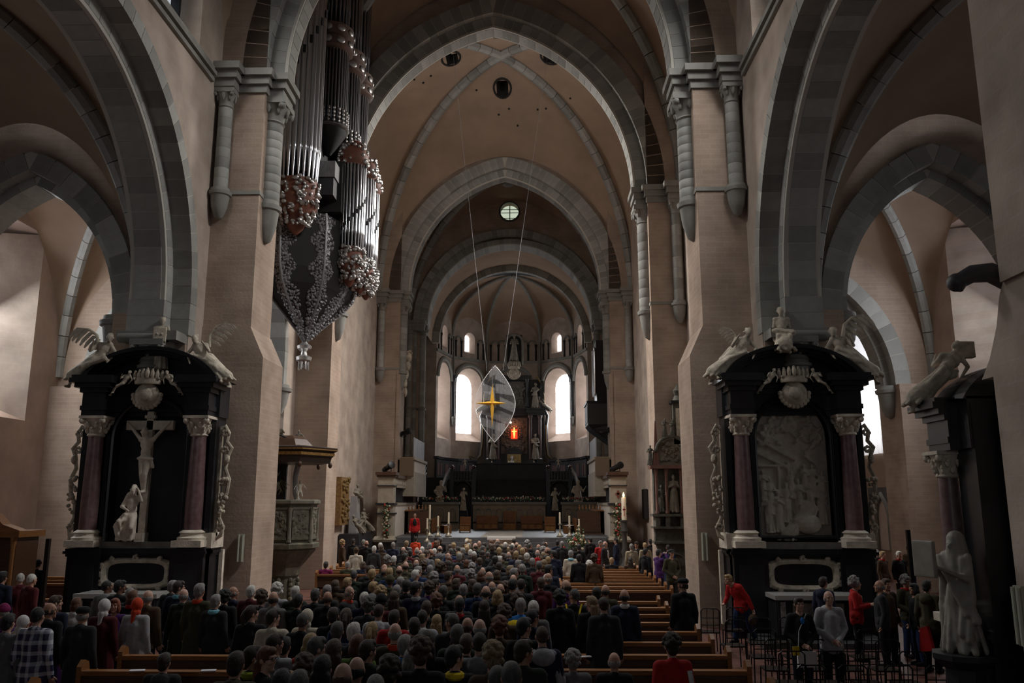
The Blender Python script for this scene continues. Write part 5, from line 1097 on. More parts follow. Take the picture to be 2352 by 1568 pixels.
for (a, e) in (((-.42, .0, 1.72), (-2.45, -.2, 20.0)), ((.42, .0, 1.75), (2.95, -.2, 20.0))): MB().tube([a, e], .008, 5).build('cable', mat('pale steel cable', (.30, .30, .31), .5), ST)
# ================================================================== THE HANGING ORGAN
OBLK = mat('black stained organ case', (.012, .011, .011), .75)
OR = thing('swallow_nest_organ', 'huge silver-piped organ hanging like a teardrop from the left nave wall', 'organ', (-6.5, 29, 8.85))
def W(p): return V3(p) - V3((-6.5, 29, 8.85))
# belly: facets swelling from the tip to a broad top
tip = V3((-6.48, 29.0, 8.95))
plan = [V3((-7.85, 27.3, 0)), V3((-6.95, 27.0, 0)), V3((-5.6, 27.8, 0)), V3((-5.05, 29.3, 0)), V3((-5.05, 31.0, 0)), V3((-6.2, 32.2, 0)), V3((-7.85, 32.2, 0))]
lev = [(0.04, 8.95), (0.17, 9.25), (0.42, 9.75), (0.68, 10.25), (0.87, 10.75), (0.97, 11.3), (1.0, 12.0), (1.0, 12.8), (0.96, 13.3)]
def bel(i, t, z): q = plan[i]; return V3((tip.x+(q.x-tip.x)*t, tip.y+(q.y-tip.y)*t, z))
bl = MB().loft([[W(bel(i, t, z)) for i in range(7)] for t, z in lev]).build('belly', OBLK, OR)
LEAFS = mat('dull silver leaf ornament', (.24, .24, .25), .5, metal=.4, var=.25, scale=9)
for i in range(1, 5):                       # ornament borders along the ridges, with rosettes
    for e in (-1, 1):
        j = i+e
        if j < 0 or j > 5: continue
        mb = MB(); rnd = random.Random(i*3+e)
        for k in range(44):
            f = k/43; z = 9.1 + f*4.1
            t = next((a[0]+(b[0]-a[0])*(z-a[1])/(b[1]-a[1]) for a, b in zip(lev, lev[1:]) if a[1] <= z <= b[1]), 1)
            a, b = bel(i, t, z), bel(j, t, z); d = (b-a); L_ = max(d.length, .01)
            w = min(.38*L_, .38 + .16*sin(k*.62)); nrm = V3((d.y, -d.x, 0)).normalized()*(.02)
            if nrm.dot(a - V3((tip.x, tip.y, z))) < 0: nrm = -nrm
            for m_ in range(7):
                p = a + d.normalized()*w*(m_+rnd.random())/7 + nrm*rnd.uniform(-1.2, .6) + V3((0, 0, rnd.uniform(-.05, .05)))
                mb.ell(W(p), (rnd.uniform(.03, .075), rnd.uniform(.03, .06), rnd.uniform(.03, .08)), 6, 5, rot=(rnd.uniform(-1, 1), rnd.uniform(-1, 1), 0))
        mb.build('leaf_border', LEAFS, bl, smooth=SM)
for i in range(0, 6):                       # rounded ribs
    MB().tube([W(bel(i, t*1.01, z)) for t, z in lev], .05, 6).build('belly_rib', LEAFS, bl, smooth=SM)
pen = MB().lathe([(.03, -.95), (.1, -.9), (.06, -.75), (.26, -.62), (.28, -.5), (.12, -.42), (.1, -.3), (.24, -.2), (.26, -.1), (.12, 0), (.06, .12)], 12)
for k in range(7): pen.cap((.13*cos(k*.9), .13*sin(k*.9), -.62), (.18*cos(k*.9), .18*sin(k*.9), -.95), .06, .02, 6)
pen.build('pendant', PEWTER, OR, smooth=SM)
def cup(c, r, z0, z1, seed):
    """carved silver and red basket under a pipe tower"""
    rnd = random.Random(seed); mb = MB(); h = z1-z0
    T_ = MB().lathe([(.05, z0-.35*h), (r*.35, z0-.2*h), (r*.62, z0+.1*h), (r*.93, z0+.3*h), (r, z0+.55*h), (r*.95, z1)], 18, W((c[0], c[1], 0))).build('tower_base', REDP, OR, smooth=SM)
    for k in range(260):
        a = rnd.uniform(0, 2*pi); z = rnd.uniform(z0-.15*h, z1); f = (z-z0)/h
        rr = r*(1.02 if f > .35 else .62+.38*max(0, f)/.35); p = W((c[0]+rr*cos(a), c[1]+rr*sin(a), z)); mb.ell(p, (rnd.uniform(.05, .11), rnd.uniform(.05, .11), rnd.uniform(.04, .09)), 6, 5, rot=(rnd.uniform(-1, 1),)*3)
    tag(mb.build('carved_leaves', PEWTER, T_, smooth=SM), kind='stuff'); return T_
def pipe_mesh(r, foot, body, name='pipe', cap_=True):
    m_ = MB().lathe([(r*.28, 0), (r*.8, foot*.92), (r, foot), (r*1.06, foot+.02), (r*1.06, foot+.14), (r, foot+.16), (r, foot+body), (r*.9, foot+body+.01)], 12).mesh(name, SM); m_.materials.append(SILVER); return m_
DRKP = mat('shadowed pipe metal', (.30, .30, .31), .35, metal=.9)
# near great tower
TC = (-6.46, 27.05, 0)
cup(TC, .72, 12.75, 14.15, 1)
pm = pipe_mesh(.098, 1.05, 8.0)
n = 15
for k in range(n):
    a = -pi*.95 + pi*1.25*k/(n-1); place('pipe', pm, OR, W((TC[0]+.64*cos(a), TC[1]+.64*sin(a), 14.12)))
    # dark mouth high on the pipe
    MB().box(-.05, .05, -.02, .02, 0, .28).build('pipe_mouth', OBLK, OR, loc=W((TC[0]+.765*cos(a), TC[1]+.765*sin(a), 17.0+.42*abs(k-2)**1.0 if k > 2 else 17.0)), rot=(0, 0, a+pi/2))
MB().lathe([(.60, 14.4), (.60, 23.6)], 16, W((TC[0], TC[1], 0))).build('tower_core', OBLK, OR)
mb = MB().lathe([(.8, 22.4), (.86, 22.6), (.86, 23.4), (.7, 23.7)], 16, W((TC[0], TC[1], 0)))
for k in range(60):
    rnd = random.Random(k); a = rnd.uniform(0, 2*pi); mb.ell(W((TC[0]+.86*cos(a), TC[1]+.86*sin(a), rnd.uniform(22.3, 23.4))), rnd.uniform(.05, .1), 6, 5)
mb.build('tower_crown', PEWTER, OR, smooth=SM)
# projecting lower division, three stepped pipe fields
RC = [(-4.98, 29.0, .44), (-4.75, 29.75, .42), (-4.66, 30.45, .36)]
for q_, (x, y, r) in enumerate(RC):
    cup((x, y), r+.06, 11.3-.1*q_, 12.35-.2*q_, 5+q_)
    pm = pipe_mesh(.05, .55, 2.75-.1*q_); n = 15
    for k in range(n):
        a = -pi*.85 + pi*1.25*k/(n-1); place('pipe', pm, OR, W((x+r*cos(a), y+r*sin(a), 12.3-.2*q_)))
        MB().box(-.035, .035, -.015, .015, 0, .15).build('pipe_mouth', OBLK, OR, loc=W((x+(r+.05)*cos(a), y+(r+.05)*sin(a), 12.95+.16*abs(k-2)-.2*q_)), rot=(0, 0, a+pi/2))
    MB().lathe([(r-.06, 12.2), (r-.06, 15.6)], 14, W((x, y, 0))).build('tower_core', OBLK, OR)
    mb = MB().lathe([(r+.04, 15.5-.25*q_), (r+.12, 15.65-.25*q_), (r+.1, 16.0-.25*q_), (r*.7, 16.45-.25*q_), (.05, 16.6-.25*q_)], 16, W((x, y, 0)))
    cr_ = mb.build('tower_crown', REDP, OR, smooth=SM); mb = MB()
    for k in range(70):
        rnd = random.Random(k+q_*99); a = rnd.uniform(0, 2*pi); z = rnd.uniform(15.5, 16.4); mb.ell(W((x+(r+.1)*cos(a)*(1-.45*max(0, z-15.9)), y+(r+.1)*sin(a)*(1-.45*max(0, z-15.9)), z-.25*q_)), rnd.uniform(.05, .1), 6, 5)
    tag(mb.build('carved_leaves', PEWTER, cr_, smooth=SM), kind='stuff')
MB().box(-7.8, -5.2, 28.2, 32.0, 13.5, 15.4).build('case', OBLK, OR, loc=W((0,0,0)))
# plank drawers (grey wooden console) over the belly ridge
MB().box(-6.2, -5.35, 27.55, 28.3, 13.9, 15.1).build('console', mat('dark console wood', (.03, .03, .034), .5), OR, loc=W((0,0,0)))
MB().box(-6.25, -5.3, 27.5, 28.3, 14.55, 15.15).build('console_band', mat('grey grained band', (.17, .165, .165), .5, var=.3, scale=4, stretch=(6, 6, 1)), OR, loc=W((0,0,0)))
# central towers, one behind the other along the wall, in two storeys
for q_, (x, y) in enumerate(((-6.15, 29.7), (-5.95, 31.0), (-5.85, 32.2))):
    r = .62
    mb = MB().lathe([(.1, 16.0), (r*.6, 16.4), (r, 16.8), (r+.1, 17.1), (r+.12, 17.25)], 16, W((x, y, -.3*q_+.3)))
    c_ = mb.build('tower_corbel', OBLK, OR, smooth=SM); mb = MB()
    for k in range(14):
        a = -pi*.9+pi*1.2*k/13
        for j in range(4): mb.ell(W((x+(r+.08)*cos(a), y+(r+.08)*sin(a), 17.5+.16*j-.3*q_)), (.06, .06, .08), 6, 5)
    mb.lathe([(r+.08, 17.28), (r+.16, 17.34), (r+.08, 17.42)], 18, W((x, y, -.3*q_))); mb.build('carved_rail', PEWTER, c_, smooth=SM)
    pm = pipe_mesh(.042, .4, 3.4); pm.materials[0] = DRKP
    for k in range(20): a = -pi*.9+pi*1.2*k/19; place('pipe', pm, OR, W((x+r*cos(a), y+r*sin(a), 17.3-.3*q_)))
    MB().lathe([(r-.06, 17), (r-.06, 27)], 14, W((x, y, -.3*q_))).build('tower_core', OBLK, OR)
    mb = MB().lathe([(r+.06, 20.5), (r+.2, 20.6), (r+.2, 20.95), (r+.12, 21.0), (r+.2, 21.05), (r+.2, 21.5), (r+.06, 21.6)], 20, W((x, y, -.3*q_))); mb.build('cornice', mat('dark reddish silver', (.20, .14, .12), .45, metal=.5), OR, smooth=SM)
    for k in range(7):
        a = -pi*.9+pi*1.2*k/6
        for zz in (20.78, 21.28): MB().ell((0, 0, 0), (.17, .05, .14), 10, 6).build('carved_boss', PEWTER, OR, smooth=SM, loc=W((x+(r+.2)*cos(a), y+(r+.2)*sin(a), zz-.3*q_)), rot=(0, 0, a+pi/2))
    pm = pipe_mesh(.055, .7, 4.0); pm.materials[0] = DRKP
    for k in range(15): a = -pi*.9+pi*1.2*k/14; place('pipe', pm, OR, W((x+(r-.02)*cos(a), y+(r-.02)*sin(a), 21.6-.3*q_)))
MB().box(-7.85, -6.3, 28.2, 33.0, 15, 27).build('back_case', OBLK, OR, loc=W((0,0,0)))

# ================================================================== THE PULPIT
PU = thing('stone_pulpit', 'carved olive stone pulpit with a wooden canopy beside the left pier', 'pulpit', (-6.35, 27.3, 0))
oct_ = lambda r, z, n=8, o=pi/8: [(r*cos(o+2*pi*i/n), r*sin(o+2*pi*i/n), z) for i in range(n)]
MB().loft([oct_(.62, 0), oct_(.62, .12), oct_(.46, .2), oct_(.42, .9), oct_(.5, 1.0), oct_(.55, 1.25), oct_(.98, 1.75), oct_(.98, 1.8)]).build('stem', OLIVE, PU)
for k in range(8):
    a = 2*pi*k/8; q = MB()
    for j in range(5): q.ell((.47*cos(a), .47*sin(a), .3+.14*j), (.07, .07, .09), 6, 5)
    q.build('stem_carving', OLIVE, PU, smooth=SM)
MB().loft([oct_(.95, 1.8), oct_(1.08, 1.85), oct_(1.1, 1.98), oct_(1.0, 2.02)]).build('lower_moulding', OLIVE, PU)
bw = MB().loft([oct_(.95, 2.0), oct_(.97, 3.2)]).build('bowl', OLIVE, PU)
MB().loft([oct_(.95, 3.18), oct_(1.08, 3.24), oct_(1.08, 3.33), oct_(1.0, 3.36)]).build('rim', mat('lighter olive stone', (.17, .16, .12), .8, var=.3), PU)
for k in range(8):
    a = 2*pi*k/8; M_ = Matrix.Rotation(a, 4, 'Z') @ Matrix.Translation((.9, 0, 0)); q = MB()
    q.box(-.02, .04, -.3, .3, 2.12, 2.2, M_); q.box(-.02, .04, -.3, .3, 3.05, 3.12, M_)
    rnd = random.Random(k)
    for j in range(26): q.ell((.0, rnd.uniform(-.26, .26), rnd.uniform(2.28, 2.98)), (.05, rnd.uniform(.04, .1), rnd.uniform(.05, .12)), 6, 5, M=M_)
    q.box(-.02, .05, -.28, .28, 2.2, 3.05, M_ @ Matrix.Translation((-.03, 0, 0)))
    q.build('relief_panel', OLIVE, bw, smooth=SM)
    a2 = a+pi/8; MB().lathe([(.08, 2.05), (.06, 2.15), (.055, 2.95), (.09, 3.1)], 8, (.99*cos(a2), .99*sin(a2), 0)).build('corner_column', mat('lighter olive stone', (0,)*3), bw, smooth=SM)
# canopy
cn = MB().loft([oct_(1.357, 4.52, 6, 0), oct_(1.404, 4.7, 6, 0), oct_(1.451, 4.72, 6, 0), oct_(1.474, 4.86, 6, 0), oct_(1.568, 4.9, 6, 0), oct_(1.591, 5.0, 6, 0), oct_(1.170, 5.06, 6, 0)]).build('canopy', mat('dark stained canopy wood', (.035, .022, .016), .45), PU)
for (r, z0, z1) in ((1.50, 4.75, 4.84), (1.605, 4.92, 4.95)): MB().loft([oct_(r, z0, 6, 0), oct_(r, z1, 6, 0)]).build('gilt_band', mat('worn gilt band', (.34, .19, .05), .45, metal=.4, var=.5, scale=16), cn)
for k in range(6): MB().ell((1.36*cos(k*pi/3), 1.36*sin(k*pi/3), 4.46), (.07, .07, .1), 8, 6).build('drop', WOODD, cn, smooth=SM)
MB().box(-.75, -.2, .45, .6, 3.3, 4.6).build('back_panel', mat('very dark panel', (.02, .018, .015), .6), PU)
q = MB()
for k in range(17):
    a = -pi*.15-pi*1.2*k/16; q.cap((-.45+.12*cos(a), .42, 4.05+.12*sin(a)), (-.45+.42*cos(a), .42, 4.05+.5*sin(a)), .014, .008, 5)
tag(q.build('sunburst', mat('old gilt rays', (.18, .13, .05), .5, metal=.4), PU), kind='stuff')
statue('relief_saint', PU, (-.58, .3, 3.55), .4, J_ADV, GRIMY, .5, rb=dict(w=.2), vox=.03)
MB().tube([(.22, .45, 3.3), (.12, .45, 3.6), (.1, .45, 4.1), (.18, .45, 4.5), (.3, .42, 4.6)], .09, 8).build('support', mat('grey stone support', (.26, .25, .25), .6), PU, smooth=SM)
statue('putto', PU, (.45, -.2, 3.2), .5, J_PUTTO, CARVED, .45, vox=.03)
for (x, z, sc, J) in ((-.35, 3.1, .5, J_RECR), (-.7, 3.1, .45, J_RECL)): statue('putto', PU, (x, -.3, z), 0, J, GRIMY, sc, vox=.03)
for (x, y, z, J, sc) in ((-.75, .2, 5.02, J_ADV, .62), (-.35, .2, 4.85, J_RECL, .6), (.25, .1, 4.85, J_PUTTO, .45)): statue('canopy_figure', PU, (x, y, z), .2, J, GRIMY, sc, rb=dict(w=.22) if J is J_ADV else None, vox=.035)
MB().loft([oct_(.8, 5.05, 6, 0), oct_(.55, 5.3, 6, 0), oct_(.3, 5.42, 6, 0)]).build('canopy_top', WOODD, PU)
MB().tube([(-1.25, -.6, 5.75), (-.4, -.5, 5.5), (.2, -.3, 5.25)], .03, 6).build('microphone_boom', DARKM, PU); MB().ell((-1.27, -.6, 5.76), (.09, .05, .06), 8, 6).build('microphone', DARKM, PU, smooth=SM)

# ================================================================== MONUMENTS
RM = thing('wall_monument', 'dark carved tomb monument with columns and a saint niche on the right second pier', 'monument', (7.05, 32.6, 0))
DST = mat('dark sooty carved stone', (.085, .078, .060), .8, var=.4, scale=5, bump=.3); RST = mat('dull red marble', (.16, .07, .05), .5, var=.25, scale=6)
MB().box(-.7, .7, 0, .4, 0, .9).build('base', DST, RM); MB().prism([(-.72, 1.75), (.72, 1.75), (.5, 1.2), (.35, .9), (-.35, .9), (-.5, 1.2)], 'y', -.05, .4).build('console', DST, RM)
MB().box(-.74, .74, 0, .4, 1.7, 5.2).build('back', DST, RM)
for (z, e, h, m_) in ((2.3, .1, .08, DST), (2.75, .12, .1, DST), (4.55, .16, .12, RST), (1.75, .08, .08, DST)): MB().box(-.74-e, .74+e, -.22-e, .4, z, z+h).build('cornice', m_, RM)
for x in (-.66, -.28, .28, .66): MB().lathe([(.085, 0), (.09, .06), (.06, .12), (.055, 1.45), (.09, 1.6), (.09, 1.68)], 10, (x, -.2, 2.86)).build('column', RST, RM, smooth=SM); MB().box(x-.08, x+.08, -.28, .0, 2.38, 2.75).build('column_foot', DST, RM) if True else None
statue('niche_saint', RM, (0, -.16, 2.88), 0, J_PRAY, mat('brown sandstone statue', (.15, .13, .095), .8, var=.3), .82, rb=dict(w=.25), vox=.028)
for x in (-.47, .47): statue('side_saint', RM, (x, -.1, 2.88), 0, J_HOLD, DST, .6, rb=dict(w=.25), vox=.035)
q = MB().prism([(-.55, 4.67), (.55, 4.67), (.55, 5.2)] + [(.55*cos(pi*i/12), 5.2+.5*sin(pi*i/12)) for i in range(1, 12)] + [(-.55, 5.2)], 'y', -.05, .4)
for k in range(40):
    rnd = random.Random(k); q.ell((rnd.uniform(-.42, .42), -.06, rnd.uniform(4.8, 5.5)), (rnd.uniform(.04, .1), .06, rnd.uniform(.04, .1)), 6, 5)
q.build('arched_relief', mat('brown sandstone statue', (0,)*3), RM, smooth=SM); MB().tube([(.62*cos(pi*i/14), -.12, 5.2+.58*sin(pi*i/14)) for i in range(15)], .07, 8).build('arch_band', DST, RM, smooth=SM)
MB().loft([[(-.72, -.1, 4.67), (-.5, -.1, 4.67), (-.5, .1, 4.67), (-.72, .1, 4.67)], [(-.63, -.03, 6.4), (-.59, -.03, 6.4), (-.59, .03, 6.4), (-.63, .03, 6.4)]]).build('obelisk', RST, RM)
for (x, z, sc) in ((-.85, 4.67, .45), (-.25, 5.78, .4), (.05, 5.75, .4)): statue('small_figure', RM, (x, -.1, z), 0, J_ADV, DST, sc, rb=dict(w=.24), vox=.04)
MB().box(.1, .62, -.05, .4, 5.5, 7.1).build('upper_tablet', DST, RM); MB().box(.02, .7, -.15, .4, 7.1, 7.2).build('upper_cornice', BLACKM, RM); MB().lathe([(.26, 7.2), (.16, 7.4), (.22, 7.6), (.05, 7.85)], 10, (.36, .1, 0)).build('upper_finial', DST, RM, smooth=SM)
MB().box(.2, .52, -.09, -.04, 5.7, 6.9).build('tablet_panel', CARVED, RM); MB().tube([(.42*cos(pi*i/12), -.08, .95+.42*sin(pi*i/12)*1.0) for i in range(13)], .05, 6).build('lower_arch', DST, RM, smooth=SM)
LM = thing('obelisk_monument', 'pale tomb with an obelisk and reclining figures against the left crossing wall', 'monument', (-7.35, 43.4, 0))
MB().box(-.5, .5, -1.8, 1.8, 0, 1.75).build('base', BLACKM, LM)
MB().loft([[(-.3, -.55, 1.75), (.1, -.55, 1.75), (.1, .55, 1.75), (-.3, .55, 1.75)], [(-.3, -.3, 3.6), (.02, -.3, 3.6), (.02, .3, 3.6), (-.3, .3, 3.6)]]).build('obelisk', mat('grey obelisk stone', (.26, .25, .25), .7, var=.15), LM)
statue('bust', LM, (0, -.1, 2.9), .6, J_HOLD, GRIMY, .75, dr=[([(-.2,-.1,1.2), (.2,-.1,.9)], .12)], legs=False, vox=.035)
for (y, J, sc) in ((-1.2, J_RECL, 1.0), (0, J_RECR, .9), (1.1, J_RECL, 1.1)): statue('reclining_figure', LM, (.2, y, 1.55), .9, J, GRIMY, sc*.7, rb=dict(w=.22, z0=.3), vox=.04)
statue('standing_figure', LM, (.1, 1.2, 1.75), .9, J_ADV, GRIMY, .7, rb=dict(w=.25), vox=.035)
tag(MB().box(-.06, .06, -.75, .75, 0, 1.6).build('loudspeaker_board', mat('black loudspeaker panel', (.012, .012, .013), .6), loc=(7.8, 46.3, 2.4)), 'black rectangular panel on the right crossing wall', 'panel')
GA = thing('gilded_epitaph', 'small brown and gold carved epitaph beyond the left second pier', 'epitaph', (-7.79, 41.5, 2.2))
MB().box(-.1, .2, -.9, .9, 0, 2.3).build('tablet', mat('brown gilt wood', (.20, .11, .035), .5, var=.5, scale=9), GA)
q = MB(); [q.ell((.22, random.Random(k).uniform(-.8, .8), random.Random(k+50).uniform(.1, 2.3)), .1, 6, 5) for k in range(40)]; tag(q.build('gilt_carving', mat('old tarnished gilt', (0,)*3), GA, smooth=SM), kind='stuff')
# acanthus bracket on the left choir pier
AB = MB()
for j in range(5): AB.ell((.1*cos(j), 0, -.55*j), (.2-.02*j, .16, .32), 8, 6)
for j in range(9): AB.ell((.12+.12*cos(j*.8), 0, .25+.12*sin(j*.8)), .09, 6, 5)
tag(AB.build('carved_bracket', CARVED, smooth=SM, loc=(-6.1, 51.0, 12.2)), 'pale carved leaf bracket high on the left choir pier', 'bracket')
# ---- fluorescent wall lights on the piers
def wall_light(label, loc, rz, L_=.75):
    T = thing('wall_light', label, 'light', loc, rz, group='slim wall lights on the piers')
    MB().box(-.09, .09, -.03, .02, 0, L_).build('holder', mat('cream enamel', (.42, .42, .33), .5), T)
    for e in (-1, 1): MB().lathe([(.03, .02), (.03, L_-.02)], 8, (e*.055, -.05, 0)).build('tube', mat('unlit milky tube', (.50, .52, .42), .4), T, smooth=SM)
wall_light('slim pale tube light on the left first pier beside the pulpit', tuple(atY(551, 1291, 23.2)), 0); wall_light('slim pale tube light on the right first pier beside the altar', tuple(atY(1620, 1288, 23.2)), 0)
wall_light('slim pale tube light on the near right pier at the picture edge', (7.87, 11.3, 1.45), -pi/2, .75)

# ================================================================== NEAR RIGHT ALTAR, SEEN FROM ITS END
NA = make_altar(9.02, 12.58, 'black marble altar seen from its end, behind the near right pier', 'end'); NA.rotation_euler = (0, 0, pi); NA.scale = (.73,)*3
for c in list(NA.children):
    if c.name.split('.')[0] in ('scroll_ornament', 'flank_base', 'flank_strip', 'pilaster'): bpy.data.objects.remove(c)
for c in list(NA.children):
    if c.name.split('.')[0] in ('column', 'entablature') and sum(v.co.x for v in c.data.vertices) > 0: c.location.x += .42 if c.name.startswith('col') else .3
JS = skeleton(hl=(-.3,-.3,1.35), el=(-.3,-.06,1.18), hr=(.02,-.34,1.28), er=(.28,-.08,1.12))
S_ = thing('marble_saint', 'large veiled marble saint holding a tablet before the near right altar', 'statue', (7.45, 12.05, 0), -1.2)
MB().loft([oct_(.36, 0), oct_(.36, .12), oct_(.26, .2), oct_(.26, 1.05), oct_(.42, 1.18), oct_(.42, 1.25)]).build('pedestal', BLACKM, S_)
def tablet(mb): mb.cbox((-.16, -.45, 1.42), (.42, .07, .56)); mb.cap((0, .06, 1.72), (0, .08, 1.3), .14, .2, 10)
statue('figure', S_, (0, 0, 1.24), 0, JS, mat('veined white marble', (.26, .245, .21), .5, var=.2, scale=4), .88, rb=dict(w=.32, folds=14), dr=[([(-.2,-.1,1.4), (.1,-.18,1.0), (.3,-.15,.6)], .08), ([(.2,-.05,1.4), (.22,-.1,.9), (.2,-.2,.3)], .07), ([(-.22,0,1.3), (-.25,-.05,.7), (-.2,-.1,.2)], .08)], extra=tablet, vox=.02, seed=2)
statue('bent_angel', NA, (1.55, -.1, 6.1), 0, J_RECL, CARVED, 1.05, rb=dict(w=.24, z0=.3), dr=DR, seed=9, vox=.022, extra=lambda mb: (mb.cbox((-.5, -.1, 1.45), (.3, .16, .34)), mb.cap((-.1,-.1,1.1), (-.6,-.1,1.4), .07, .05, 6)))
q = MB().tube([(0, 0, 0), (-.25, 0, .12), (-.5, 0, .10), (-.68, 0, 0), (-.74, 0, -.1)], lambda t: .15-.05*t, 10); q.ell((-.72, 0, -.02), .13, 10, 8)
tag(q.build('stone_spout', mat('dark iron grey stone', (.06, .06, .065), .5), smooth=SM, loc=(8.15, 11.2, 6.25), rot=(0, 0, 0)), 'dark curled stone bracket jutting from the near right pier', 'bracket')

# ================================================================== PEWS AND CHAIRS
def make_pew(L_, label, x, y, group='oak pews of the nave', half=1):
    T = thing('oak_pew', label, 'pew', (x, y, 0), 0, group)
    MB().box(-L_/2, L_/2, .0, .42, .42, .46).build('seat', WOOD, T)                       # faces +Y: seat in front of the back rest
    MB().box(-L_/2, L_/2, -.06, -.02, .50, .86).build('backrest', WOODD, T); MB().box(-L_/2, L_/2, -.14, .02, .86, .92).build('book_ledge', WOOD, T)
    MB().box(-L_/2, L_/2, -.34, -.2, .16, .20).build('kneeler', WOODD, T)
    for e in (-1, 1):
        MB().prism([(-.2, 0), (.42, 0), (.42, .5), (.2, .62), (.06, 1.02), (-.04, 1.06), (-.14, .98), (-.14, .5), (-.2, .3)], 'x', *sorted((e*L_/2, e*(L_/2+.07)))).build('end_panel', WOOD, T)
    return T
ORD = ['first', 'second', 'third', 'fourth', 'fifth', 'sixth', 'seventh', 'eighth', 'ninth', 'tenth', 'eleventh', 'twelfth', 'thirteenth', 'fourteenth', 'fifteenth', 'sixteenth', 'seventeenth', 'eighteenth', 'nineteenth', 'twentieth']
pewR = make_pew(2.9, 'oak pew on the right of the nave, first row from the camera', 3.15, 12.6); pewL = make_pew(2.9, 'oak pew on the left of the nave, first row from the camera', -3.35, 12.4)
def pewcopy(src, x, y, lab):
    c = copy_tree(src); c.location = (x, y, 0); c['label'] = lab; return c
pewcopy(pewR, 3.15, 11.4, 'oak pew on the right at the bottom edge, nearest the camera'); pewcopy(pewL, -3.35, 11.2, 'oak pew on the left at the bottom edge, nearest the camera')
for k in range(1, 8): pewcopy(pewR, 3.15, 12.6+1.2*k, f'oak pew on the right of the nave, {ORD[k]} row from the camera')
for k in range(9): pewcopy(pewR, 3.9, 23.6+1.05*k, f'oak pew of the far right block, {ORD[k]} row from its near end')
pewcopy(pewL, -3.35, 13.6, 'oak pew on the left of the nave, second row from the camera')
for k in range(7): pewcopy(pewL, -4.1, 28.6+1.0*k, f'oak pew of the far left block, {ORD[k]} row from its near end')
CHM = mat('black chair wire', (.012, .012, .013), .35, metal=.5)
def make_chair(label):
    T = thing('wire_chair', label, 'chair', (0, 0, 0), 0, 'black metal chairs in the right aisle')
    for sx in (-1, 1):
        MB().tube([(sx*.21, -.2, 0), (sx*.2, -.18, .45), (sx*.2, -.24, .92)], .013, 6).build('rear_leg', CHM, T); MB().tube([(sx*.21, .2, 0), (sx*.2, .19, .45)], .013, 6).build('front_leg', CHM, T)
    MB().tube([(-.2, -.24, .92), (-.15, -.25, .97), (.15, -.25, .97), (.2, -.24, .92)], .013, 6).build('back_top', CHM, T)
    for z in (.62, .77): MB().tube([(-.2, -.21, z), (.2, -.21, z)], .009, 5).build('back_rung', CHM, T)
    for x in (-.07, .07): MB().tube([(x, -.19, .46), (x, -.245, .96)], .008, 5).build('back_wire', CHM, T)
    MB().box(-.21, .21, -.2, .2, .44, .465).build('seat', mat('dark woven seat', (.022, .016, .012), .9, spec=.1), T)
    return T
spots = [(5.55+.62*i+.1*j, 12.9+1.15*j) for j in range(4) for i in range(4)] + [(5.5, 19.4), (6.1, 19.6), (6.2, 17.9), (6.8, 18.0), (5.6, 17.6)] + [(6.3+.62*i, 11.3) for i in range(2)]
ch0 = make_chair('black metal chair in the rows of the right aisle')
for i, (x, y) in enumerate(spots):
    c = ch0 if i == 0 else copy_tree(ch0); c.location = (x, y, 0); c.rotation_euler = (0, 0, random.Random(i).uniform(-.08, .08))
    c['label'] = (f'black metal chair, {ORD[i % 4]} from the pews in the {ORD[i//4]} aisle row from the camera' if i < 16 else f'black metal chair by the right pier, {ORD[i-16]} of those beyond the rows' if i < 21 else f'black metal chair nearest the camera, {("left", "right")[i-21]} of the two at the picture edge')
# left aisle: confessional and a few pews
CF = thing('confessional', 'dark carved wooden confessional at the far left edge', 'confessional', (-11.55, 20.0, 0))
MB().box(-.9, .9, 0, .9, 0, 2.45).build('body', WOODD, CF); MB().box(-1.0, 1.0, -.1, 1.0, 2.45, 2.6).build('cornice', WOOD, CF); MB().prism([(-1.0, 2.6), (1.0, 2.6), (.55, 2.75), (.3, 3.0), (-.3, 3.0), (-.55, 2.75)], 'y', -.05, .3).build('crest', WOOD, CF)
for x in (-.85, -.3, .3, .85): MB().lathe([(.07, 0), (.05, .2), (.05, 2.2), (.08, 2.45)], 8, (x, -.03, 0)).build('column', WOOD, CF, smooth=SM)
for k in range(3): c = pewcopy(pewL, -13.0, 25.2+1.1*k, f'oak pew in the left aisle behind the altar, {ORD[k]} row')
tag(MB().box(-.05, .05, -.05, .05, 0, 2.3).box(-.2, .2, -.2, .2, 0, .05).build('dark_post', mat('black iron', (0,)*3), loc=(-11.6, 23.0, 0)), 'thin dark post in the left aisle beside the altar', 'post')
tag(MB().box(-.05, .05, -.05, .05, 0, 2.5).box(-.2, .2, -.2, .2, 0, .05).build('dark_post', mat('black iron', (0,)*3), loc=(12.35, 24.6, 0)), 'thin dark post in the right aisle beside the altar', 'post')
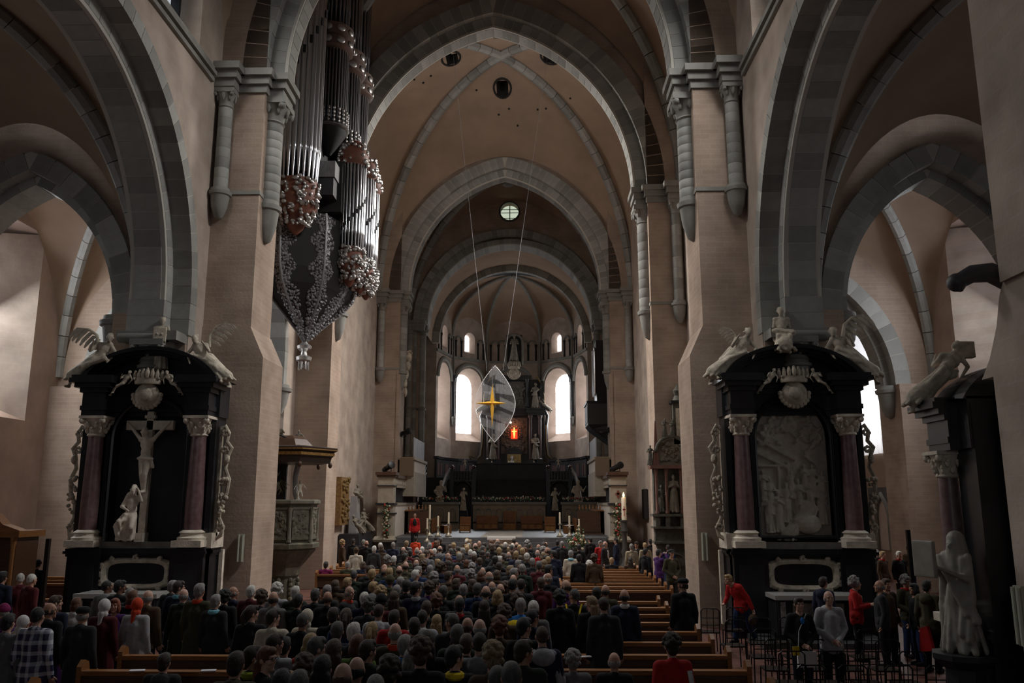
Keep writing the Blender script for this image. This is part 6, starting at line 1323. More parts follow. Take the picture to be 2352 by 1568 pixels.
# right aisle: curtain before the big window and a small gothic niche below it
q = MB(); n = 30
q.loft([[(17.35+.06*sin(i*1.7)+.03*sin(i*4.1), 36.9+3.9*i/n, z) for i in range(n+1)] for z in (5.45, 14)], cap=False, closed=False)
cm = bpy.data.materials.new('thin white curtain'); cm.use_nodes = True; nt = cm.node_tree; b = nt.nodes['Principled BSDF']; b.inputs['Base Color'].default_value = (.8, .8, .8, 1); b.inputs['Roughness'].default_value = .9
tr = nt.nodes.new('ShaderNodeBsdfTranslucent'); tr.inputs[0].default_value = (.85, .86, .88, 1); mxs = nt.nodes.new('ShaderNodeMixShader'); mxs.inputs[0].default_value = .6
nt.links.new(b.outputs[0], mxs.inputs[1]); nt.links.new(tr.outputs[0], mxs.inputs[2]); nt.links.new(mxs.outputs[0], nt.nodes['Material Output'].inputs[0])
tag(q.build('window_curtain', cm, smooth=SM), 'long white curtain hanging over the bright window of the right aisle', 'curtain')
NI = thing('gothic_niche', 'small pointed wall niche with dark spandrels in the right aisle', 'niche', (17.42, 38.4, 1.2), -pi/2)
MB().box(-1.5, 1.5, .0, .06, 0, 2.75).build('niche_field', mat('white washed panel', (0,)*3), NI); MB().box(-1.5, 1.5, -.04, .02, 2.15, 2.75).build('niche_header', mat('slate grey header', (.10, .11, .12), .7), NI)
MB().tube([(-.7, -.08, 0), (-.7, -.08, 1.5), (-.5, -.08, 2.0), (0, -.08, 2.45), (.5, -.08, 2.0), (.7, -.08, 1.5), (.7, -.08, 0)], .1, 8).build('niche_arch', GREYD, NI, smooth=SM)
# ================================================================== THE CONGREGATION
def clothe(J, kind):
    """garments grown round the same joints"""
    mb = MB(); C = lambda a, b, ra, rb: mb.cap(J[a] if isinstance(a, str) else a, J[b] if isinstance(b, str) else b, ra, rb, 10); off = lambda k, x, y, z: J[k] + V3((x, y, z))
    if kind in ('jacket', 'coat', 'sitjacket'):
        mb.ell(J['chest'] + V3((0, .012, -.02)), (.185, .135, .18)); mb.ell(J['belly'], (.168, .128, .17)); mb.ell(J['pelvis'], (.18, .138, .14))
        C('chest', 'belly', .15, .15); C('belly', 'pelvis', .15, .155); [C(off('neck', 0, .02, -.05), 's'+s_, .070, .078) for s_ in 'lr']; C('sl', 'sr', .078, .078); C(off('neck', 0, .015, -.06), off('chest', 0, 0, .03), .075, .13)
        C(off('neck', -.02, .03, -.01), off('neck', .02, .03, -.01), .068, .068)
        for s in 'lr': C('s'+s, 'e'+s, .078, .060); C('e'+s, 'h'+s, .060, .048)
        if kind == 'coat':
            for s in (-1, 1): mb.cap(J['pelvis'] + V3((s*.07, 0, 0)), V3((s*.10, .0, .48)), .14, .15, 10)
            mb.cap(J['pelvis'], V3((0, .01, .5)), .15, .17, 10)
        elif kind == 'jacket':
            mb.cap(J['pelvis'] + V3((-.05, 0, 0)), J['pelvis'] + V3((.05, 0, -.10)), .15, .15, 10); mb.cap(J['pelvis'] + V3((.05, 0, 0)), J['pelvis'] + V3((-.05, 0, -.10)), .15, .15, 10)
    elif kind == 'trousers':
        for s in 'lr': C('p'+s, 'k'+s, .105, .082); C('k'+s, off('a'+s, 0, 0, .02), .082, .070)
        mb.ell(J['pelvis'] - V3((0, 0, .03)), (.17, .125, .12))
    return mb
HOOD = lambda mb, J: (mb.ell(J['neck'] + V3((0, .10, -.07)), (.13, .08, .10)), mb.ell(J['neck'] + V3((0, .09, -.01)), (.12, .06, .06)))
def shoes_mb(J, sd):
    mb = MB()
    for s in sd:
        a = J['a'+s]; mb.cap(a + V3((0, .04, -.045)), a + V3((0, -.17, -.052)), .05, .044, 8); mb.cap(a, a + V3((0, 0, -.03)), .055, .055, 8)
    return mb
POSES = {}
J_ST = skeleton()
J_CL = skeleton(el=(-.25,.03,1.13), hl=(-.05,-.17,.98), er=(.25,.03,1.13), hr=(.06,-.19,.96))
J_RD = skeleton(head=(0,-.04,1.62), el=(-.24,-.02,1.13), hl=(-.1,-.28,1.18), er=(.24,-.02,1.13), hr=(.1,-.28,1.18))
J_CM = skeleton(el=(-.27,-.14,1.33), hl=(-.08,-.27,1.58), er=(.27,-.14,1.33), hr=(.08,-.27,1.58))
J_SI = skeleton(head=(0,-.03,1.21), neck=(0,.0,1.04), chest=(0,0,.88), belly=(0,-.005,.68), pelvis=(0,0,.56), sl=(-.175,.01,1.0), sr=(.175,.01,1.0), el=(-.23,-.02,.73), er=(.23,-.02,.73), hl=(-.12,-.25,.64), hr=(.12,-.25,.64), pl=(-.09,-.02,.53), pr=(.09,-.02,.53), kl=(-.1,-.42,.51), kr=(.1,-.42,.51), al=(-.1,-.40,.09), ar=(.1,-.40,.09))
J_LN = skeleton(head=(-.10,-.30,1.50), neck=(-.07,-.2,1.38), chest=(-.04,-.12,1.25), belly=(0,-.03,1.07), sl=(-.22,-.16,1.34), sr=(.12,-.16,1.34), el=(-.26,-.2,1.06), er=(.24,-.02,1.08), hl=(-.2,-.36,.95), hr=(.3,.06,.84), kl=(-.1,-.12,.5), al=(-.12,-.12,.09), kr=(.1,.1,.5), ar=(.1,.3,.12))
for nm_, J, yaws, sit in (('stand', J_ST, (0, .9, -.9), 0), ('clasp', J_CL, (0, .7, -.7), 0), ('read', J_RD, (0,), 0), ('camera', J_CM, (0,), 0), ('sit', J_SI, (0, .7), 1), ('lean', J_LN, (0,), 0)):
    d = {'J': J, 'body': {}}
    for y_ in yaws: d['body'][y_] = fuse(fig(MB(), J, hyaw=y_, fingers=True), 'person', .009, 2, .6)
    for g in (('sitjacket', 'trousers') if sit else ('jacket', 'coat', 'trousers')):
        if g == 'coat' and nm_ in ('read', 'camera', 'lean'): continue
        d[g] = fuse(clothe(J, g), g, .014, 2, .6)
        if g in ('jacket', 'sitjacket') and nm_ in ('stand', 'sit', 'clasp'):
            q = clothe(J, g); HOOD(q, J); d['hooded'] = fuse(q, 'hooded_jacket', .014, 2, .6)
    for sd in 'lr': d['shoe'+sd] = fuse(shoes_mb(J, sd), 'shoe', .014, 1, .5)
    for k in ('jacket', 'coat', 'trousers', 'sitjacket', 'hooded', 'shoel', 'shoer'):
        if k in d: d[k].materials.append(GREY)
    for b_ in d['body'].values(): b_.materials.append(GREY)
    POSES[nm_] = d
# hair and headgear, round the head centre, face towards -Y
def hair_mb(k):
    mb = MB(); E = mb.ell; rnd = random.Random(3)
    if k in ('short', 'long', 'bob', 'pony', 'curly'):
        E((0, .022, .030), (.088, .103, .106), 14, 10); E((0, -.045, .085), (.068, .05, .045)); E((0, .07, -.03), (.072, .05, .07))
    if k == 'long':
        E((0, .06, -.10), (.088, .06, .13)); mb.cap((-.05, .07, -.05), (-.07, .075, -.30), .05, .045); mb.cap((.05, .07, -.05), (.07, .075, -.30), .05, .045); mb.cap((0, .08, -.05), (0, .095, -.33), .055, .05)
    if k == 'bob': E((0, .045, -.05), (.10, .085, .10)); E((-.075, .01, -.05), (.03, .06, .09)); E((.075, .01, -.05), (.03, .06, .09))
    if k == 'pony': mb.cap((0, .12, .04), (0, .15, -.03), .03, .035); mb.cap((0, .15, -.03), (0, .13, -.25), .035, .018)
    if k == 'curly':
        for i in range(60):
            a = rnd.uniform(0, 2*pi); e = rnd.uniform(-.5, 1.5); p = V3((.105*cos(a)*cos(e), .03+.105*sin(a)*cos(e), .03+.12*sin(e)))
            if p.y < -.05 and p.z < .07: continue
            E(p, rnd.uniform(.025, .04), 6, 5)
    if k == 'afro':
        E((0, .04, .04), (.125, .125, .13))
        for i in range(50):
            a = rnd.uniform(0, 2*pi); e = rnd.uniform(-.6, 1.5); p = V3((.125*cos(a)*cos(e), .045+.12*sin(a)*cos(e), .04+.13*sin(e)))
            if p.y < -.05 and p.z < .06: continue
            E(p, .03, 6, 5)
    if k == 'ring':
        for i in range(17):
            a = -0.5 + (pi+1.0)*i/16; E((.072*cos(a), .016+.088*sin(a), -.018), (.016, .016, .042), 6, 6)
        E((0, .092, -.04), (.05, .018, .04))
    if k == 'crop': E((0, .020, .024), (.083, .099, .102), 14, 10); E((0, .075, -.025), (.065, .036, .05))
    if k == 'beanie': E((0, .015, .045), (.096, .110, .105)); mb.lathe([(.097, -.02), (.104, 0), (.104, .03), (.097, .05)], 18, (0, .012, .02), squash=1.1)
    if k == 'cap': mb.lathe([(.093, 0), (.10, .03), (.098, .06), (.07, .09), (.0, .10)], 18, (0, .015, .035), squash=1.12); E((0, -.12, .045), (.07, .06, .012))
    if k == 'scarf': E((0, .025, .02), (.098, .112, .122), 14, 10); E((0, .06, -.11), (.085, .07, .08)); mb.cap((0, -.04, -.12), (0, -.05, -.16), .05, .03); mb.cap((0, .10, -.10), (.02, .12, -.28), .05, .03)
    return mb
HAIRS = {}
for k in ('short', 'long', 'bob', 'pony', 'curly', 'afro', 'ring', 'crop', 'beanie', 'cap', 'scarf'):
    HAIRS[k] = fuse(hair_mb(k), 'hair', .009, 2 if k not in ('curly', 'afro') else 1, .6); HAIRS[k].materials.append(GREY)
EYES = MB()
for s in (-1, 1): EYES.ell((s*.030, -.083, .012), (.011, .006, .006), 8, 5)
EYES = EYES.mesh('eyes', SM); EYES.materials.append(mat('dark eyes', (.015, .012, .01), .3))
GLS = MB()
for s in (-1, 1): GLS.tube([(s*.03+.022*cos(2*pi*i/10), -.098, .012+.017*sin(2*pi*i/10)) for i in range(11)], .003, 5); GLS.tube([(s*.05, -.097, .014), (s*.082, .0, .012)], .003, 4)
GLS.tube([(-.008, -.1, .014), (.008, -.1, .014)], .003, 4); GLS = GLS.mesh('glasses'); GLS.materials.append(DARKM)
SKIN = [mat(f'skin tone {i}', c, .55) for i, c in enumerate(((.42, .235, .165), (.46, .27, .20), (.36, .19, .125), (.16, .075, .045)))]
HC = {'white': (.56, .54, .50), 'grey': (.22, .21, .20), 'dark grey': (.07, .066, .062), 'black': (.010, .009, .009), 'dark brown': (.024, .015, .010), 'brown': (.055, .030, .016), 'auburn': (.11, .040, .017), 'red': (.20, .05, .018), 'blond': (.34, .23, .11), 'fair': (.22, .15, .08)}
CC = {'black': (.010, .010, .011), 'charcoal': (.026, .026, .028), 'grey': (.13, .13, .135), 'light grey': (.33, .33, .35), 'navy': (.012, .016, .036), 'dark blue': (.014, .03, .085), 'bright blue': (.02, .16, .50), 'light blue': (.16, .42, .52), 'olive': (.050, .048, .026), 'dark green': (.016, .026, .016), 'green': (.11, .19, .04), 'brown': (.060, .036, .020), 'beige': (.30, .25, .17), 'cream': (.50, .45, .36), 'white': (.55, .54, .54), 'maroon': (.075, .010, .014), 'red': (.36, .014, .014), 'orange red': (.50, .05, .018), 'purple': (.055, .016, .10), 'magenta': (.16, .012, .07), 'yellow': (.66, .48, .02), 'lime': (.30, .38, .03)}
def cmat(c): return mat('cloth ' + c, CC[c], .85, var=.18, scale=14, spec=.25)
def hmat(c): return mat('hair ' + c, HC[c], .6, var=.45, scale=26, bump=.6, bscale=90, stretch=(1.6, 1.6, .5))
PANTS = ['black', 'charcoal', 'navy', 'dark blue', 'brown']
np_ = 0; SPOT = []
PEWROWS = {False: [11.2, 12.4, 13.6] + [28.6+1.0*k for k in range(7)], True: [11.4+1.2*k for k in range(9)] + [23.6+1.05*k for k in range(9)]}
def person(px, py, hairk, hairc, coatk, coatc, label, pose='stand', h=1.72, face=pi, yaw=0, group=None, skin=None, pants=None, extra=None, pos=None, headc=None, eyes=False, glasses=False):
    """one person whose crown shows at photo pixel px,py; stands (or sits) on the floor there"""
    global np_
    np_ += 1; rnd = random.Random(np_*7+1); P = POSES[pose]; J = P['J']
    top = (J['head'].z + .12); sc = h/1.75; z0 = 0.0
    if pos: p = pos
    elif pose == 'sit':
        p = atZ(px, py, top*sc); Y = min(PEWROWS[p.x > 0], key=lambda r_: abs(r_ + .2 - p.y)) + .2; p = CAM + ray(px, py)*(Y/ray(px, py).y)
    else:
        best = None
        for dh in (0, .05, -.05, .1, -.1, .15, -.14):
            q = atZ(px, py, top*(h+dh)/1.75); dd = min([(q.x-a_)**2 + (q.y-b_)**2 for a_, b_ in SPOT] or [9])
            if best is None or dd > best[0] + .02: best = (dd, q, h+dh)
            if dd > .16: break
        p = best[1]; sc = best[2]/1.75
    SPOT.append((p[0], p[1]))
    me = P['body'].get(yaw) or P['body'][0]; yaw = yaw if yaw in P['body'] else 0
    o = place('person', me, None, (p[0], p[1], z0), (0, 0, face + rnd.uniform(-.12, .12)), SKIN[skin if skin is not None else np_ % 3]); o.scale = (sc,)*3
    ck = coatk if coatk in P else ('sitjacket' if pose == 'sit' else 'jacket')
    place({'sitjacket': 'jacket', 'hooded': 'hooded_jacket'}.get(ck, ck), P[ck], o, m=coatc if not isinstance(coatc, str) else cmat(coatc))
    place('trousers', P['trousers'], o, m=cmat(pants or PANTS[np_ % 5])); [place('shoe', P['shoe'+sd], o, m=cmat('black')) for sd in 'lr']
    if hairk:
        nmh = {'beanie': 'hat', 'cap': 'cap', 'scarf': 'headscarf'}.get(hairk, 'hair')
        place(nmh, HAIRS[hairk], o, J['head'], (0, 0, yaw), m=cmat(headc) if headc else hmat(hairc))
        if hairk in ('cap', 'beanie'): place('hair', HAIRS['ring'], o, J['head'], (0, 0, yaw), m=hmat(hairc))
    if eyes: place('eyes', EYES, o, J['head'], (0, 0, yaw))
    if glasses: place('glasses', GLS, o, J['head'], (0, 0, yaw))
    if extra: extra(o, J)
    tag(o, label, 'person', group); return o
def scarf_of(c):
    def f(o, J):
        n_ = J['neck']; MB().lathe([(.085, -.035), (.105, -.01), (.10, .025), (.08, .04)], 14, (n_.x, n_.y+.02, n_.z), squash=1.05).build('scarf', cmat(c), o, smooth=SM)
    return f
def collar_of(c):
    def f(o, J):
        n_ = J['neck']; MB().lathe([(.082, -.02), (.09, .01), (.078, .045)], 14, (n_.x, n_.y+.02, n_.z), squash=1.05).build('collar', cmat(c), o, smooth=SM)
    return f
plaid = bpy.data.materials.new('blue and white plaid'); plaid.use_nodes = True
nt = plaid.node_tree; N = nt.nodes; L = nt.links; tc = N.new('ShaderNodeTexCoord'); sp = N.new('ShaderNodeSeparateXYZ'); L.new(tc.outputs['Object'], sp.inputs[0]); fac = []
for ax_, per in ((0, 9.0), (2, 7.5)):
    a = N.new('ShaderNodeMath'); a.operation = 'MULTIPLY'; a.inputs[1].default_value = per; L.new(sp.outputs[ax_], a.inputs[0]); b = N.new('ShaderNodeMath'); b.operation = 'FRACT'; L.new(a.outputs[0], b.inputs[0]); c = N.new('ShaderNodeMath'); c.operation = 'GREATER_THAN'; c.inputs[1].default_value = .62; L.new(b.outputs[0], c.inputs[0]); fac.append(c)
s_ = N.new('ShaderNodeMath'); s_.operation = 'ADD'; L.new(fac[0].outputs[0], s_.inputs[0]); L.new(fac[1].outputs[0], s_.inputs[1]); rp = N.new('ShaderNodeValToRGB'); h_ = N.new('ShaderNodeMath'); h_.operation = 'MULTIPLY'; h_.inputs[1].default_value = .5; L.new(s_.outputs[0], h_.inputs[0]); L.new(h_.outputs[0], rp.inputs[0])
rp.color_ramp.elements[0].color = (.02, .022, .075, 1); rp.color_ramp.elements[1].color = (.55, .56, .62, 1); L.new(rp.outputs[0], N['Principled BSDF'].inputs['Base Color'])

def P_(o, name, mb, m): return mb.build(name, m, o, smooth=SM)
def backpack(c, straps_only=False):
    def f(o, J):
        q = MB(); q.ell((0, .20, 1.22), (.12, .08, .17)); q.ell((0, .24, 1.15), (.09, .06, .09))
        if not straps_only: P_(o, 'backpack', q, cmat(c))
        else: P_(o, 'backpack', MB().ell((0, .19, 1.08), (.07, .05, .11)), cmat(c))
        for s in (-1, 1): P_(o, 'strap', MB().tube([(s*.12, -.13, 1.2), (s*.13, -.06, 1.46), (s*.13, .06, 1.50), (s*.10, .15, 1.38), (s*.05, .19, 1.14)], .022, 6, flat=.5), cmat(c))
    return f
def cape(o, J):
    q = MB(); n = 16
    for (z0, z1, c) in ((1.43, .86, 'yellow'),):
        g = lambda z: [(( .245 + (1.42-z)*.22)*sin(a)*1.12, .03 + (.165+(1.42-z)*.12)*cos(a), z + .02*sin(a*5)) for a in [(-1.75 + 3.5*i/n) for i in range(n+1)]]
        zs = [z0 + (z1-z0)*k/4 for k in range(5)]
        m_ = MB().loft([g(z) for z in zs], cap=False, closed=False)
        o2 = m_.build('flag_cape', cmat(c), o, smooth=SM); sd = o2.modifiers.new('t', 'SOLIDIFY'); sd.thickness = .012
    P_(o, 'flag_collar', MB().lathe([(.17, 1.41), (.13, 1.45), (.095, 1.49)], 16, (0, .02, 0), squash=.8), cmat('bright blue'))
def jersey5(o, J):
    cu = bpy.data.curves.new('number', 'FONT'); cu.body = '5'; cu.size = .30; cu.align_x = 'CENTER'; cu.extrude = .004
    t = bpy.data.objects.new('t', cu); COL.objects.link(t); dg = bpy.context.evaluated_depsgraph_get(); me = bpy.data.meshes.new_from_object(t.evaluated_get(dg)); bpy.data.objects.remove(t)
    me.materials.append(cmat('light grey')); place('number', me, o, (0, .158, 1.02), (pi/2, 0, pi))
    P_(o, 'hood', MB().ell((0, .11, 1.40), (.15, .08, .11)).ell((-.1, .03, 1.43), (.09, .08, .05)).ell((.1, .03, 1.43), (.09, .08, .05)), cmat('light grey'))
    for s in 'lr': q = MB(); q.cap(J['s'+s] + V3((0, 0, -.05)), J['e'+s], .074, .062); q.cap(J['e'+s], J['h'+s], .062, .051); P_(o, 'sleeve', q, cmat('light grey'))
def paper(o, J): P_(o, 'paper_sheet', MB().box(-.13, .13, -.42, -.2, 1.19, 1.194, Matrix.Translation((0, 0, 0))), mat('white paper', (.8, .8, .84), .7))
def whitebag(o, J):
    P_(o, 'shoulder_bag', MB().box(-.17, .17, -.27, -.19, .60, .86), mat('white leather bag', (.62, .61, .62), .45)); P_(o, 'bag_strap', MB().tube([(-.14, -.2, .85), (-.1, -.19, 1.2), (.1, -.05, 1.47), (.16, .1, 1.2)], .008, 5), cmat('white'))
    P_(o, 'shirt_front', MB().ell((0, -.115, 1.33), (.045, .03, .09)), cmat('bright blue')); P_(o, 'yellow_leaflet', MB().box(-.26, -.14, -.28, -.27, .80, .95), cmat('yellow'))
def handbag(c, z=.7):
    def f(o, J): P_(o, 'handbag', MB().ell((.32, .04, z-.12), (.08, .15, .14)), cmat(c))
    return f
def camera_(o, J): P_(o, 'camera', MB().box(-.07, .07, -.38, -.30, 1.58, 1.68), DARKM)
def phone(o, J): P_(o, 'phone', MB().box(-.04, .04, -.36, -.345, 1.60, 1.72), mat('lit phone screen', (.7, .8, 1.0), .4, emit=1.2))
def both(*fs): return lambda o, J: [f(o, J) for f in fs]
R, Lf = .9, -.9
def A(x, y): return (x/4.26, 1200 + y/4.26)
def B(x, y): return (450 + x/4.26, 1200 + y/4.26)
def Cc(x, y): return (900 + x/4.26, 1200 + y/4.26)
def D(x, y): return (1300 + x/4.26, 1200 + y/4.26)
def E_(x, y): return (1640 + x/3.303, 1200 + y/3.303)
LEFTG = 'people standing on the left side of the nave'; CROWD = 'people standing in the packed middle of the nave'; FARG = 'people gathered before the altar steps'; RIGHTG = 'visitors standing in the right aisle'; SEATG = 'people sitting in the pews'
# (pixel, hair, hair colour, garment, colour, label, options)
def row(g, lst):
    for t in lst:
        px, py = t[0]; o = t[6] if len(t) > 6 else {}
        person(px, py, t[1], t[2], t[3], t[4], t[5], group=g, **o)
row(LEFTG, [
 (A(205,495), 'crop', 'white', 'coat', 'maroon', 'left of two white-haired people in dark maroon by the confessional', {'face': -2.4}),
 (A(315,500), 'crop', 'white', 'coat', 'maroon', 'right of two white-haired people in dark maroon by the confessional', {'face': 2.6}),
 (A(370,365), 'beanie', 'black', 'coat', 'black', 'person in a black hood far back beside the confessional', {'headc': 'black'}),
 (A(235,430), 'short', 'brown', 'jacket', 'charcoal', 'brown-haired person behind the two white-haired people in maroon'),
 (A(30,480), 'short', 'black', 'jacket', 'navy', 'black-haired person in a navy jacket at the far left edge', {'h': 1.8}),
 (A(45,800), 'beanie', 'grey', 'jacket', 'purple', 'person with a purple knitted hat at the far left edge', {'headc': 'magenta', 'h': 1.6}),
 (A(550,715), 'short', 'brown', 'jacket', 'navy', 'brown-haired man in a navy jacket behind the man with glasses', {'yaw': Lf}),
 (A(495,785), 'ring', 'dark brown', 'jacket', 'black', 'balding man with glasses in a black jacket looking right', {'yaw': Lf, 'glasses': True}),
 (A(375,825), 'crop', 'black', 'jacket', plaid, 'black-haired man in a blue and white plaid shirt', {'h': 1.82, 'pants': 'navy'}),
 (A(85,895), 'short', 'black', 'coat', 'grey', 'black-haired woman in a long grey coat left of the plaid shirt'),
 (A(240,912), 'scarf', 'grey', 'jacket', 'beige', 'short person with a white headscarf left of the plaid shirt', {'headc': 'white', 'h': 1.5, 'yaw': Lf}),
 (A(565,985), 'beanie', 'brown', 'coat', 'purple', 'child in a purple coat with grey hat and yellow scarf', {'headc': 'grey', 'h': 1.32, 'extra': scarf_of('yellow')}),
 (A(750,735), 'bob', 'auburn', 'jacket', 'white', 'woman with reddish hair and a pale puffer jacket', {'h': 1.66}),
 (A(815,825), 'cap', 'grey', 'coat', 'charcoal', 'man in a flat dark cap and long charcoal coat', {'headc': 'black'}),
 (A(1030,752), 'scarf', 'grey', 'coat', 'maroon', 'woman with a white hood and dark maroon coat', {'headc': 'white', 'h': 1.7}),
 (A(1130,742), 'bob', 'red', 'jacket', 'purple', 'red-haired woman looking back toward the camera', {'face': .3, 'eyes': True, 'h': 1.66, 'skin': 1}),
 (A(1055,565), 'crop', 'black', 'hooded', 'grey', 'young black-haired man in a grey hooded jacket before the crucifix altar', {'skin': 3, 'yaw': Lf, 'h': 1.76}),
 (A(1180,565), 'short', 'black', 'jacket', 'black', 'young black-haired man in a black jacket before the crucifix altar', {'skin': 3, 'yaw': Lf, 'h': 1.74}),
 (A(1300,662), 'bob', 'auburn', 'jacket', 'black', 'auburn-haired woman in black with a red collar', {'extra': collar_of('red')}),
 (A(1278,636), 'crop', 'grey', 'jacket', 'charcoal', 'grey-haired person behind the auburn-haired woman'),
 (A(1350,742), 'scarf', 'brown', 'coat', 'light grey', 'woman in an orange-red headscarf and pale jacket', {'headc': 'orange red', 'h': 1.68, 'pants': 'black'}),
 (A(1452,660), 'ring', 'grey', 'jacket', 'brown', 'bald man behind the orange-red headscarf'),
 (A(1690,567), 'short', 'grey', 'coat', 'charcoal', 'grey-haired man next to the man with the pale blue collar'),
 (A(1755,572), 'short', 'dark brown', 'coat', 'navy', 'dark-haired man in a long coat with pale blue collar', {'yaw': Lf, 'extra': collar_of('light blue'), 'h': 1.78}),
 (A(1800,647), 'ring', 'grey', 'coat', 'dark green', 'balding grey man in a dark green loden coat'),
 (A(1955,597), 'short', 'grey', 'coat', 'olive', 'grey-haired man in an olive coat with orange collar', {'extra': collar_of('orange red'), 'h': 1.8}),
 (B(195,706), 'short', 'grey', 'jacket', 'charcoal', 'grey-haired person with a light blue scarf', {'h': 1.64, 'extra': scarf_of('light blue')}),
 (B(288,672), 'curly', 'black', 'coat', 'black', 'person with bushy black hair in a long black coat', {'extra': handbag('dark blue')}),
 (B(370,626), 'ring', 'grey', 'jacket', 'navy', 'bald man near the pulpit looking right', {'yaw': Lf}),
 (B(540,616), 'short', 'white', 'jacket', 'maroon', 'white-haired man in a maroon jacket'),
 (B(645,676), 'curly', 'brown', 'jacket', 'charcoal', 'woman with curly brown hair in front of the pulpit'),
 (B(552,812), 'pony', 'dark brown', 'jacket', 'black', 'young woman with a long brown ponytail in profile', {'yaw': Lf, 'skin': 1}),
 (B(760,672), 'ring', 'dark brown', 'jacket', 'grey', 'dark balding man in a grey coat'),
 (B(800,606), 'curly', 'white', 'jacket', 'light grey', 'person with curly white hair before the pulpit stem'),
 (B(975,622), 'short', 'white', 'jacket', 'dark green', 'white-haired person right of the curly white hair'),
 (B(1170,646), 'short', 'dark grey', 'coat', 'charcoal', 'man with dark grey hair in a dark coat right of the pulpit'),
 (B(1285,612), 'short', 'grey', 'jacket', 'charcoal', 'grey-haired person next to the empty far left pews'),
 (B(1290,672), 'ring', 'brown', 'jacket', 'black', 'brown-haired balding man below the grey head by the far pews'),
 (B(1000,702), 'short', 'black', 'jacket', 'black', 'black-haired person below the white hair by the pulpit'),
 (B(1502,622), 'ring', 'grey', 'jacket', 'charcoal', 'bald man with a bright orange-red scarf', {'face': 1.2, 'extra': scarf_of('orange red'), 'skin': 1}),
 (B(1650,682), 'short', 'white', 'jacket', 'navy', 'white-haired person right of the orange-red scarf'),
 (B(1686,747), 'curly', 'dark grey', 'coat', 'charcoal', 'person with dark grey wavy hair below the white-haired one'),
 (B(760,852), 'short', 'dark brown', 'jacket', 'cream', 'brown-haired man in a cream jacket with a strap', {'yaw': Lf}),
 (B(1045,882), 'crop', 'dark grey', 'jacket', 'black', 'man with cropped dark hair in front of a pale hood'),
 (B(1092,850), 'scarf', 'white', 'jacket', 'cream', 'person with a pale hood behind the cropped dark head', {'headc': 'cream'}),
 (B(1345,832), 'short', 'dark brown', 'jacket', 'black', 'dark brown head left of the brown ponytail head'),
 (B(1470,842), 'pony', 'brown', 'jacket', 'dark blue', 'brown-haired woman with tied hair and a blue collar', {'extra': collar_of('bright blue')}),
 (B(1812,636), 'curly', 'blond', 'jacket', 'charcoal', 'person with curly blond hair left of the crowd centre'),
 (B(1815,702), 'beanie', 'dark brown', 'jacket', 'maroon', 'person in a dark cap under the curly blond hair', {'headc': 'black'}),
 (B(1965,612), 'short', 'grey', 'jacket', 'charcoal', 'tall grey-haired head left of a black-haired one in the crowd'),
 (B(2070,562), 'short', 'black', 'jacket', 'black', 'black-haired head right of the tall grey-haired one'),
 (B(1938,672), 'long', 'brown', 'jacket', 'brown', 'woman with long brown hair left of the crowd centre'),
 (B(1790,797), 'crop', 'dark brown', 'hooded', 'light grey', 'man with cropped brown hair in a pale grey jacket'),
 (B(1940,857), 'short', 'dark brown', 'jacket', 'red', 'dark-haired person with a red collar behind the bald head'),
])
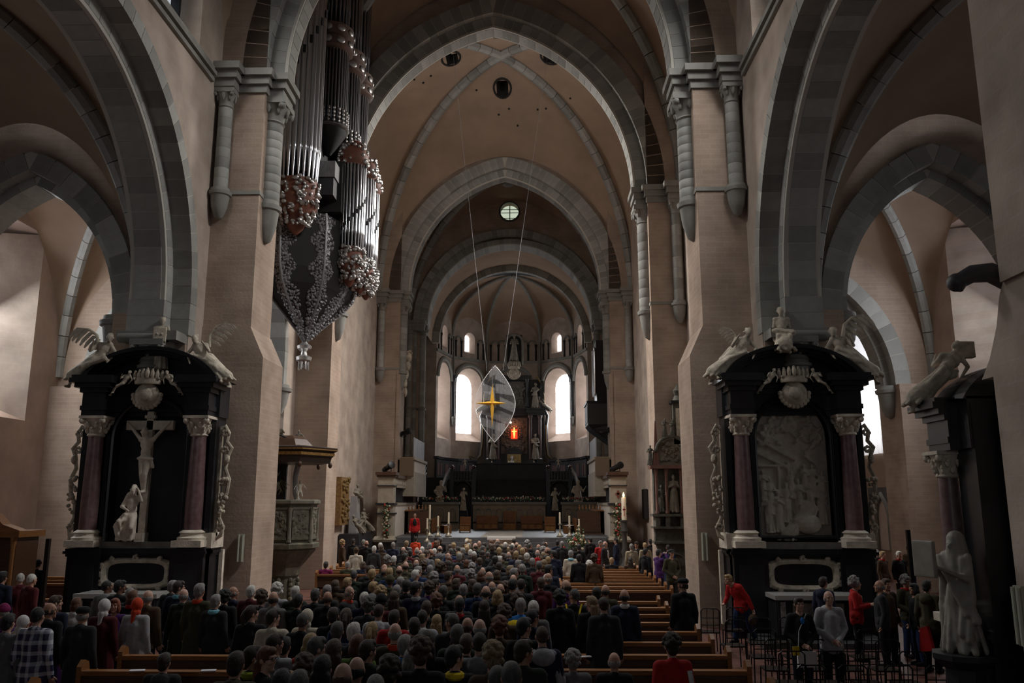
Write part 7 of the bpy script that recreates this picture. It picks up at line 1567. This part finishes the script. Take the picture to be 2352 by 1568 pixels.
row(CROWD, [
 (B(1385,972), 'short', 'dark grey', 'jacket', 'navy', 'dark grey head left of the white head in the near crowd'),
 (B(1545,982), 'short', 'white', 'jacket', 'charcoal', 'white-haired man in a dark grey jacket in the near crowd'),
 (B(1720,977), 'pony', 'blond', 'jacket', 'black', 'woman with a blond ponytail in the near crowd'),
 (B(1950,982), 'ring', 'grey', 'jacket', 'olive', 'bald man in an olive jacket with orange collar', {'extra': collar_of('orange red')}),
 (B(1580,1097), 'bob', 'auburn', 'jacket', 'green', 'red-brown haired woman in a green jacket'),
 (B(1120,1087), 'long', 'blond', 'jacket', 'red', 'woman with blond hair in a red jacket'),
 (B(1190,1122), 'short', 'dark grey', 'jacket', 'black', 'man with dark grey hair and stubble looking right', {'yaw': Lf, 'h': 1.78}),
 (B(1690,1152), 'short', 'dark brown', 'jacket', 'dark green', 'dark-haired man with a green collar near the front', {'yaw': Lf}),
 (B(2042,1102), 'short', 'grey', 'jacket', 'navy', 'grey-haired man with a bright blue collar', {'extra': collar_of('bright blue')}),
 (B(870,1122), 'short', 'black', 'coat', 'navy', 'black-haired woman in a navy coat near the front left'),
 (B(780,1092), 'long', 'dark brown', 'jacket', 'light grey', 'dark-haired girl half hidden behind the navy coat', {'yaw': Lf}),
 (B(562,1212), 'short', 'dark brown', 'jacket', 'black', 'boy with brown hair and a lime scarf looking right', {'yaw': Lf, 'extra': scarf_of('lime')}),
 (B(690,1217), 'long', 'auburn', 'jacket', 'black', 'woman with glasses looking over her shoulder', {'yaw': Lf, 'face': pi-.9, 'glasses': True, 'eyes': True}),
 (B(395,1267), 'short', 'dark brown', 'hooded', 'olive', 'brown-haired man in an olive jacket at the bottom left of the crowd', {'h': 1.78}),
 (B(1350,1147), 'long', 'brown', 'jacket', 'charcoal', 'woman with long brown hair behind the stubbled man'),
 (B(1070,1322), 'curly', 'brown', 'jacket', 'black', 'brown curly head at the front of the crowd'),
 (B(1240,1302), 'long', 'black', 'jacket', 'black', 'woman with long black hair at the front of the crowd'),
 (B(1440,1372), 'ring', 'brown', 'jacket', 'black', 'bald head at the bottom of the crowd left of a thinning one'),
 (B(1575,1312), 'ring', 'black', 'jacket', 'black', 'dark thinning head at the bottom of the crowd', {'h': 1.76}),
 (B(2110,1232), 'bob', 'grey', 'jacket', 'navy', 'woman with thick grey hair near the bottom of the crowd'),
 (B(1010,1452), 'short', 'dark grey', 'jacket', 'charcoal', 'dark grey head cut by the bottom edge'),
 (B(900,1462), 'long', 'blond', 'jacket', 'charcoal', 'blond head cut by the bottom edge', {'h': 1.6}),
 (B(840,1442), 'short', 'black', 'jacket', 'charcoal', 'black-haired head with a pale blue collar at the bottom edge', {'extra': collar_of('light blue')}),
 (B(1900,1342), 'curly', 'dark brown', 'jacket', 'black', 'dark curly head right of the thinning one'),
 (B(1760,1482), 'crop', 'grey', 'jacket', 'charcoal', 'grey cropped head at the very bottom edge'),
 (Cc(700,602), 'short', 'grey', 'jacket', 'charcoal', 'grey head of a tall man in the crowd centre'), (Cc(835,592), 'short', 'dark grey', 'jacket', 'dark blue', 'dark grey head above a blue shirt in the crowd centre'),
 (Cc(920,617), 'ring', 'dark brown', 'jacket', 'black', 'bald brown head beside the blond bob'), (Cc(1035,662), 'bob', 'blond', 'jacket', 'black', 'woman with a blond bob in the crowd centre'),
 (Cc(980,577), 'ring', 'grey', 'jacket', 'charcoal', 'bald head behind the blond bob'), (Cc(1062,597), 'ring', 'brown', 'jacket', 'navy', 'pink bald head right behind the blond bob', {'skin': 1}),
 (Cc(1180,547), 'crop', 'black', 'jacket', 'black', 'black cropped head of a tall man right of the bald heads', {'h': 1.8}), (Cc(1265,547), 'crop', 'dark brown', 'jacket', 'charcoal', 'brown cropped head beside the tall black cropped one', {'h': 1.8}),
 (Cc(505,617), 'short', 'dark grey', 'jacket', 'charcoal', 'dark grey head left of the tall grey one'), (Cc(365,592), 'curly', 'brown', 'jacket', 'purple', 'curly brown head above a purple collar'),
 (Cc(240,582), 'short', 'black', 'jacket', 'navy', 'black head with a pale shirt collar', {'yaw': Lf, 'extra': collar_of('light grey')}), (Cc(140,562), 'short', 'black', 'jacket', 'black', 'black head at the left of the crowd centre'),
 (Cc(660,707), 'ring', 'grey', 'jacket', 'charcoal', 'bald pink crown behind a round black head'), (Cc(665,739), 'short', 'black', 'jacket', 'black', 'round black head with a red collar', {'extra': collar_of('red')}),
 (Cc(905,762), 'long', 'dark brown', 'coat', 'black', 'long dark hair of a woman behind the flag wearer'),
 (Cc(1260,742), 'short', 'grey', 'jacket', 'bright blue', 'grey-haired man wrapped in a yellow and blue flag', {'extra': cape, 'h': 1.75}),
 (Cc(1385,767), 'short', 'white', 'jacket', 'grey', 'white-haired man in a grey jacket beside the flag wearer', {'h': 1.76}), (Cc(1100,822), 'curly', 'brown', 'jacket', 'brown', 'curly brown head left of the flag'),
 (Cc(1225,702), 'curly', 'brown', 'jacket', 'charcoal', 'brown curly head just behind the flag wearer'), (Cc(1642,677), 'curly', 'black', 'jacket', 'black', 'thick black hair left of the yellow backpack', {'h': 1.76}),
 (Cc(1700,562), 'ring', 'dark brown', 'jacket', 'purple', 'bald man in profile looking left behind the yellow backpack', {'yaw': R, 'h': 1.8}),
 (Cc(1780,647), 'crop', 'dark grey', 'jacket', 'black', 'man in black with bright yellow backpack straps', {'extra': backpack('yellow', True), 'h': 1.78, 'pants': 'beige', 'yaw': R}),
 (Cc(1950,722), 'long', 'fair', 'jacket', 'black', 'fair-haired girl looking left beside the yellow backpack', {'yaw': R, 'h': 1.66}),
 (Cc(2072,727), 'crop', 'dark brown', 'coat', 'charcoal', 'dark-haired man in a long dark coat right of the crowd', {'h': 1.8}),
 (Cc(1382,852), 'short', 'black', 'jacket', 'navy', 'black head before the white-haired man in grey', {'yaw': Lf}), (Cc(300,852), 'crop', 'dark brown', 'hooded', 'light grey', 'dark cropped head above a pale grey hood'),
 (Cc(340,767), 'short', 'brown', 'jacket', 'charcoal', 'brown head behind the pale grey hood'), (Cc(440,902), 'long', 'blond', 'jacket', 'grey', 'girl with long straight blond hair', {'h': 1.62}),
 (Cc(440,712), 'curly', 'auburn', 'jacket', 'black', 'dark red curly head in the crowd'), (Cc(220,932), 'short', 'dark brown', 'jacket', 'charcoal', 'dark head left of the long blond hair'),
 (Cc(585,892), 'short', 'dark grey', 'jacket', 'charcoal', 'dark grey head right of the long blond hair', {'yaw': R}), (Cc(740,927), 'ring', 'brown', 'jacket', 'black', 'shiny bald crown in the crowd centre', {'skin': 2}),
 (Cc(860,942), 'ring', 'grey', 'jacket', 'charcoal', 'bald head with grey sides beside the shiny bald crown'), (Cc(1055,942), 'curly', 'auburn', 'coat', 'brown', 'woman with long bushy auburn hair below the flag'),
 (Cc(1300,932), 'short', 'black', 'jacket', 'black', 'black head of a youth below the flag', {'yaw': Lf}),
 (Cc(1470,1012), 'crop', 'brown', 'jacket', 'navy', 'boy in a grey hood and navy jersey with the number 5', {'extra': jersey5, 'h': 1.7}),
 (Cc(340,1062), 'long', 'dark brown', 'jacket', 'black', 'woman with long dark brown hair near the front'), (Cc(640,1002), 'short', 'dark grey', 'jacket', 'dark green', 'dark grey head near the front centre'),
 (Cc(730,1092), 'short', 'brown', 'jacket', 'charcoal', 'brown head left of the broad grey hoodie'), (Cc(860,1072), 'crop', 'dark brown', 'hooded', 'grey', 'man with short dark hair in a broad grey hoodie', {'h': 1.8}),
 (Cc(285,1157), 'curly', 'brown', 'jacket', 'black', 'brown wavy head near the front left of centre'), (Cc(620,1207), 'short', 'black', 'jacket', 'black', 'black-haired man with a shiny yellow scarf', {'yaw': Lf, 'extra': scarf_of('yellow'), 'h': 1.76}),
 (Cc(1295,1152), 'short', 'dark brown', 'jacket', 'dark green', 'brown-haired man in a dark green coat near the front', {'h': 1.8, 'yaw': Lf}), (Cc(990,1202), 'curly', 'fair', 'jacket', 'brown', 'fair wavy head behind the dark green coat'),
 (Cc(1030,1412), 'short', 'dark grey', 'jacket', 'charcoal', 'dark grey head at the bottom centre edge'), (Cc(1170,1372), 'short', 'dark grey', 'jacket', 'black', 'second dark grey head at the bottom centre, by a red sleeve', {'extra': collar_of('red')}),
 (D(385,607), 'ring', 'dark brown', 'jacket', 'olive', 'bald man behind the man in the long dark coat'), (D(300,632), 'short', 'black', 'jacket', 'grey', 'black head left of the bald man by the pews'),
 (D(570,652), 'ring', 'black', 'coat', 'navy', 'balding man in a navy suit at the end of the right pews', {'extra': collar_of('white'), 'h': 1.76}),
])
row(SEATG, [
 (A(1610,1232), 'short', 'dark brown', 'hooded', 'charcoal', 'brown-haired person sitting in the near left pew', {'pose': 'sit'}),
 (B(1272,387), 'short', 'dark brown', 'jacket', 'magenta', 'person in a magenta coat sitting at the far left pews', {'pose': 'sit'}),
 (B(1480,457), 'short', 'grey', 'jacket', 'olive', 'grey-haired person in olive sitting in the far left pews', {'pose': 'sit'}),
 (B(1635,462), 'bob', 'brown', 'jacket', 'navy', 'brown-haired person in navy sitting in the far left pews', {'pose': 'sit'}),
 (B(1720,277), 'short', 'dark brown', 'jacket', 'maroon', 'person in a maroon coat sitting far back on the left', {'pose': 'sit', 'yaw': .7}),
 (Cc(1770,1282), 'curly', 'grey', 'jacket', 'grey', 'fluffy grey head sitting in the near right pew', {'pose': 'sit'}),
 (D(470,1257), 'ring', 'grey', 'jacket', 'black', 'grey balding man sitting in the near right pew', {'pose': 'sit'}),
 (D(445,342), 'short', 'blond', 'jacket', 'black', 'blond person in black sitting in the far right pews', {'pose': 'sit'}),
 (D(630,342), 'long', 'dark brown', 'jacket', 'brown', 'long-haired person sitting at the aisle end of the far right pews', {'pose': 'sit'}),
 (Cc(1930,372), 'curly', 'white', 'jacket', 'beige', 'white-haired person in beige sitting in the far right pews', {'pose': 'sit'}),
])
row(RIGHTG, [
 (D(1030,1112), 'curly', 'dark brown', 'jacket', 'red', 'woman with big curly dark hair in a red coat and white strap', {'h': 1.7, 'pants': 'red', 'extra': lambda o, J: (P_(o, 'white_strap', MB().tube([(-.17, .15, 1.38), (-.20, .2, 1.1), (-.24, .17, .8)], .03, 6, flat=.4), cmat('white')), P_(o, 'belt', MB().lathe([(.178, 0), (.18, .05)], 16, (0, 0, .98), squash=.8), cmat('black')))}),
 (D(1140,547), 'cap', 'black', 'coat', 'black', 'man in a dark cap and long black coat beside the chairs', {'headc': 'black', 'yaw': R, 'h': 1.78}),
 (D(1030,262), 'cap', 'dark brown', 'jacket', 'olive', 'man in a cap and olive jacket facing the camera by the right monument', {'headc': 'charcoal', 'face': .1, 'pose': 'clasp', 'h': 1.8, 'eyes': True}),
 (D(905,262), 'short', 'black', 'jacket', 'purple', 'person in purple raising a camera by the right monument', {'pose': 'camera', 'face': 2.2, 'extra': camera_}),
 (D(1000,215), 'short', 'dark brown', 'jacket', 'dark blue', 'person with a blue bag behind the man in the olive jacket'),
 (D(775,252), 'short', 'black', 'coat', 'black', 'woman in a long black coat at the end of the far right pews', {'face': 2.4}),
 (D(640,207), 'short', 'grey', 'jacket', 'beige', 'grey-haired person in a beige jacket before the right choir pillar'), (D(690,187), 'short', 'black', 'coat', 'black', 'black-haired person in black before the right choir pillar', {'face': -.6}),
 (D(772,197), 'short', 'blond', 'coat', 'beige', 'blond person in a beige coat with a blue collar', {'extra': collar_of('bright blue')}),
 (D(490,152), 'short', 'black', 'jacket', 'navy', 'dark man in navy by the garland reaching right', {'face': -1.8}),
 (D(825,160), 'short', 'black', 'jacket', 'black', 'dark figure against the right crossing wall'),
 (E_(195,392), 'short', 'blond', 'jacket', 'red', 'blond woman in a red jacket leaning forward beside the relief altar', {'pose': 'lean', 'h': 1.70, 'face': -.9, 'pants': 'dark blue', 'extra': handbag('brown', .7)}),
 (E_(640,567), 'short', 'dark brown', 'jacket', 'black', 'woman in a black jacket with a white shoulder bag facing the camera', {'pose': 'clasp', 'face': .1, 'h': 1.66, 'eyes': True, 'extra': whitebag, 'pants': 'navy'}),
 (E_(865,517), 'ring', 'grey', 'hooded', 'light grey', 'bald man in a light grey jacket facing the camera, hands clasped', {'pose': 'clasp', 'face': -.1, 'h': 1.76, 'eyes': True, 'pants': 'black', 'skin': 1}),
 (E_(825,412), 'short', 'dark brown', 'hooded', 'navy', 'person in a navy jacket behind the bald man in grey', {'face': 2.2, 'h': 1.7}),
 (E_(1060,422), 'afro', 'grey', 'jacket', 'red', 'person with a grey mop of hair in a red jacket reading a sheet', {'pose': 'read', 'face': 1.2, 'h': 1.68, 'extra': paper, 'pants': 'black'}),
 (E_(1255,437), 'ring', 'grey', 'jacket', 'charcoal', 'balding grey man in a dark jacket right of the reader', {'h': 1.72, 'face': -2.0, 'pants': 'black'}),
 (E_(1300,425), 'short', 'brown', 'jacket', 'brown', 'brown-haired person half hidden behind the balding grey man', {'face': .4, 'h': 1.7}),
 (E_(1450,407), 'curly', 'grey', 'jacket', 'olive', 'grey-haired woman with glasses and a pale olive jacket', {'face': .2, 'pose': 'clasp', 'h': 1.68, 'glasses': True, 'eyes': True, 'extra': scarf_of('red'), 'pants': 'dark blue'}),
 (E_(1515,462), 'bob', 'black', 'jacket', 'black', 'small black-haired woman between two visitors in the right aisle', {'h': 1.56, 'face': -1.5}),
 (E_(1610,437), 'short', 'black', 'hooded', 'olive', 'dark-haired man in a hooded olive jacket near the marble saint', {'h': 1.74, 'face': 2.3, 'pants': 'black', 'extra': lambda o, J: P_(o, 'red_bag', MB().prism([(-.12, .45), (.14, .4), (.1, .85), (-.04, .9)], 'y', .14, .26), cmat('red'))}),
 (E_(1275,217), 'short', 'blond', 'jacket', 'brown', 'blond visitor with a red scarf far back in the right aisle', {'face': .6, 'extra': scarf_of('red')}),
 (E_(1400,217), 'short', 'white', 'jacket', 'black', 'white-haired visitor in black far back in the right aisle', {'face': .3, 'extra': collar_of('red')}),
 (E_(1475,180), 'short', 'black', 'jacket', 'brown', 'black-haired visitor beside the aisle pillar far back on the right'),
 (E_(1235,205), 'short', 'grey', 'jacket', 'charcoal', 'grey visitor just right of the relief altar far back'),
 (E_(1760,400), 'short', 'dark brown', 'jacket', 'dark blue', 'person in dark blue half hidden by the marble saint', {'face': -2.2}),
])
# people gathered before the steps, picked out one by one
row(FARG, [
 (Cc(280,32), 'crop', 'dark brown', 'jacket', 'red', 'man in a red and black jacket standing higher on the left of the steps', {'h': 1.78, 'pos': (-4.55, 44.7, 0), 'face': .1, 'eyes': True, 'extra': lambda o, J: (setattr(o, 'location', (-4.55, 44.7, .96)), P_(o, 'black_front', MB().ell((0, -.06, 1.22), (.12, .115, .24)), cmat('black')))}),
 (Cc(235,137), 'short', 'dark brown', 'jacket', 'orange red', 'person in a bright red vest below the left candles'), (Cc(430,142), 'short', 'black', 'jacket', 'orange red', 'second person in a bright red vest right of the left candles', {'h': 1.6}),
 (Cc(145,177), 'short', 'fair', 'jacket', 'light grey', 'fair-haired person in pale grey left of the red vests'), (Cc(480,147), 'short', 'dark grey', 'jacket', 'black', 'dark person right of the second red vest'),
 (Cc(735,152), 'bob', 'blond', 'jacket', 'brown', 'blond person left of the small altar table'), (Cc(855,177), 'ring', 'grey', 'jacket', 'olive', 'balding person facing the camera left of the small altar table', {'face': .1, 'eyes': True}),
 (Cc(755,202), 'short', 'grey', 'jacket', 'charcoal', 'grey head below the blond one near the steps'), (Cc(735,227), 'short', 'blond', 'jacket', 'charcoal', 'pale blond head two places below the blond one near the steps'),
 (Cc(965,202), 'short', 'brown', 'jacket', 'olive', 'brown head in front of the small altar table'), (Cc(1110,192), 'short', 'white', 'jacket', 'charcoal', 'white head right below the small altar table'),
 (Cc(1180,207), 'short', 'white', 'jacket', 'navy', 'second white head right below the small altar table'), (Cc(1222,192), 'ring', 'brown', 'jacket', 'maroon', 'pink bald head right of the two white heads'),
 (Cc(1250,217), 'short', 'blond', 'jacket', 'black', 'pale blond head right of the pink bald head'), (Cc(1435,212), 'ring', 'grey', 'jacket', 'black', 'grey balding head near the right candles'), (Cc(1480,197), 'short', 'dark brown', 'jacket', 'navy', 'brown head with dark jacket near the right candles'),
 (Cc(1425,267), 'ring', 'grey', 'jacket', 'red', 'bald head with a red collar left of the dark suit'), (Cc(1580,272), 'short', 'black', 'coat', 'navy', 'man in a dark navy suit standing by the far right pews', {'yaw': R, 'h': 1.8}),
 (Cc(1620,172), 'short', 'black', 'coat', 'navy', 'broad dark figure before the bouquet'), (Cc(1665,182), 'short', 'grey', 'jacket', 'charcoal', 'grey head beside the broad dark figure'),
 (Cc(1750,272), 'short', 'grey', 'jacket', 'cream', 'grey-haired person in cream with a light blue scarf', {'extra': scarf_of('light blue')}), (Cc(1490,362), 'bob', 'fair', 'jacket', 'brown', 'fair-haired person in brown left of the dark suit'),
 (Cc(1940,147), 'short', 'black', 'coat', 'black', 'dark figure in profile right of the bouquet', {'yaw': R}), (Cc(1830,210), 'short', 'black', 'coat', 'black', 'dark figure in front of the bouquet'),
 (Cc(2040,177), 'short', 'grey', 'jacket', 'red', 'grey-haired person in red near the right stalls', {'face': .3}), (Cc(2085,182), 'ring', 'grey', 'coat', 'charcoal', 'balding man in a dark suit with a white shirt near the right stalls', {'face': 1.0, 'extra': lambda o, J: P_(o, 'shirt_front', MB().ell((0, -.12, 1.2), (.07, .05, .2)), cmat('white'))}),
 (Cc(1375,347), 'short', 'grey', 'jacket', 'charcoal', 'grey head left of the fair-haired person in brown'), (Cc(1980,317), 'curly', 'brown', 'jacket', 'brown', 'brown curly head right of the cream coat'), (Cc(1830,310), 'short', 'black', 'jacket', 'black', 'black head right behind the cream coat'),
 (B(1435,172), 'curly', 'blond', 'coat', 'brown', 'curly blond woman in brown by the far left wall', {'face': 2.0}), (B(1540,157), 'short', 'black', 'coat', 'black', 'dark person by the obelisk tomb'), (B(1640,167), 'short', 'grey', 'jacket', 'charcoal', 'grey head left of the bald brown one by the obelisk tomb'),
 (B(1670,175), 'ring', 'brown', 'coat', 'black', 'bald brown head with a black coat by the obelisk tomb', {'h': 1.8}), (B(1570,242), 'beanie', 'dark brown', 'jacket', 'cream', 'person in a cream coat and dark hat by the far left pews', {'headc': 'brown'}),
 (B(1745,227), 'short', 'white', 'jacket', 'charcoal', 'white head near the left choir pillar'), (B(1805,197), 'short', 'white', 'jacket', 'navy', 'second white head nearer the left garland'), (B(1815,222), 'bob', 'brown', 'jacket', 'brown', 'brown bob below the second white head'),
 (B(1930,192), 'short', 'grey', 'coat', 'navy', 'grey-haired person in navy right of the left garland'), (B(2060,177), 'short', 'fair', 'jacket', 'charcoal', 'fair head just left of the red vests'), (B(2030,237), 'ring', 'dark brown', 'coat', 'black', 'balding person in black below the fair head'),
 (B(1990,422), 'ring', 'brown', 'jacket', 'olive', 'bald head at the aisle end of the far left pews'), (B(2000,532), 'short', 'grey', 'jacket', 'charcoal', 'grey head at the near end of the far left pews'), (B(1900,517), 'beanie', 'brown', 'jacket', 'olive', 'person in an olive hat at the far left pews', {'headc': 'olive'}),
])
# ---- the dense middle: rows of people behind one another as far as the steps
rnd = random.Random(42)
HK = [('short', 'dark brown'), ('short', 'grey'), ('short', 'black'), ('ring', 'grey'), ('bob', 'brown'), ('short', 'brown'), ('long', 'dark brown'), ('curly', 'grey'), ('short', 'white'), ('crop', 'dark grey'), ('bob', 'fair'), ('ring', 'dark brown'), ('curly', 'brown'), ('bob', 'auburn'), ('short', 'blond')]
CK = [('jacket', 'black'), ('jacket', 'charcoal'), ('jacket', 'navy'), ('jacket', 'brown'), ('jacket', 'olive'), ('coat', 'black'), ('jacket', 'black'), ('jacket', 'charcoal'), ('hooded', 'grey'), ('jacket', 'maroon'), ('jacket', 'dark blue'), ('jacket', 'dark green')]
HN = {'short': '{}-haired', 'ring': 'balding {}-haired', 'bob': '{}-bobbed', 'long': 'long {}-haired', 'curly': 'curly {}-haired', 'crop': 'cropped {}-haired'}
taken = [(o.location.x, o.location.y) for o in COL.objects if o.name.startswith('person') and o.parent is None]
rows_ = [18.0 + 1.02*k for k in range(18)]
for k, Y in enumerate(rows_):
    t = (Y-18)/17.5; xl, xr = -2.9 + .3*t, 2.15 + .3*t; n = 8 if k % 2 else 7; c_ = 0
    for i in range(n):
        x = xl + (xr-xl)*(i+.5)/n + rnd.uniform(-.12, .12); y = Y + rnd.uniform(-.22, .22)
        if any((x-a)**2 + (y-b)**2 < .16 for a, b in taken): continue
        taken.append((x, y)); hk, hc = rnd.choice(HK); ck, cc = rnd.choice(CK); c_ += 1
        person(0, 0, hk, hc, ck, cc, f"{HN[hk].format(hc.replace(' ', '-'))} person in {cc}, {ORD[c_-1]} from left, {ORD[len(rows_)-1-k]} crowd row from the steps", h=rnd.choice((1.62, 1.68, 1.72, 1.76, 1.8)), yaw=rnd.choice((0, 0, 0, R, Lf)), pos=(x, y, 0), group=CROWD, extra=(phone if (k, i) == (6, 4) else None), pose='camera' if (k, i) == (6, 4) else 'stand')
# papers left on pews
for i, (px, py) in enumerate(((315, 1541), (479, 1541), (1343, 1509))):
    p = atZ(px, py, .93); tag(MB().box(-.1, .1, -.05, .05, 0, .012).build('song_sheet', mat('white paper', (.8,)*3), loc=(p.x, p.y, .935), rot=(0, 0, .2)), ('white song sheet lying on the left end of the near left pew', 'white song sheet lying on the right end of the near left pew', 'white song sheet on a right pew beside the long dark coat')[i], 'paper', 'song sheets on the pews')
print('people', np_)
